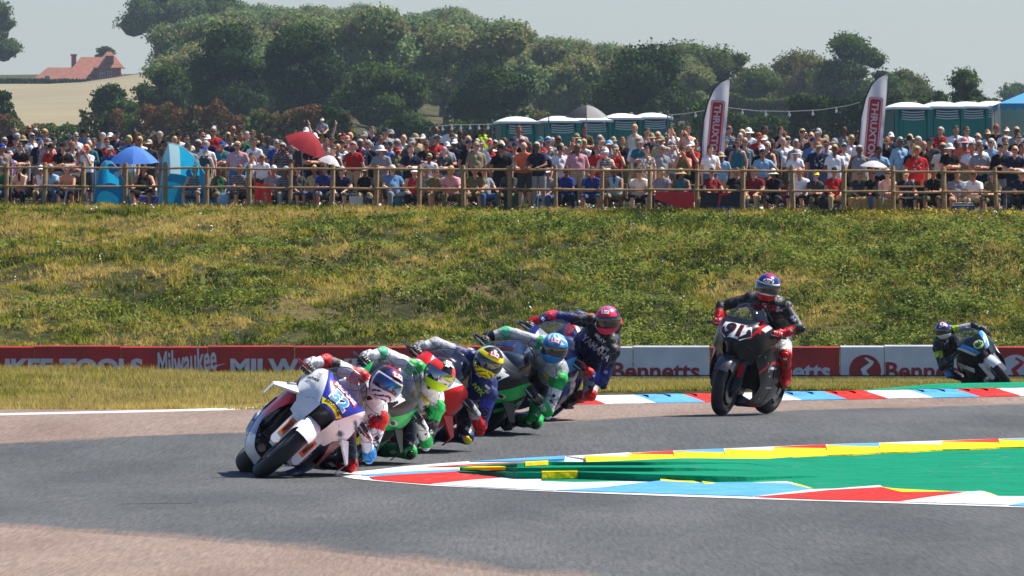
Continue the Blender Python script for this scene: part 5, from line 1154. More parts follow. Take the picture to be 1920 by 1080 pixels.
# ------------------------------------------------------------------ post and rail fence
WOOD = M('fence_wood', srgb(152, 124, 86), .85, var=.22, vscale=7, bump=.4, bscale=40)
def fence_pt(px):
    k = (px - 960) / FPX; X = k * 198 / (1 + .64 * k); return Vector((X, float(YF(X)), HZ(X, float(YF(X)) - .02)))
post_px = [-62, 12, 84, 157, 235, 310, 387, 467, 544, 623, 705, 786, 869, 956, 1042, 1128, 1218, 1306, 1393, 1487, 1582, 1675, 1771, 1868, 1962, 2050]
f0 = fence_pt(960); fence = empty('wooden_fence', f0); tag(fence, 'wooden post and rail fence with two rails along the crest of the bank', 'fence')
pm = MB(); pm.tube([(0, 0, -.3), (0, 0, 1.08), (0, 0, 1.13)], [.062, .058, .035], 8); post_me = pm.mesh('post', WOOD)
prev = None; rg6 = random.Random(3)
for x in post_px:
    p = fence_pt(x); o = link('post', post_me, fence); o.location = p - f0; o.rotation_euler = (R(rg6.uniform(-1.5, 1.5)), R(rg6.uniform(-1.5, 1.5)), rg6.uniform(0, 3)); o.scale = (rg6.uniform(.9, 1.15),) * 2 + (rg6.uniform(.97, 1.03),)
    if prev is not None:
        for zz in (1.0, .50):
            mb = MB(); a, b = prev - f0 + Vector((0, -.06, zz + rg6.uniform(-.015, .015))), p - f0 + Vector((0, -.06, zz + rg6.uniform(-.015, .015))); d = (b - a).normalized()
            mb.tube([a - d * .05, a.lerp(b, .5) + Vector((0, 0, rg6.uniform(-.012, .012))), b + d * .05], [.048, .052, .046], 7, flat=.6); mb.build('rail', WOOD, fence)
    prev = p

# ------------------------------------------------------------------ spectators
SKIN = M_objcol('skin', .6, .08, 12, .4); CLOTH = M_objcol('cloth', .9, .18, 7, .15); HAIR = M_objcol('hair', .7, .3, 40, .3); EYE = M('eye_dark', (.02, .015, .012), .3); LENS = M('sunglass_lens', (.01, .01, .012), .12, spec=.8); SHOE = M_objcol('shoe', .7, .1)
LIP = M('lip', (.30, .12, .10), .6)
def head_part(mb):
    """head about (0,0,0), facing -y: skull, jaw, nose, ears, eyes, brow"""
    nu, nv = 18, 14; rows = []
    for i in range(nv + 1):
        t = math.pi * i / nv; row = []
        for j in range(nu):
            a = 2 * math.pi * j / nu; d = Vector((math.sin(t) * math.sin(a), -math.sin(t) * math.cos(a), math.cos(t))); p = Vector((d.x * .077, d.y * .098, d.z * .118))
            if d.z < 0: k = 1 + .32 * d.z * (1 - .4 * (d.y < 0)); p.x *= k; p.y = p.y * (1 + .28 * d.z) - .012 * -d.z
            row.append(p)
        rows.append(row)
    mb.grid(rows, 0, closed=True)
    mb.add([(-.010, -.09, .022), (.010, -.09, .022), (.017, -.09, -.028), (-.017, -.09, -.028), (0, -.122, -.020)], [(0, 4, 1), (1, 4, 2), (2, 4, 3), (3, 4, 0)], 0)
    for s in (-1, 1):
        mb.sphere((s * .079, .008, -.002), (.010, .022, .034), 6, 5, None, 0); mb.sphere((s * .031, -.088, .018), (.013, .008, .008), 6, 4, None, 1); mb.box((s * .031, -.093, .036), (.036, .010, .008), None, 1)
    mb.box((0, -.086, -.060), (.045, .012, .009), None, 2)
def hand_part(mb, wr, d, side, spread=.0):
    d = Vector(d).normalized(); u, v = frame_from(d); mb.sphere(wr + d * .045, (.026, .036, .042), 8, 6, d.to_track_quat('Z', 'Y').to_matrix(), 0)
    for k, (o_, L) in enumerate([(-.027, .062), (-.009, .075), (.009, .072), (.026, .055)]):
        a = wr + d * .078 + u * o_; mb.tube([a, a + d * L * .55 + v * .008, a + d * L * .85 + v * .028], [.010, .009, .007], 5, 0)
    a = wr + d * .03 + u * -.03; mb.tube([a, a + d * .035 - u * .02, a + d * .06 - u * .018 + v * .012], [.012, .011, .008], 5, 0)
def stand(le, lw, re, rw, ld=(0, 0, -1), rd=(0, 0, -1), lean=0.):
    return dict(pel=(0, 0, .95), chest=(0, -lean * .7, 1.33), neck=(0, -lean * .9, 1.47), head=(0, -.02 - lean, 1.625), ls=(.165, -lean * .75, 1.385), rs=(-.165, -lean * .75, 1.385), le=le, lw=lw, re=re, rw=rw, ld=ld, rd=rd,
                lh=(.09, 0, .90), lk=(.11, -.02, .5), la=(.12, .03, .09), lt=(.15, -.13, .045), rh=(-.09, 0, .90), rk=(-.11, -.01, .5), ra=(-.13, .03, .09), rt=(-.17, -.12, .045))
def sit(dz, le, lw, re, rw, lean=0., kn=.16, ld=(0, -1, -.2), rd=(0, -1, -.2)):
    return dict(pel=(0, .08, .16 + dz), chest=(0, .12 - lean, .55 + dz), neck=(0, .10 - lean * 1.3, .69 + dz), head=(0, .07 - lean * 1.6, .84 + dz), ls=(.165, .11 - lean, .605 + dz), rs=(-.165, .11 - lean, .605 + dz), le=le, lw=lw, re=re, rw=rw, ld=ld, rd=rd,
                lh=(.09, .06, .15 + dz), lk=(kn, -.36, .20 + dz), la=(kn + .02, -.36, .09), lt=(kn + .04, -.52, .045), rh=(-.09, .06, .15 + dz), rk=(-kn, -.34, .20 + dz), ra=(-kn, -.36, .09), rt=(-kn - .03, -.52, .045))
POSES = {
 'd': stand((.25, .03, 1.13), (.24, -.07, .88), (-.25, .03, 1.13), (-.24, -.06, .88)),
 'f': stand((.25, -.05, 1.14), (-.02, -.22, 1.17), (-.25, -.05, 1.14), (.04, -.25, 1.13), (-1, -.1, .1), (1, 0, .15)),
 'h': stand((.37, .05, 1.17), (.19, -.05, 1.0), (-.25, .03, 1.13), (-.24, -.06, .88), (-.5, -.5, -.5)),
 'l': stand((.26, -.20, 1.16), (.14, -.40, 1.09), (-.26, -.20, 1.16), (-.12, -.40, 1.09), (-.3, -.9, -.1), (.3, -.9, -.1), .16),
 'c': stand((.20, -.17, 1.20), (.07, -.22, 1.50), (-.20, -.17, 1.20), (-.07, -.22, 1.50), (-.3, -.1, 1), (.3, -.1, 1)),
 's': stand((.25, .03, 1.13), (.24, -.07, .88), (-.30, -.12, 1.48), (-.10, -.17, 1.64), (0, 0, -1), (1, .1, .3)),
 'b': stand((.24, -.04, 1.12), (.16, -.27, 1.22), (-.25, .03, 1.13), (-.24, -.06, .88), (-.3, -.6, .5)),
 'u': stand((.30, -.02, 1.66), (.38, -.04, 1.90), (-.30, -.02, 1.66), (-.38, -.04, 1.90), (.1, 0, 1), (-.1, 0, 1)),
 'q': sit(.20, (.24, .02, .62), (.10, -.20, .48), (-.24, .02, .62), (-.10, -.20, .48)),
 'k': sit(.20, (.19, -.22, .55), (.04, -.38, .58), (-.19, -.22, .55), (-.04, -.36, .58), .12, .17),
 'r': sit(.22, (.26, .06, .62), (.22, -.20, .56), (-.26, .06, .62), (-.20, -.20, .56), -.10, .20),
}
POSE_TXT = {'d': 'arms at sides', 'f': 'arms folded', 'h': 'hand on hip', 'l': 'leaning on the rail', 'c': 'hands at face', 's': 'shading eyes', 'b': 'forearm raised', 'u': 'both arms up', 'q': 'sitting', 'k': 'sitting hunched', 'r': 'sitting back'}
TPL = {}
for key, a in POSES.items():
    a = {k: Vector(v) for k, v in a.items()}; bones = []
    for s in (-1, 1): bones.append(('torso', a['pel'] + Vector((s * .065, 0, 0)), .108, a['chest'] + Vector((s * .068, 0, 0)), .104))
    bones += [('belly', a['pel'].lerp(a['chest'], .3) + Vector((0, -.03, 0)), .12, a['pel'].lerp(a['chest'], .6) + Vector((0, -.03, 0)), .115), ('neck', a['chest'].lerp(a['neck'], .6), .06, a['neck'].lerp(a['head'], .45), .05),
              ('shoulder', a['chest'] + Vector((.05, 0, .02)), .085, a['ls'], .056), ('shoulder', a['chest'] + Vector((-.05, 0, .02)), .085, a['rs'], .056), ('shoulder', a['neck'] + Vector((.03, 0, -.035)), .05, a['ls'], .048), ('shoulder', a['neck'] + Vector((-.03, 0, -.035)), .05, a['rs'], .048),
              ('upper', a['ls'], .055, a['le'], .043), ('fore', a['le'], .043, a['lw'], .028), ('upper', a['rs'], .055, a['re'], .043), ('fore', a['re'], .043, a['rw'], .028),
              ('thigh', a['lh'], .092, a['lk'], .062), ('shin', a['lk'], .060, a['la'], .040), ('thigh', a['rh'], .092, a['rk'], .062), ('shin', a['rk'], .060, a['ra'], .040), ('foot', a['la'] - Vector((0, 0, .03)), .045, a['lt'], .038), ('foot', a['ra'] - Vector((0, 0, .03)), .045, a['rt'], .038)]
    v, f, n = remesh(bones_mb(bones), .021, 3); ctr = v[f].mean(1); bi, bt = nearest_bone(ctr, bones); nm = np.array([b[0] for b in bones])[bi]
    ex = MB(); hb = MB(); head_part(hb); ex.add([Vector(q) + a['head'] for q in hb.v], hb.f, hb.m)
    hand_part(ex, a['lw'], a['ld'], 1); hand_part(ex, a['rw'], a['rd'], -1)
    me = bpy.data.meshes.new('person'); b0 = len(v)
    me.from_pydata([tuple(map(float, q)) for q in v] + ex.v, [], [tuple(map(int, q)) for q in f] + [tuple(i + b0 for i in q) for q in ex.f])
    for m in (SKIN, EYE, LIP): me.materials.append(m)
    me.polygons.foreach_set('material_index', [0] * len(f) + ex.m); me.shade_smooth(); me.update()
    low = (nm == 'torso') & (bt < .10) | (nm == 'thigh'); tors = ((nm == 'torso') & (bt >= .0)) | (nm == 'belly') | ((nm == 'thigh') & (bt < .06)); up2 = (nm == 'upper')
    z_hi = a['neck'].z
    neckline = ctr[:, 2] < z_hi + .0
    sub = lambda mask, inf, mat, name: submesh(v, f, n, mask, inf, [mat], name)
    TPL[key] = dict(body=me, head=a['head'], lw=a['lw'], rw=a['rw'],
        tee=sub(tors & neckline | (nm == 'shoulder') & neckline | up2 & (bt < .62), .016, CLOTH, 'shirt'), long=sub(tors & neckline | (nm == 'shoulder') & neckline | up2 | (nm == 'fore') & (bt < .88), .016, CLOTH, 'shirt'),
        tank=sub((tors & (ctr[:, 2] < a['chest'].z + .08)) | ((nm == 'shoulder') & (np.abs(ctr[:, 0]) < .12) & neckline), .013, CLOTH, 'vest_top'),
        trousers=sub(low | (nm == 'shin') & (bt < .93), .013, CLOTH, 'trousers'), shorts=sub(low | (nm == 'shin') & (bt < .04), .020, CLOTH, 'shorts'), shoes=[sub(((nm == 'foot') | (nm == 'shin') & (bt > .92)) & (np.sign(ctr[:, 0]) == sg), .010, SHOE, 'shoe') for sg in (-1, 1)])
def M_print(name, kind):
    m = M_objcol(name, .9, .18, 7, .15); n = m.node_tree; b = n.nodes['Principled BSDF']; src = b.inputs['Base Color'].links[0].from_socket; tc = n.nodes.new('ShaderNodeTexCoord')
    if kind == 'stripe': t = n.nodes.new('ShaderNodeTexWave'); t.bands_direction = 'Z'; t.inputs['Scale'].default_value = 7.; th = .62
    elif kind == 'check': t = n.nodes.new('ShaderNodeTexChecker'); t.inputs['Scale'].default_value = 34.; th = .5
    elif kind == 'floral': t = n.nodes.new('ShaderNodeTexVoronoi'); t.inputs['Scale'].default_value = 16.; th = .45
    else: t = n.nodes.new('ShaderNodeTexNoise'); t.inputs['Scale'].default_value = 16.; th = .56
    n.links.new(tc.outputs['Object'], t.inputs['Vector']); g = n.nodes.new('ShaderNodeMath'); g.operation = 'GREATER_THAN'; g.inputs[1].default_value = th
    n.links.new(t.outputs['Fac'] if 'Fac' in t.outputs else t.outputs[0], g.inputs[0]); fac = g.outputs[0]
    if kind == 'graphic':      # a printed motif on the chest only
        sx = n.nodes.new('ShaderNodeSeparateXYZ'); n.links.new(tc.outputs['Object'], sx.inputs[0])
        def win(sock, lo, hi):
            a = n.nodes.new('ShaderNodeMath'); a.operation = 'COMPARE'; a.inputs[1].default_value = (lo + hi) / 2; a.inputs[2].default_value = (hi - lo) / 2; n.links.new(sock, a.inputs[0]); return a.outputs[0]
        for so in (win(sx.outputs[0], -.10, .10), win(sx.outputs[2], 1.12, 1.33), win(sx.outputs[1], -.4, -.03)):
            k = n.nodes.new('ShaderNodeMath'); k.operation = 'MULTIPLY'; n.links.new(fac, k.inputs[0]); n.links.new(so, k.inputs[1]); fac = k.outputs[0]
    mx = n.nodes.new('ShaderNodeMix'); mx.data_type = 'RGBA'; mx.inputs[7].default_value = {'stripe': (.34, .35, .38, 1), 'check': (.5, .48, .45, 1), 'floral': (.3, .2, .16, 1), 'graphic': (.55, .5, .45, 1)}[kind]
    n.links.new(fac, mx.inputs[0]); n.links.new(src, mx.inputs[6]); n.links.new(mx.outputs[2], b.inputs['Base Color']); return m
PRINTS = [M_print('cloth_' + k, k) for k in ('stripe', 'check', 'floral', 'graphic')]
def dome(zc, rx, ry, rz, tmax, mb, dy=.0):
    rows = []
    for i in range(7):
        t = tmax * i / 6; rows.append([Vector((rx * math.sin(t) * math.sin(2 * math.pi * j / 16), dy - ry * math.sin(t) * math.cos(2 * math.pi * j / 16), zc + rz * math.cos(t))) for j in range(16)])
    mb.grid(rows, 0, closed=True); return rows[-1]
mb = MB(); dome(.012, .085, .106, .118, R(88), mb); mb.add([(-.078, -.075, .022), (-.06, -.18, .004), (0, -.205, .008), (.06, -.18, .004), (.078, -.075, .022), (0, -.095, .045)], [(0, 1, 2, 5), (5, 2, 3, 4)]); CAP = mb.mesh('cap', CLOTH)
mb = MB(); e = dome(.015, .086, .107, .112, R(92), mb); mb.grid([e, [Vector((p.x * 1.75, p.y * 1.6, p.z - .03)) for p in e]], closed=True); HAT = mb.mesh('brimmed_hat', CLOTH)
def hair_mesh(long_=False, full=1.):
    mb = MB(); rows = []
    for i in range(11):
        t = R(118 if not long_ else 128) * i / 10; row = []
        for j in range(18):
            a = 2 * math.pi * j / 18; front = max(0, math.cos(a)); lim = R(58) if front > .45 else (R(95) if front > .0 else R(118)); tt = min(t, lim) if not long_ else (min(t, R(62)) if front > .5 else t)
            w_ = 1 + .05 * math.sin(a * 5 + i); row.append(Vector((.088 * full * w_ * math.sin(tt) * math.sin(a), .004 - .106 * full * w_ * math.sin(tt) * math.cos(a), .010 + .128 * full * math.cos(tt))))
        rows.append(row)
    mb.grid(rows, 0, closed=True)
    if long_: mb.tube([(0, .05, .0), (0, .085, -.10), (0, .08, -.24), (0, .07, -.34)], [.085, .09, .085, .05], 10, flat=.55)
    return mb.mesh('hair', HAIR)
HAIRS, HAIRL = hair_mesh(), hair_mesh(True)
mb = MB()
for s in (-1, 1): mb.sphere((s * .034, -.099, .016), (.030, .010, .020), 8, 6); mb.box((s * .074, -.045, .020), (.006, .10, .008))
mb.box((0, -.107, .020), (.02, .008, .008)); GLASSES = mb.mesh('sunglasses', LENS)
mb = MB(); mb.box((0, -.01, 0), (.075, .01, .15)); PHONE = mb.mesh('phone', M('phone_black', (.015, .015, .017), .25), False)
COLS = dict(black=(18, 18, 20), navy=(28, 34, 58), charcoal=(60, 62, 66), grey=(140, 143, 148), white=(232, 232, 234), red=(180, 34, 38), maroon=(120, 28, 36), blue=(46, 74, 142), royal=(34, 52, 124), sky=(140, 178, 206), teal=(48, 106, 118), green=(30, 90, 60), olive=(105, 100, 66), brown=(92, 74, 52), tan=(190, 165, 125), cream=(228, 218, 196), pink=(206, 150, 156), orange=(226, 108, 76), purple=(110, 80, 160), yellow=(232, 210, 60), lilac=(205, 200, 225), peach=(238, 190, 170), denim=(70, 98, 140), khaki=(150, 138, 104), hivis=(205, 240, 40), steel=(90, 130, 170), lime=(150, 200, 60))
def colr(nm): return (*srgb(*COLS[nm]), 1)
SKINS = [(214, 160, 130), (204, 146, 116), (190, 130, 100), (222, 172, 146), (180, 118, 90), (120, 80, 58)]
HAIRC = dict(dark=(36, 27, 22), brown=(78, 56, 40), fair=(190, 160, 105), grey=(170, 168, 164), ginger=(150, 84, 44), silver=(176, 173, 168))
ZONES = [(110, 'short of the blue parasol'), (205, 'beside the blue parasol'), (300, 'behind the blue parasol'), (410, 'behind the blue tent'), (525, 'just past the blue tent'), (640, 'by the red parasol'), (730, 'just past the red parasol'), (830, 'towards the vested steward'), (930, 'near the vested steward'), (1010, 'before the first toilets'), (1080, 'beside the grey umbrella'), (1150, 'just past the grey umbrella'), (1230, 'below the end toilet'), (1300, 'beside the smaller flag'), (1390, 'just past the smaller flag'), (1480, 'midway between the flags'), (1570, 'short of the taller flag'), (1660, 'beside the taller flag'), (1750, 'just past the taller flag'), (1850, 'below the second toilets'), (2100, 'by the blue gazebo')]
LABELS = set(); PEOPLE = []; rgp = random.Random(21)
def add_person(px, pose, Y, top, tc, hat, hc, bot=None, bc=None, sc=1., glasses=None, skin=None, X=None, z=None, yaw=None, extra=''):
    X = (px - 960) / FPX * Y if X is None else X; zone = next(t for lim, t in ZONES if px < lim); seated = pose in 'qkr'
    bot = bot or rgp.choice(['shorts', 'shorts', 'trousers']); bc = bc or rgp.choice(['denim', 'khaki', 'black', 'navy', 'charcoal', 'tan', 'grey', 'olive']); glasses = rgp.random() < .55 if glasses is None else glasses
    topn = {'tee': 't-shirt', 'long': 'long sleeves', 'tank': 'vest top', 'none': ''}[top]
    for tries in range(60):
        hatn = {'cap': f'{hc} cap', 'hat': f'{hc} brimmed hat', 'hair': f'{hc} hair', 'hairl': f'long {hc} hair', 'bald': 'bald head'}[hat]
        what = f'{tc} {topn}' if top != 'none' else 'bare chested person'
        lab = (f'person in {what}, {hatn}, ' if top != 'none' else f'bare chested person, {hatn}, ') + f'{POSE_TXT[pose]} {zone}' + extra
        if lab not in LABELS and len(lab.split()) <= 16: break
        if hat in ('cap', 'hat'): hc = rgp.choice(['white', 'black', 'navy', 'grey', 'khaki', 'red', 'blue', 'tan'])
        elif hat in ('hair', 'hairl'): hc = rgp.choice(list(HAIRC))
        else: hat, hc = 'cap', 'grey'
        if tries > 8: tc = rgp.choice(list(COLS)[:22])
    LABELS.add(lab); T = TPL[pose]; o = link('person', T['body']); o.color = (*srgb(*(skin or rgp.choice(SKINS))), 1); z = HZ(X, Y) if z is None else z
    o.location = (X, Y, z + .0); o.scale = (sc * rgp.uniform(.90, 1.16), sc * rgp.uniform(.92, 1.16), sc); o.rotation_euler = (0, 0, R(rgp.uniform(-24, 24)) if yaw is None else R(yaw)); tag(o, lab, 'person', 'spectators along the fence')
    def ch(name, me, c, loc=None):
        if me is None: return
        k = link(name, me, o); k.color = c
        if loc is not None: k.location = loc
        return k
    if top != 'none':
        kk = ch('vest_top' if top == 'tank' else 'shirt', T[top], colr(tc)); rr_ = rgp.random()
        if rr_ < .34: kk.material_slots[0].link = 'OBJECT'; kk.material_slots[0].material = PRINTS[3] if rr_ < .25 else PRINTS[0] if rr_ < .28 else PRINTS[1] if rr_ < .31 else PRINTS[2]
    ch(bot, T[bot], colr(bc)); sh_ = colr(rgp.choice(['white', 'black', 'grey', 'brown'])); ch('shoe', T['shoes'][0], sh_); ch('shoe', T['shoes'][1], sh_)
    if hat == 'cap': ch('cap', CAP, colr(hc), T['head']); (rgp.random() < .5) and ch('hair', HAIRS, (*srgb(*rgp.choice(list(HAIRC.values()))), 1), T['head'])
    elif hat == 'hat': ch('brimmed_hat', HAT, colr(hc), T['head'])
    elif hat == 'hair': ch('hair', HAIRS, (*srgb(*HAIRC[hc]), 1), T['head'])
    elif hat == 'hairl': ch('hair', HAIRL, (*srgb(*HAIRC[hc]), 1), T['head'])
    if glasses: ch('sunglasses', GLASSES, (1, 1, 1, 1), T['head'])
    PEOPLE.append((X, Y, px)); return o
def row_for(px, ytop, sc=1.):
    """distance behind the fence at which a standing person's head reaches the observed height"""
    best = None
    for d in np.arange(1.3, 16, .15):
        k = (px - 960) / FPX; Yf_ = fence_pt(px).y; Y = Yf_ + d; z = HZ(k * Y, Y) + 1.745 * sc; y = 540 - (z - CAMZ) * FPX / Y
        if best is None or abs(y - ytop) < best[0]: best = (abs(y - ytop), Y)
    return best[1]
STAND = """27 224 d tee black hair dark|54 226 d tee black bald x|32 250 d tee maroon hair silver|38 268 f tee black hair dark|60 250 d long white cap black|84 242 d tee red hair fair|73 258 d tee navy cap blue|95 278 f tee red hat black|101 257 d tee navy cap charcoal|118 270 f tee black cap black|128 256 d tee charcoal cap navy|142 249 d tee white hair grey|159 242 d tee steel hat black|163 273 c tee white cap red|176 259 d tee black hair brown|193 249 d tee grey hair grey|200 259 d tee red hair dark|218 245 d tee navy cap navy|207 249 d tee white cap white|242 254 d tee steel cap green|253 246 d tee brown hairl dark|262 256 d tee white hairl fair|300 247 d tee brown hair grey|147 284 f tee white hairl brown|18 283 d tank purple cap pink|8 258 d tee charcoal hair grey|4 272 d tee grey cap blue|66 241 d tee grey hair silver|280 262 d tee charcoal cap tan
334 248 d tee white cap black|350 254 d tee cream hair dark|327 256 d tee olive hairl fair|372 262 d tee grey hair grey|380 249 d tee charcoal hair ginger|390 253 b tee navy cap white|400 239 d tee red hair silver|401 228 d tee black hair silver|416 264 f tee teal cap blue|432 256 d tee navy hair dark|437 236 d tee charcoal bald x|452 249 d tee green hair brown|427 248 d tee lilac hairl fair|463 247 d tee sky hair grey|474 244 d tee tan hair brown|477 259 f tee white hair dark|490 251 d tee charcoal hair brown|503 255 f tee denim hair dark|472 287 c tee white hair dark|492 289 d tee white hairl fair|526 263 d tee brown hair brown|568 264 d tee charcoal cap white|574 239 d tee navy cap white|590 249 d tee grey hat white|588 262 f tee black cap khaki|612 260 b tee peach hair brown|621 254 f tee pink hair dark|637 251 d tee royal cap navy|545 256 d tee navy hair dark|518 262 d tee blue hair grey
644 250 d tee blue cap red|657 249 d tee red cap red|648 284 f tank black cap white|675 261 h tee navy hair grey|684 247 d tee grey cap grey|698 237 d tee navy hair brown|691 263 d tee black hair grey|713 254 d tee grey hair brown|723 240 d tee grey cap charcoal|733 243 d tee steel cap grey|731 266 d tee lilac cap black|715 278 f tee grey hat white|745 261 f none x hair grey|757 252 d tee white bald x|770 273 f tee navy hair dark|772 259 d tee charcoal cap grey|778 250 d tee tan hat khaki|793 252 d tee white cap white|818 225 d tee black bald x|845 229 d tee white hair brown|818 253 f tee red cap navy|838 266 f tee grey cap white|848 249 d long grey hat brown|863 244 d tee charcoal hairl brown|805 288 d tee white cap brown|800 264 f tee black hair brown|878 262 d tee black cap navy|893 266 d tee khaki hairl fair|904 262 d tee white cap khaki|918 260 d tee white cap red|925 286 f tank olive cap red|939 264 s tee charcoal cap white|946 259 d tee maroon hair brown|878 254 d tee navy bald x|663 266 d tee red cap maroon
973 236 d tee pink hair brown|979 258 d tee black hair grey|965 267 b tee grey cap navy|985 280 l tee orange bald x|992 267 d tee black hair brown|1011 278 l tee navy hair silver|1014 256 d tee navy cap teal|1035 258 d tee white hair grey|1047 254 d tee pink bald x|1052 269 f tank purple hairl fair|1081 250 d tee blue hat khaki|1074 258 c tee tan hair brown|1097 225 f tee brown hair dark|1095 261 f tee white hair fair|1127 257 f tee black cap grey|1143 263 d tee sky cap sky|1167 257 d tee black hair ginger|1190 233 d tank cream hairl fair|1201 259 f tee teal cap grey|1213 239 d tee pink cap brown|1222 249 b tee charcoal hat khaki|1234 246 d tee white bald x|1250 250 d tee royal cap olive|1257 237 c tee white hair dark|1260 264 c tee white hat grey|1086 262 f tee charcoal cap green|1240 255 d tee tan cap khaki
1290 237 c tee peach hair brown|1322 254 f tee white hair grey|1337 248 d tee cream cap green|1361 256 d tee navy cap teal|1367 237 d tee navy cap charcoal|1388 250 d tee navy hair silver|1404 239 d tee white hat white|1422 249 d tee red cap maroon|1434 237 d tee black hair dark|1434 254 f tee navy cap white|1428 272 d tee black cap white|1463 235 c tee black hairl brown|1476 256 f tee white cap navy|1492 261 f tank white hairl silver|1504 242 c tee navy cap black|1522 247 d tee charcoal bald x|1524 258 d tee steel cap navy|1535 241 d tee tan cap grey|1565 259 d tee maroon cap grey|1582 268 d tank white cap navy|1583 209 b tee black hair brown|1332 272 b tee white hairl dark|1352 285 d tee sky hat tan|1550 262 d tee white cap charcoal|1392 243 d tee grey hair fair|1447 262 d tee charcoal hair brown|1305 262 d tee charcoal hair dark
1612 254 b tee white hair brown|1613 245 d tee black cap black|1640 252 d tee charcoal cap black|1650 241 d tee olive hair brown|1664 257 d tee black hair ginger|1670 248 d tee navy cap white|1687 257 d long sky hair silver|1706 251 d tee tan hat tan|1712 270 d tee black hair brown|1722 256 d tee sky hair silver|1731 264 d tee black bald x|1764 224 b tee red hair grey|1792 236 d tee white hair dark|1812 238 d tee white hair brown|1768 268 d tee cream hair fair|1780 268 f tee black hat white|1794 262 d tee maroon hair brown|1808 257 d tee orange hat pink|1822 268 f tee white hair dark|1838 270 f tee grey hair dark|1851 243 d tee white cap tan|1859 260 d tee sky hair silver|1868 233 d tee black hairl ginger|1886 237 d tee white cap cream|1885 255 d tee black hair grey|1906 238 d tee grey hairl fair|1903 277 f tee navy bald x|1909 250 f tee black hair brown|1625 262 d tee grey hair brown|1744 258 d tee charcoal cap navy|1925 246 d tee blue cap white|1940 258 d tee white hair brown|-12 255 d tee white hair brown|-20 268 d tee blue cap red"""
for ent in STAND.replace('\n', '|').split('|'):
    x, y, po, top, tc, hat, hc = ent.split(); x, y = int(x), int(y); sc = rgp.uniform(.97, 1.03)
    if y >= 283: sc = .86
    Y = row_for(x, y, sc)
    if po == 'l': Y = fence_pt(x).y + .42; sc = 1.0
    elif y < 283 and y > 266: Y = max(Y, fence_pt(x).y + 1.5)
    add_person(x, po, Y, top, tc if tc != 'x' else 'grey', hat, hc if hc != 'x' else 'grey', sc=sc)
SIT = """38 k none x hairl brown|76 k tank white cap white|97 k tee sky hair grey|126 k none x cap grey|268 r tank black hairl dark|362 r tank black hairl brown|412 q tank green hairl brown|448 k tee navy cap charcoal|513 q tee grey cap white|535 k tee navy cap navy|560 q tee charcoal cap black|588 q tee tan cap black|608 k tee royal hairl dark|640 q tee navy hair grey|686 k tee black cap grey|777 q tank red cap white|815 k tee olive hair brown|800 q tee grey hair brown|890 q tee olive cap maroon|912 r tee grey cap black|1062 k tee royal hair dark|1111 k tee royal hair brown|1152 k tank sky hairl brown|1199 k tee cream hair dark|1240 q tee grey hair grey|1338 r tee maroon cap black|1382 r tee black hair brown|1412 q tee maroon hair brown|1452 k tee black hat cream|1498 q tee white bald x|1528 k tee charcoal cap yellow|1612 q tee charcoal hair grey|1640 r tee black hair brown|1664 k tank peach hair silver|1752 k tee black cap charcoal|1824 k tee white bald x|1862 k tee olive hair brown|1912 k tee navy cap white|12 k tee green hair brown|1275 q tank teal hat tan|1700 r tee navy cap khaki|1795 q tee grey hairl dark|1565 q tee red cap black|955 k tee charcoal hair dark|1025 q tee grey cap white|740 r tee steel hat cream|845 k tee pink hairl fair"""
CHAIR_F = M_objcol('chair_canvas', .85, .15); CHAIR_M = M('chair_tube', (.05, .05, .055), .4, metal=.6)
mb = MB(); mb.grid([[Vector((-.27, .25, .72)), Vector((0, .30, .70)), Vector((.27, .25, .72))], [Vector((-.25, .20, .30)), Vector((0, .24, .26)), Vector((.25, .20, .30))], [Vector((-.26, -.22, .30)), Vector((0, -.22, .27)), Vector((.26, -.22, .30))]])
mb.grid([[Vector((-.27, .26, .72)), Vector((0, .31, .70)), Vector((.27, .26, .72))], [Vector((-.25, .21, .29)), Vector((0, .25, .25)), Vector((.25, .21, .29))], [Vector((-.26, -.22, .29)), Vector((0, -.22, .26)), Vector((.26, -.22, .29))]][::-1]); CH_SEAT = mb.mesh('seat', CHAIR_F)
leg_mes = []
for s in (-1, 1):
    for t in (-1, 1): mb = MB(); mb.tube([(s * .28, t * .22, 0), (-s * .02 * t, t * .24, .16), (-s * .26, t * .22, .32)], .012, 5); leg_mes.append(mb.mesh('leg', CHAIR_M))
CH_FR = []
for s in (-1, 1): mb = MB(); mb.tube([(s * .28, .24, .0), (s * .28, .25, .74)], .012, 5); mb.tube([(s * .28, .245, .47), (s * .28, -.22, .47), (s * .27, -.22, .30)], .016, 5); CH_FR.append(mb.mesh('arm_frame', CHAIR_M))
chair_labels = set()
def camp_chair(X, Y, z, rz, cname, who):
    lab = f'{cname} folding camp chair under the {who}'
    if lab in chair_labels: cname = rgp.choice(['red', 'steel', 'olive', 'teal', 'purple', 'maroon']); lab = f'{cname} folding camp chair under the {who}'
    chair_labels.add(lab); e = empty('camp_chair', (X, Y, z)); e.rotation_euler = (0, 0, rz); tag(e, lab, 'chair', 'folding chairs behind the fence')
    k = link('seat', CH_SEAT, e); k.color = colr(cname)
    for m in leg_mes: link('leg', m, e)
    for m in CH_FR: link('arm_frame', m, e)
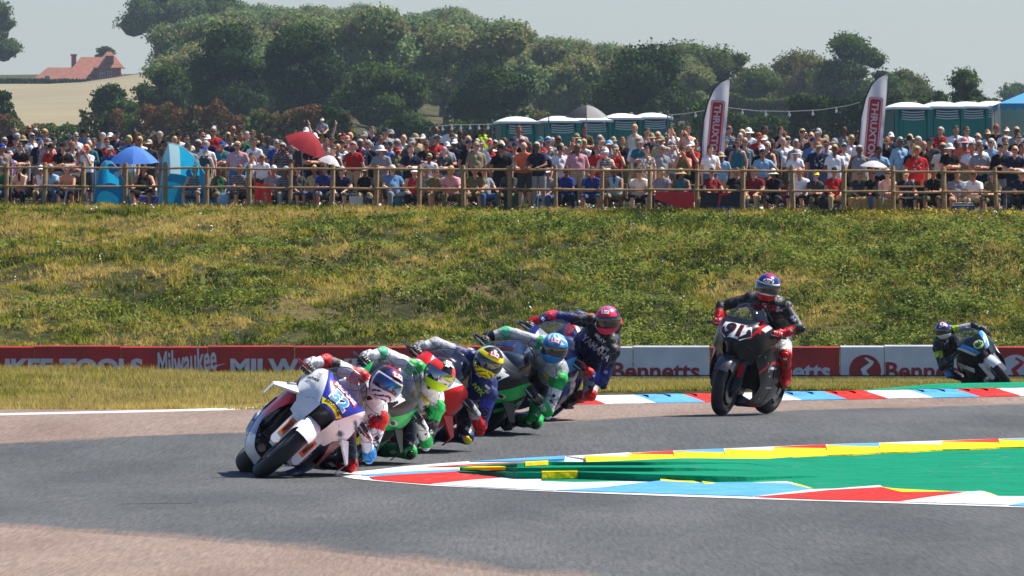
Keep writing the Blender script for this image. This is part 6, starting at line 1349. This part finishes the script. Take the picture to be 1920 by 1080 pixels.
for ent in SIT.replace('\n', '|').split('|'):
    x, po, top, tc, hat, hc = ent.split(); x = int(x); fp = fence_pt(x); Y = fp.y + rgp.uniform(.65, .95); tcc = tc if tc != 'x' else 'grey'
    o = add_person(x, po, Y, top, tcc, hat, hc if hc != 'x' else 'grey', sc=rgp.uniform(.96, 1.02), yaw=rgp.uniform(-18, 18))
    lab = o['label']; who = lab.replace('person in ', '').split(',')[0] + ' sitter' + lab[lab.index(','):].split(',')[1].replace(' ', ' with ', 1)
    if top == 'none': who = 'bare chested sitter' + lab[lab.index(','):].split(',')[1].replace(' ', ' with ', 1)
    camp_chair(o.location.x, o.location.y + .02, o.location.z - .0, o.rotation_euler.z, rgp.choice(['navy', 'green', 'black', 'blue', 'charcoal', 'red']), who)
# child riding on shoulders, and the man carrying
Yc = row_for(604, 246); man = add_person(604, 'u', Yc, 'tee', 'tan', 'hair', 'dark', extra='')
c = add_person(606, 'q', Yc, 'tee', 'grey', 'cap', 'white', sc=.62, X=man.location.x, z=man.location.z + 1.40, yaw=0); c.location.y += .04
c['label'] = 'small child in grey t-shirt and white cap riding on shoulders'
# steward
st = add_person(905, 'd', row_for(905, 226), 'long', 'black', 'cap', 'black', yaw=0, glasses=False, skin=(110, 74, 56)); st['label'] = 'steward in yellow high visibility vest and black cap before the toilets'
k = link('high_visibility_vest', TPL['d']['tank'], st); k.color = colr('hivis'); k.scale = (1.06, 1.08, 1.0)
# fill the thinner rows up the slope
tries = 0
while len(PEOPLE) < 296 and tries < 4000:
    tries += 1; px = rgp.uniform(-30, 1950); fp = fence_pt(px); d = rgp.choice([rgp.uniform(1.6, 4), rgp.uniform(3, 9)]); Y = fp.y + d; X = (px - 960) / FPX * Y
    if any((X - a) ** 2 + (Y - b) ** 2 < .42 for a, b, _ in PEOPLE) or any(abs(px - q) < 11 and 0 <= (Y - b) < 1.2 for a, b, q in PEOPLE): continue
    hat = rgp.choice(['cap', 'cap', 'hair', 'hair', 'hair', 'hat', 'hairl', 'bald']); hc = rgp.choice(['white', 'black', 'navy', 'grey', 'khaki', 'red', 'blue']) if hat in ('cap', 'hat') else rgp.choice(list(HAIRC))
    add_person(px, rgp.choice('dddffbhdc'), Y, rgp.choice(['tee'] * 6 + ['tank', 'long']), rgp.choice(['black', 'black', 'navy', 'navy', 'charcoal', 'grey', 'white', 'white', 'white', 'red', 'blue', 'sky', 'olive', 'pink', 'cream', 'teal', 'maroon']), hat, hc, sc=rgp.uniform(.93, 1.03))
print('people', len(PEOPLE))
# ------------------------------------------------------------------ things among and behind the crowd
def fpos(px, d):
    Y = fence_pt(px).y + d; X = (px - 960) / FPX * Y; return Vector((X, Y, HZ(X, Y)))
def pz(py, Y): return CAMZ + (540 - py) / FPX * Y
TEALP = M('toilet_green', srgb(18, 122, 112), .5, var=.06, vscale=2); TEALD = M('toilet_green_shaded', srgb(12, 84, 80), .5, var=.06, vscale=2); ROOFW = M('toilet_roof_white', (.78, .79, .8), .45); VENTW = M('vent_white', (.6, .66, .66), .6); GREYP = M('grey_plastic', (.25, .26, .27), .5)  # cabin uses a darkened door green, the shade on its sides painted in
def toilet(px, Y, ytop, rz, label, group, slats=4):
    X = (px - 960) / FPX * Y; z = HZ(X, Y); h = pz(ytop, Y) - z; e = empty('portable_toilet', (X, Y, z)); e.rotation_euler = (0, 0, R(rz)); tag(e, label, 'toilet', group); hb = h - .22
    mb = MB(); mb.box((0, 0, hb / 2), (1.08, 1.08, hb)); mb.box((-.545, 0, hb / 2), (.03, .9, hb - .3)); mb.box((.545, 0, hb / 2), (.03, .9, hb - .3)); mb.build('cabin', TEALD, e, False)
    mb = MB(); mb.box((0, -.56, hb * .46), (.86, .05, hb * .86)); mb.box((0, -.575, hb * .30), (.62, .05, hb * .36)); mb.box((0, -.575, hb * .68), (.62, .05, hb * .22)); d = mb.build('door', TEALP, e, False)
    mb = MB(); mb.box((-.34, -.61, hb * .56), (.07, .03, .09)); mb.build('latch', ROOFW, d, False)
    for s in (-1, 1): mb = MB(); mb.box((s * .50, -.565, hb / 2), (.09, .07, hb)); mb.build('door_post', TEALP, e, False)
    for k in range(slats):
        mb = MB(); zc = hb - .10 - k * .075; pts = [(-.36 + .08 * i, -.60, zc - .03 * math.sin(i / 9 * math.pi)) for i in range(10)]; mb.tube(pts, .018, 5); mb.build('vent_slat', VENTW, e)
    rows = []
    for i in range(9):
        u = i / 8 * 2 - 1; rows.append([Vector((u * .62, v * .62, hb + .16 * (1 - abs(u) ** 2.5) * (1 - abs(v) ** 2.5) + .035)) for v in (-1, -.8, -.4, 0, .4, .8, 1)])
    mb = MB(); mb.grid(rows); mb.box((0, 0, hb), (1.24, 1.24, .07)); r = mb.build('roof', ROOFW, e)
    mb = MB(); mb.tube([(.42, .4, hb + .05), (.42, .4, hb + .24)], .05, 8); mb.build('vent_pipe', GREYP, r)
tl = ['farthest from the grey umbrella', 'with a thin pole before it', 'hidden behind the grey umbrella', 'just past the grey umbrella', 'at the end by the smaller lettered flag']
for k, (px, Y, yt) in enumerate([(968, 238, 217), (1047, 245, 216), (1108, 251, 215), (1166, 256, 211), (1221, 261, 210)]): toilet(px, Y, yt, 12, f'green portable toilet with white roof, {tl[k]}', 'toilets of the first row')
t2 = ['next to the taller lettered flag', 'second from the taller flag', 'third from the taller flag', 'next to the blue gazebo']
for k, (px, Y, yt) in enumerate([(1700, 232, 190), (1764, 239, 189), (1812, 246, 189), (1858, 252, 188)]): toilet(px, Y, yt, 16, f'green portable toilet with white roof, {t2[k]}', 'toilets of the second row')
# umbrellas and parasols
POLE = M('umbrella_pole', (.4, .4, .42), .4, metal=.6)
def parasol(px, py, d, wpx, hpx, mats, label, tilt=(0, 0), n=8, name='parasol', down=None):
    p = fpos(px, d); s = FPX / p.y; r = wpx / s / 2; h = hpx / s; c = Vector((p.x, p.y, pz(py, p.y))); e = empty(name, p); tag(e, label, 'parasol' if name == 'parasol' else 'umbrella'); rot = Euler((R(tilt[0]), R(tilt[1]), 0)).to_matrix(); off = c - p
    for k in range(n):
        rows = []
        for i in range(7):
            t = i / 6; row = []
            for j in range(5):
                a = 2 * math.pi * (k + j / 4) / n; sag = 1 - .07 * math.sin(math.pi * j / 4) * t; row.append(off + rot @ Vector((math.cos(a) * r * t * sag, math.sin(a) * r * t * sag, h * (1 - t ** 1.7))))
            rows.append(row)
        mb = MB(); mb.grid(rows); mb.build('canopy_panel', mats[k % len(mats)], e)
    mb = MB(); mb.tube([(off + rot @ Vector((0, 0, h + .06))), off + rot @ Vector((0, 0, -.2)), Vector((0, 0, 0)) if down is None else Vector(down)], .014, 6); mb.build('pole', POLE, e)
    for k in range(n):
        a = 2 * math.pi * k / n; mb = MB(); mb.tube([off + rot @ Vector((math.cos(a) * r * t, math.sin(a) * r * t, h * (1 - t ** 1.7) - .01)) for t in (0.02, .35, .7, 1)], .006, 4); mb.build('rib', POLE, e)
CLB = M('parasol_blue', srgb(70, 130, 215), .8, trans=.3, var=.06); CRD = M('parasol_red', srgb(168, 20, 40), .8, trans=.3, var=.06); CWH = M('parasol_white', (.72, .70, .70), .8, trans=.3); CBK = M('umbrella_black', (.035, .036, .04), .7, trans=.1); CGY = M('umbrella_grey', (.22, .22, .23), .7, trans=.15)
parasol(251, 304, 1.3, 94, 30, [CLB], 'bright blue beach parasol above the fence', (6, 0))
parasol(572, 275, 3.0, 84, 30, [CRD], 'red parasol tipped over on its side among the crowd', (16, 28))
parasol(617, 306, 1.2, 44, 15, [CWH], 'small pale pink parasol below the red one', (5, 18))
parasol(1638, 312, 1.1, 52, 11, [CWH], 'small white parasol beside the taller flag', (4, 3))
parasol(1100, 220, 8.5, 80, 23, [CBK, CBK, CGY, CBK, CBK, CBK, CGY, CGY], 'grey and black golf umbrella held up before the toilets', (4, 0), name='umbrella')
# pop-up shelters
TENT = M('shelter_blue', srgb(28, 160, 205), .75, trans=.35, var=.08, vscale=3); TENTW = M('shelter_pale', srgb(180, 215, 225), .75, trans=.3)
def shelter(px0, px1, ytop, d, label, peak=.35):
    p = fpos((px0 + px1) / 2, d); s = FPX / p.y; w_ = (px1 - px0) / s; h = pz(ytop, p.y) - p.z; e = empty('beach_shelter', p); tag(e, label, 'tent'); n = 4
    arch = []
    for i in range(13):
        t = i / 12; x = -w_ / 2 + w_ * t; z = h * (1 - abs((t - peak) / (peak if t < peak else 1 - peak)) ** 2.2); arch.append((x, max(0, z)))
    for k in range(3):
        seg = arch[k * 4:k * 4 + 5]; mb = MB(); mb.grid([[Vector((x, -.5 + (v * 1.3), z * (1 - .45 * v ** 2))) for x, z in seg] for v in (0, .25, .5, .75, 1)]); mb.build('roof_panel', TENTW if k == 0 and px1 - px0 > 80 else TENT, e)
    mb = MB(); mb.add([(x, .75, z * .55) for x, z in arch] + [(w_ / 2, .75, 0), (-w_ / 2, .75, 0)], [tuple(range(13)) + (13, 14)]); mb.build('back_panel', TENT, e, False)
    mb = MB(); mb.add([(x, -.48, z) for x, z in arch[8:]] + [(arch[8][0], -.48, 0)], [tuple(range(6))]); mb.build('front_flap', TENT, e, False)
    for q in (-.5, .8): mb = MB(); mb.tube([Vector((x, q, z * (1 if q < 0 else .55) + .01)) for x, z in arch], .014, 5); mb.build('hoop', TENTW, e)
    mb = MB(); mb.lathe([(.0, 0), (.08, 0)], (0, 0, 0), 14); o = mb.build('round_emblem', TENTW, e, False); o.location = (w_ * .12, -.52, h * .72)
    for q in (1, -1): mb = MB(); mb.tube([(q * w_ * .48, -.5, .4), (q * w_ * .62, -.75, .0)], .006, 4); mb.build('guy_line', TENTW, e)
shelter(298, 414, 270, .95, 'large light blue pop-up shelter behind the fence', .16); shelter(174, 250, 303, .9, 'smaller light blue shelter under the blue parasol')
# feather flags
FLW = M('flag_white', (.74, .74, .78), .7, trans=.25); FLK = M('flag_sleeve_black', (.015, .015, .016), .6); FLR = M('flag_red', srgb(200, 30, 42), .7, trans=.2)
def feather_flag(px, ytop, d, label, sc=1.):
    p = fpos(px, d); s = FPX / p.y; top = pz(ytop, p.y) - p.z; e = empty('feather_flag', p); tag(e, label, 'flag')
    edge = [(-.10, .35), (-.09, .5 * top), (-.03, .68 * top), (.08, .82 * top), (.25, .93 * top), (.42, .98 * top), (.60, top)]
    right = [(.46, .35), (.52, .5 * top), (.555, .62 * top), (.585, .72 * top), (.61, .82 * top), (.63, .91 * top), (.645, top - .04)]
    def bil(u, v): a = cr([Vector((*q, 0)) for q in edge], v); b = cr([Vector((*q, 0)) for q in right], v); c = a.lerp(b, u); return Vector((c.x, .05 * math.sin(u * 5 + v * 7) * (1 if u > .02 else 0), c.y))
    mb = MB(); mb.grid([[bil(u / 10, v / 30) for u in range(11)] for v in range(31)]); sail = mb.build('sail', FLW, e); tr = bvh(mb)
    mb = MB(); mb.tube([(-.10, 0, -.05), (-.10, 0, .35)] + [Vector((q[0] - .012, 0, q[1])) for q in edge], [.02] * 2 + [.028, .028, .028, .026, .022, .018, .012], 6); mb.build('pole_sleeve', FLK, e)
    upd = Vector((.09, 0, 1)).normalized(); rt = Vector((1, 0, -.09)).normalized(); ctr_ = Vector((.27, 0, .585 * top)); L = top * .47; wd = .14
    def rrect(hw, hl, r): return [(sx * (hw - r) + r * math.cos(a), sy * (hl - r) + r * math.sin(a)) for sx, sy, a0 in ((1, 1, 0), (-1, 1, 90), (-1, -1, 180), (1, -1, 270)) for a in [R(a0 + t) for t in (0, 30, 60, 90)]]
    for hw, hl, m, off in ((wd + .045, L / 2 + .045, FLR, .012), (wd + .028, L / 2 + .028, FLW, .016), (wd, L / 2, FLR, .020)):
        mb = MB(); pts = [ctr_ + rt * a + upd * b + Vector((0, -off - .04, 0)) for a, b in rrect(hw, hl, .06)]; mb.add(pts, [tuple(range(len(pts)))]); mb.build('red_panel' if m is FLR else 'white_outline', m, sail, False)
    v, f = text_mesh('THRUXTON', 1., .03); xs = [q.x for q in v]; ys = [q.y for q in v]; mb = MB()
    mb.add([ctr_ - upd * ((q.x - (min(xs) + max(xs)) / 2) / (max(xs) - min(xs)) * L * .92) + rt * ((q.y - (min(ys) + max(ys)) / 2) / (max(ys) - min(ys)) * wd * 1.3) + Vector((0, -.066, 0)) for q in v], f); mb.build('lettering', FLW, sail, False)
feather_flag(1322, 149, 6.0, 'white feather flag with black edge, the smaller lettered one beyond the first toilets'); feather_flag(1617, 140, 4.5, 'white feather flag with black edge, the taller one beside the second toilets')
# festoon lights
BULB = M('festoon_bulb', (.75, .75, .72), .3); CABLE = M('cable', (.35, .36, .36), .6)
def festoon(pts, Y, label, step=44):
    a = fpos(pts[0][0], 8); e = empty('string_lights', P(pts[0][0], pts[0][1], Y)); tag(e, label, 'string lights'); o0 = e.location.copy(); W_ = [P(x, y, Y) - o0 for x, y in pts]
    mb = MB(); mb.tube(W_, .010, 5); mb.build('cable', CABLE, e); x = pts[0][0] + 10
    bm = MB(); bm.tube([(0, 0, 0), (0, 0, -.06)], .02, 6, 0); bm.sphere((0, 0, -.10), (.035, .035, .05), 8, 6, None, 0); me = bm.mesh('bulb', BULB)
    while x < pts[-1][0]: y = np.interp(x, [q[0] for q in pts], [q[1] for q in pts]); k = link('bulb', me, e); k.location = P(x, y, Y) - o0; x += step
festoon([(820, 236), (860, 234), (925, 233)], 207, 'short string of bulbs beside the yellow vested steward', 17)
festoon([(1250, 216), (1288, 213), (1316, 208), (1366, 202), (1420, 208), (1480, 209), (1540, 206), (1590, 198), (1612, 192)], 206, 'string of white festoon bulbs hung between the two flags')
for px, yt, lab in ((923, 228, 'steward'), (1029, 216, 'second toilet'), (1131, 232, 'umbrella'), (1252, 213, 'smaller flag')):
    p = fpos(px, 7.5); mb = MB(); h = pz(yt, p.y) - p.z; mb.tube([(0, 0, 0), (0, 0, h)], .018, 6); mb.tube([(0, 0, h), (0, 0, h + .03)], .028, 6); mb.sphere((0, 0, h + .03), .03, 8, 6); o = mb.build('light_pole', M('pole_grey', (.12, .12, .13), .5)); o.location = p; tag(o, f'thin dark pole for bulbs standing near the {lab}', 'pole')
# gazebo
GB = M('gazebo_blue', srgb(78, 156, 200), .8, trans=.25); GC = M('gazebo_cream', srgb(225, 212, 190), .85)
p = fpos(1957, 22); e = empty('gazebo', p); tag(e, 'small gazebo with light blue scalloped roof and cream walls', 'gazebo'); zt = pz(196, p.y) - p.z; za = pz(176, p.y) - p.z; w_ = 1.32
for k, (a, b) in enumerate([((-w_, -w_), (w_, -w_)), ((w_, -w_), (w_, w_)), ((w_, w_), (-w_, w_)), ((-w_, w_), (-w_, -w_))]):
    mb = MB(); mb.add([(*a, zt), (*b, zt), (0, 0, za + .25)], [(0, 1, 2)]); mb.build('roof_panel', GB, e, False)
    mb = MB(); n = 9; top = [Vector((*a, zt)).lerp(Vector((*b, zt)), i / n) for i in range(n + 1)]; vs = []; fs = []
    for i in range(n):
        q, r = top[i], top[i + 1]; m_ = (q + r) / 2; b0 = len(vs); vs += [q, r, r - Vector((0, 0, .10)), m_ - Vector((0, 0, .2)), q - Vector((0, 0, .10))]; fs.append(tuple(range(b0, b0 + 5)))
    mb.add(vs, fs); mb.build('scalloped_valance', GB, e, False)
    if k != 0: mb = MB(); mb.add([(a[0] * .96, a[1] * .96, .0), (b[0] * .96, b[1] * .96, .0), (b[0] * .96, b[1] * .96, zt), (a[0] * .96, a[1] * .96, zt)], [(0, 1, 2, 3)]); mb.build('wall_panel', GC, e, False)
    mb = MB(); mb.tube([(a[0], a[1], 0), (a[0], a[1], zt)], .035, 6); mb.build('leg', M('gazebo_leg', (.6, .58, .52), .6), e)
# picnic tables, folding table, bales, bags
PINE = M('pine_board', srgb(205, 172, 118), .8, var=.2, vscale=5)
def picnic(px, d, lab, rz=0):
    p = fpos(px, d); e = empty('picnic_table', p); e.rotation_euler = (0, 0, R(rz)); tag(e, lab, 'table')
    for k in range(4): mb = MB(); mb.box((0, -.27 + .18 * k, .74), (1.7, .165, .04)); mb.build('table_plank', PINE, e, False)
    for s in (-1, 1):
        for k in range(2): mb = MB(); mb.box((0, s * (.62 + .13 * k), .45), (1.7, .12, .04)); mb.build('bench_plank', PINE, e, False)
    for x in (-.65, .65):
        for s in (-1, 1): mb = MB(); mb.tube([(x, s * .2, .72), (x, s * .75, 0)], .045, 4); mb.build('leg', PINE, e, False)
        mb = MB(); mb.box((x + .05, 0, .42), (.045, 1.5, .09)); mb.build('cross_brace', PINE, e, False)
picnic(1190, 1.9, 'pine picnic table behind the sitters in royal blue', 6); picnic(1352, 1.9, 'pine picnic table behind the dark windbreak', -8); picnic(1728, 1.6, 'pine picnic table with drinks on it near the hay bales', 5)
p = fpos(1722, 1.35)
for k, (dx, c, nm) in enumerate([(-.15, (.7, .7, .72), 'clear'), (.08, (.55, .05, .05), 'red'), (.3, (.6, .5, .1), 'amber')]):
    mb = MB(); mb.tube([(0, 0, 0), (0, 0, .02), (0, 0, .14), (0, 0, .15)], [.03, .033, .042, .036], 10); mb.tube([(0, 0, .145), (0, 0, .165)], .044, 10); o = mb.build('drink_cup', M('cup_' + nm, c, .3)); o.location = p + Vector((dx, 0, .76)); tag(o, f'{nm} plastic drink cup on the picnic table near the bales', 'cup')
p = fpos(143, .35); e = empty('folding_table', p); tag(e, 'white folding camping table just behind the rails', 'table'); TW = M('table_white', (.65, .66, .66), .5)
mb = MB(); mb.box((0, 0, .46), (.66, .42, .03)); mb.build('table_top', TW, e, False)
for sx in (-1, 1):
    for sy in (-1, 1): mb = MB(); mb.tube([(sx * .24, sy * .17, .45), (sx * .33, sy * .2, 0)], .016, 6); mb.build('leg', M('table_leg', (.5, .5, .5), .4, metal=.6), e)
STRAW = M('straw', srgb(190, 155, 92), .95, var=.3, vscale=18, bump=1., bscale=60)
def bale(px, d, rz, lab, dz=0):
    p = fpos(px, d); e = empty('straw_bale', p + Vector((0, 0, dz))); e.rotation_euler = (0, 0, R(rz)); tag(e, lab, 'bale'); rows = []; g = np.random.default_rng(px)
    mb = MB(); mb.box((0, 0, .2), (.92, .44, .40)); me = mb.mesh('bale', STRAW, False); bm = bmesh.new(); bm.from_mesh(me); bmesh.ops.subdivide_edges(bm, edges=bm.edges, cuts=7, use_grid_fill=True)
    for v_ in bm.verts: v_.co += Vector(g.normal(size=3)) * .011
    bm.to_mesh(me); bm.free(); link('straw', me, e)
    for x in (-.22, .22): mb = MB(); mb.tube([(x, -.235, .0), (x, -.235, .415), (x, .235, .415), (x, .235, 0)], .006, 4); mb.build('twine', M('twine', (.3, .12, .05), .8), e)
bale(1627, .55, 8, 'straw bale next to the taller flag beneath the rails'); bale(1662, .75, -6, 'straw bale used as a seat beside another bale')
def bag(px, d, size, cn, lab, name='rucksack', cat='bag'):
    p = fpos(px, d); e = empty(name, p); tag(e, lab, cat); m = M('bag_' + cn, srgb(*COLS[cn]), .8, var=.15, vscale=10); mb = MB(); w_, dp, h = size
    ell_ = MB(); rows = []
    for i in range(7):
        t = i / 6; k = (1 - abs(t - .45) ** 3 * 3.2) if t < 1 else .45; rows.append([Vector((w_ / 2 * k * math.copysign(abs(math.cos(a)) ** .6, math.cos(a)), dp / 2 * k * math.copysign(abs(math.sin(a)) ** .6, math.sin(a)), h * t)) for a in [2 * math.pi * j / 16 for j in range(16)]])
    ell_.grid(rows, closed=True); ell_.add(rows[-1], [tuple(range(16))]); ell_.build('bag_body', m, e)
    mb.box((0, -dp * .5, h * .36), (w_ * .62, dp * .25, h * .42)); mb.build('front_pocket', m, e, False); mb = MB(); mb.tube([(-.05, 0, h * .97), (-.04, 0, h * 1.1), (.04, 0, h * 1.1), (.05, 0, h * .97)], .01, 5); mb.build('carry_loop', m, e)
bag(972, .5, (.30, .2, .48), 'green', 'dark green rucksack beside the orange shirted person'); bag(690, .45, (.26, .2, .34), 'charcoal', 'charcoal rucksack past the red parasol'); bag(1545, .45, (.3, .2, .4), 'black', 'black rucksack short of the taller flag'); bag(1480, .5, (.4, .25, .34), 'navy', 'navy rucksack below the white vested woman'); bag(745, .5, (.3, .2, .3), 'teal', 'teal bag on the grass behind the rails'); bag(420, .5, (.36, .2, .4), 'sky', 'sky blue bag at the end of the large shelter')
def cool_box(px, d, size, col, lab):
    p = fpos(px, d); e = empty('cool_box', p); tag(e, lab, 'cool box'); m = M('cool_' + lab[:6].strip(), col, .5, var=.05); mb = MB(); mb.box((0, 0, size[2] * .42), (size[0], size[1], size[2] * .84), None, 0, 1.06); mb.build('box', m, e, False); mb = MB(); mb.box((0, 0, size[2] * .92), (size[0] * 1.1, size[1] * 1.1, size[2] * .15), None, 0, .95); mb.build('lid', TW, e, False)
    mb = MB(); mb.tube([(-size[0] * .5, 0, size[2] * .8), (-size[0] * .45, 0, size[2] * 1.2), (size[0] * .45, 0, size[2] * 1.2), (size[0] * .5, 0, size[2] * .8)], .012, 5); mb.build('handle', TW, e)
cool_box(281, .6, (.5, .3, .34), srgb(92, 60, 170), 'purple cool box under the large blue shelter'); cool_box(668, .45, (.34, .28, .32), (.62, .63, .63), 'white cool box on the grass past the red parasol'); cool_box(1806, .4, (.5, .32, .22), srgb(40, 70, 130), 'navy cool box with a pale lid below the toilets')
# windbreak and draped flag hung on the rails
def banner(px0, px1, y0, y1, mat, lab, d=.02, shape=None, texts=()):
    a, b = fence_pt(px0), fence_pt(px1); e = empty('draped_banner', (a + b) / 2); tag(e, lab, 'banner'); off = (a + b) / 2; rows = []
    for i in range(13):
        t = i / 12; q = a.lerp(b, t); row = []
        for j in range(7):
            v_ = j / 6; yy = y0 + (y1 - y0) * v_ + (shape(t, v_) if shape else 0); row.append(Vector((q.x, q.y + d + .03 * math.sin(t * 14 + v_ * 3), pz(yy, q.y))) - off)
        rows.append(row)
    mb = MB(); mb.grid(rows); o = mb.build('cloth', mat, e)
    for (t_, tx, ty, sz, m) in texts:
        v, f = text_mesh(t_, sz, .01); q = a.lerp(b, tx); mb = MB(); mb.add([Vector((q.x + k.x, q.y - .06, pz(y0 + (y1 - y0) * ty, q.y) + k.y)) - off for k in v], f); mb.build('lettering', m, e, False)
    return e
NAVYC = M('windbreak_navy', srgb(24, 27, 44), .8, var=.2, vscale=5); REDC = M('flag_cloth_red', srgb(214, 30, 36), .75, var=.1, vscale=5); BLUT = M('flag_blue_print', srgb(40, 60, 170), .7)
bn = banner(1313, 1388, 361, 398, NAVYC, 'dark navy windbreak with a red outlined badge hung on the rails', .1, None, [('TOM', .62, .88, .2, BLUT)])
q = fence_pt(1362); off = bn.location; mb = MB()
pts = [(-.22, .12), (-.18, .42), (.2, .46), (.26, .40), (.22, .1), (.17, .1), (.2, .36), (.16, .40), (-.13, .37), (-.17, .12)]
mb.add([Vector((q.x + a_, q.y + .02, q.z + .0 + b_)) - off for a_, b_ in pts], [tuple(range(len(pts)))]); mb.build('badge_outline', REDC, bn, False)
banner(1228, 1301, 360, 398, REDC, 'red flag with a white edge draped over the lower rail', -.1, lambda t, v: -6 * v * (1 - t) * 4)
banner(476, 508, 340, 372, REDC, 'red cloth draped over a chair between shelter and red parasol', .35, lambda t, v: 10 * t)
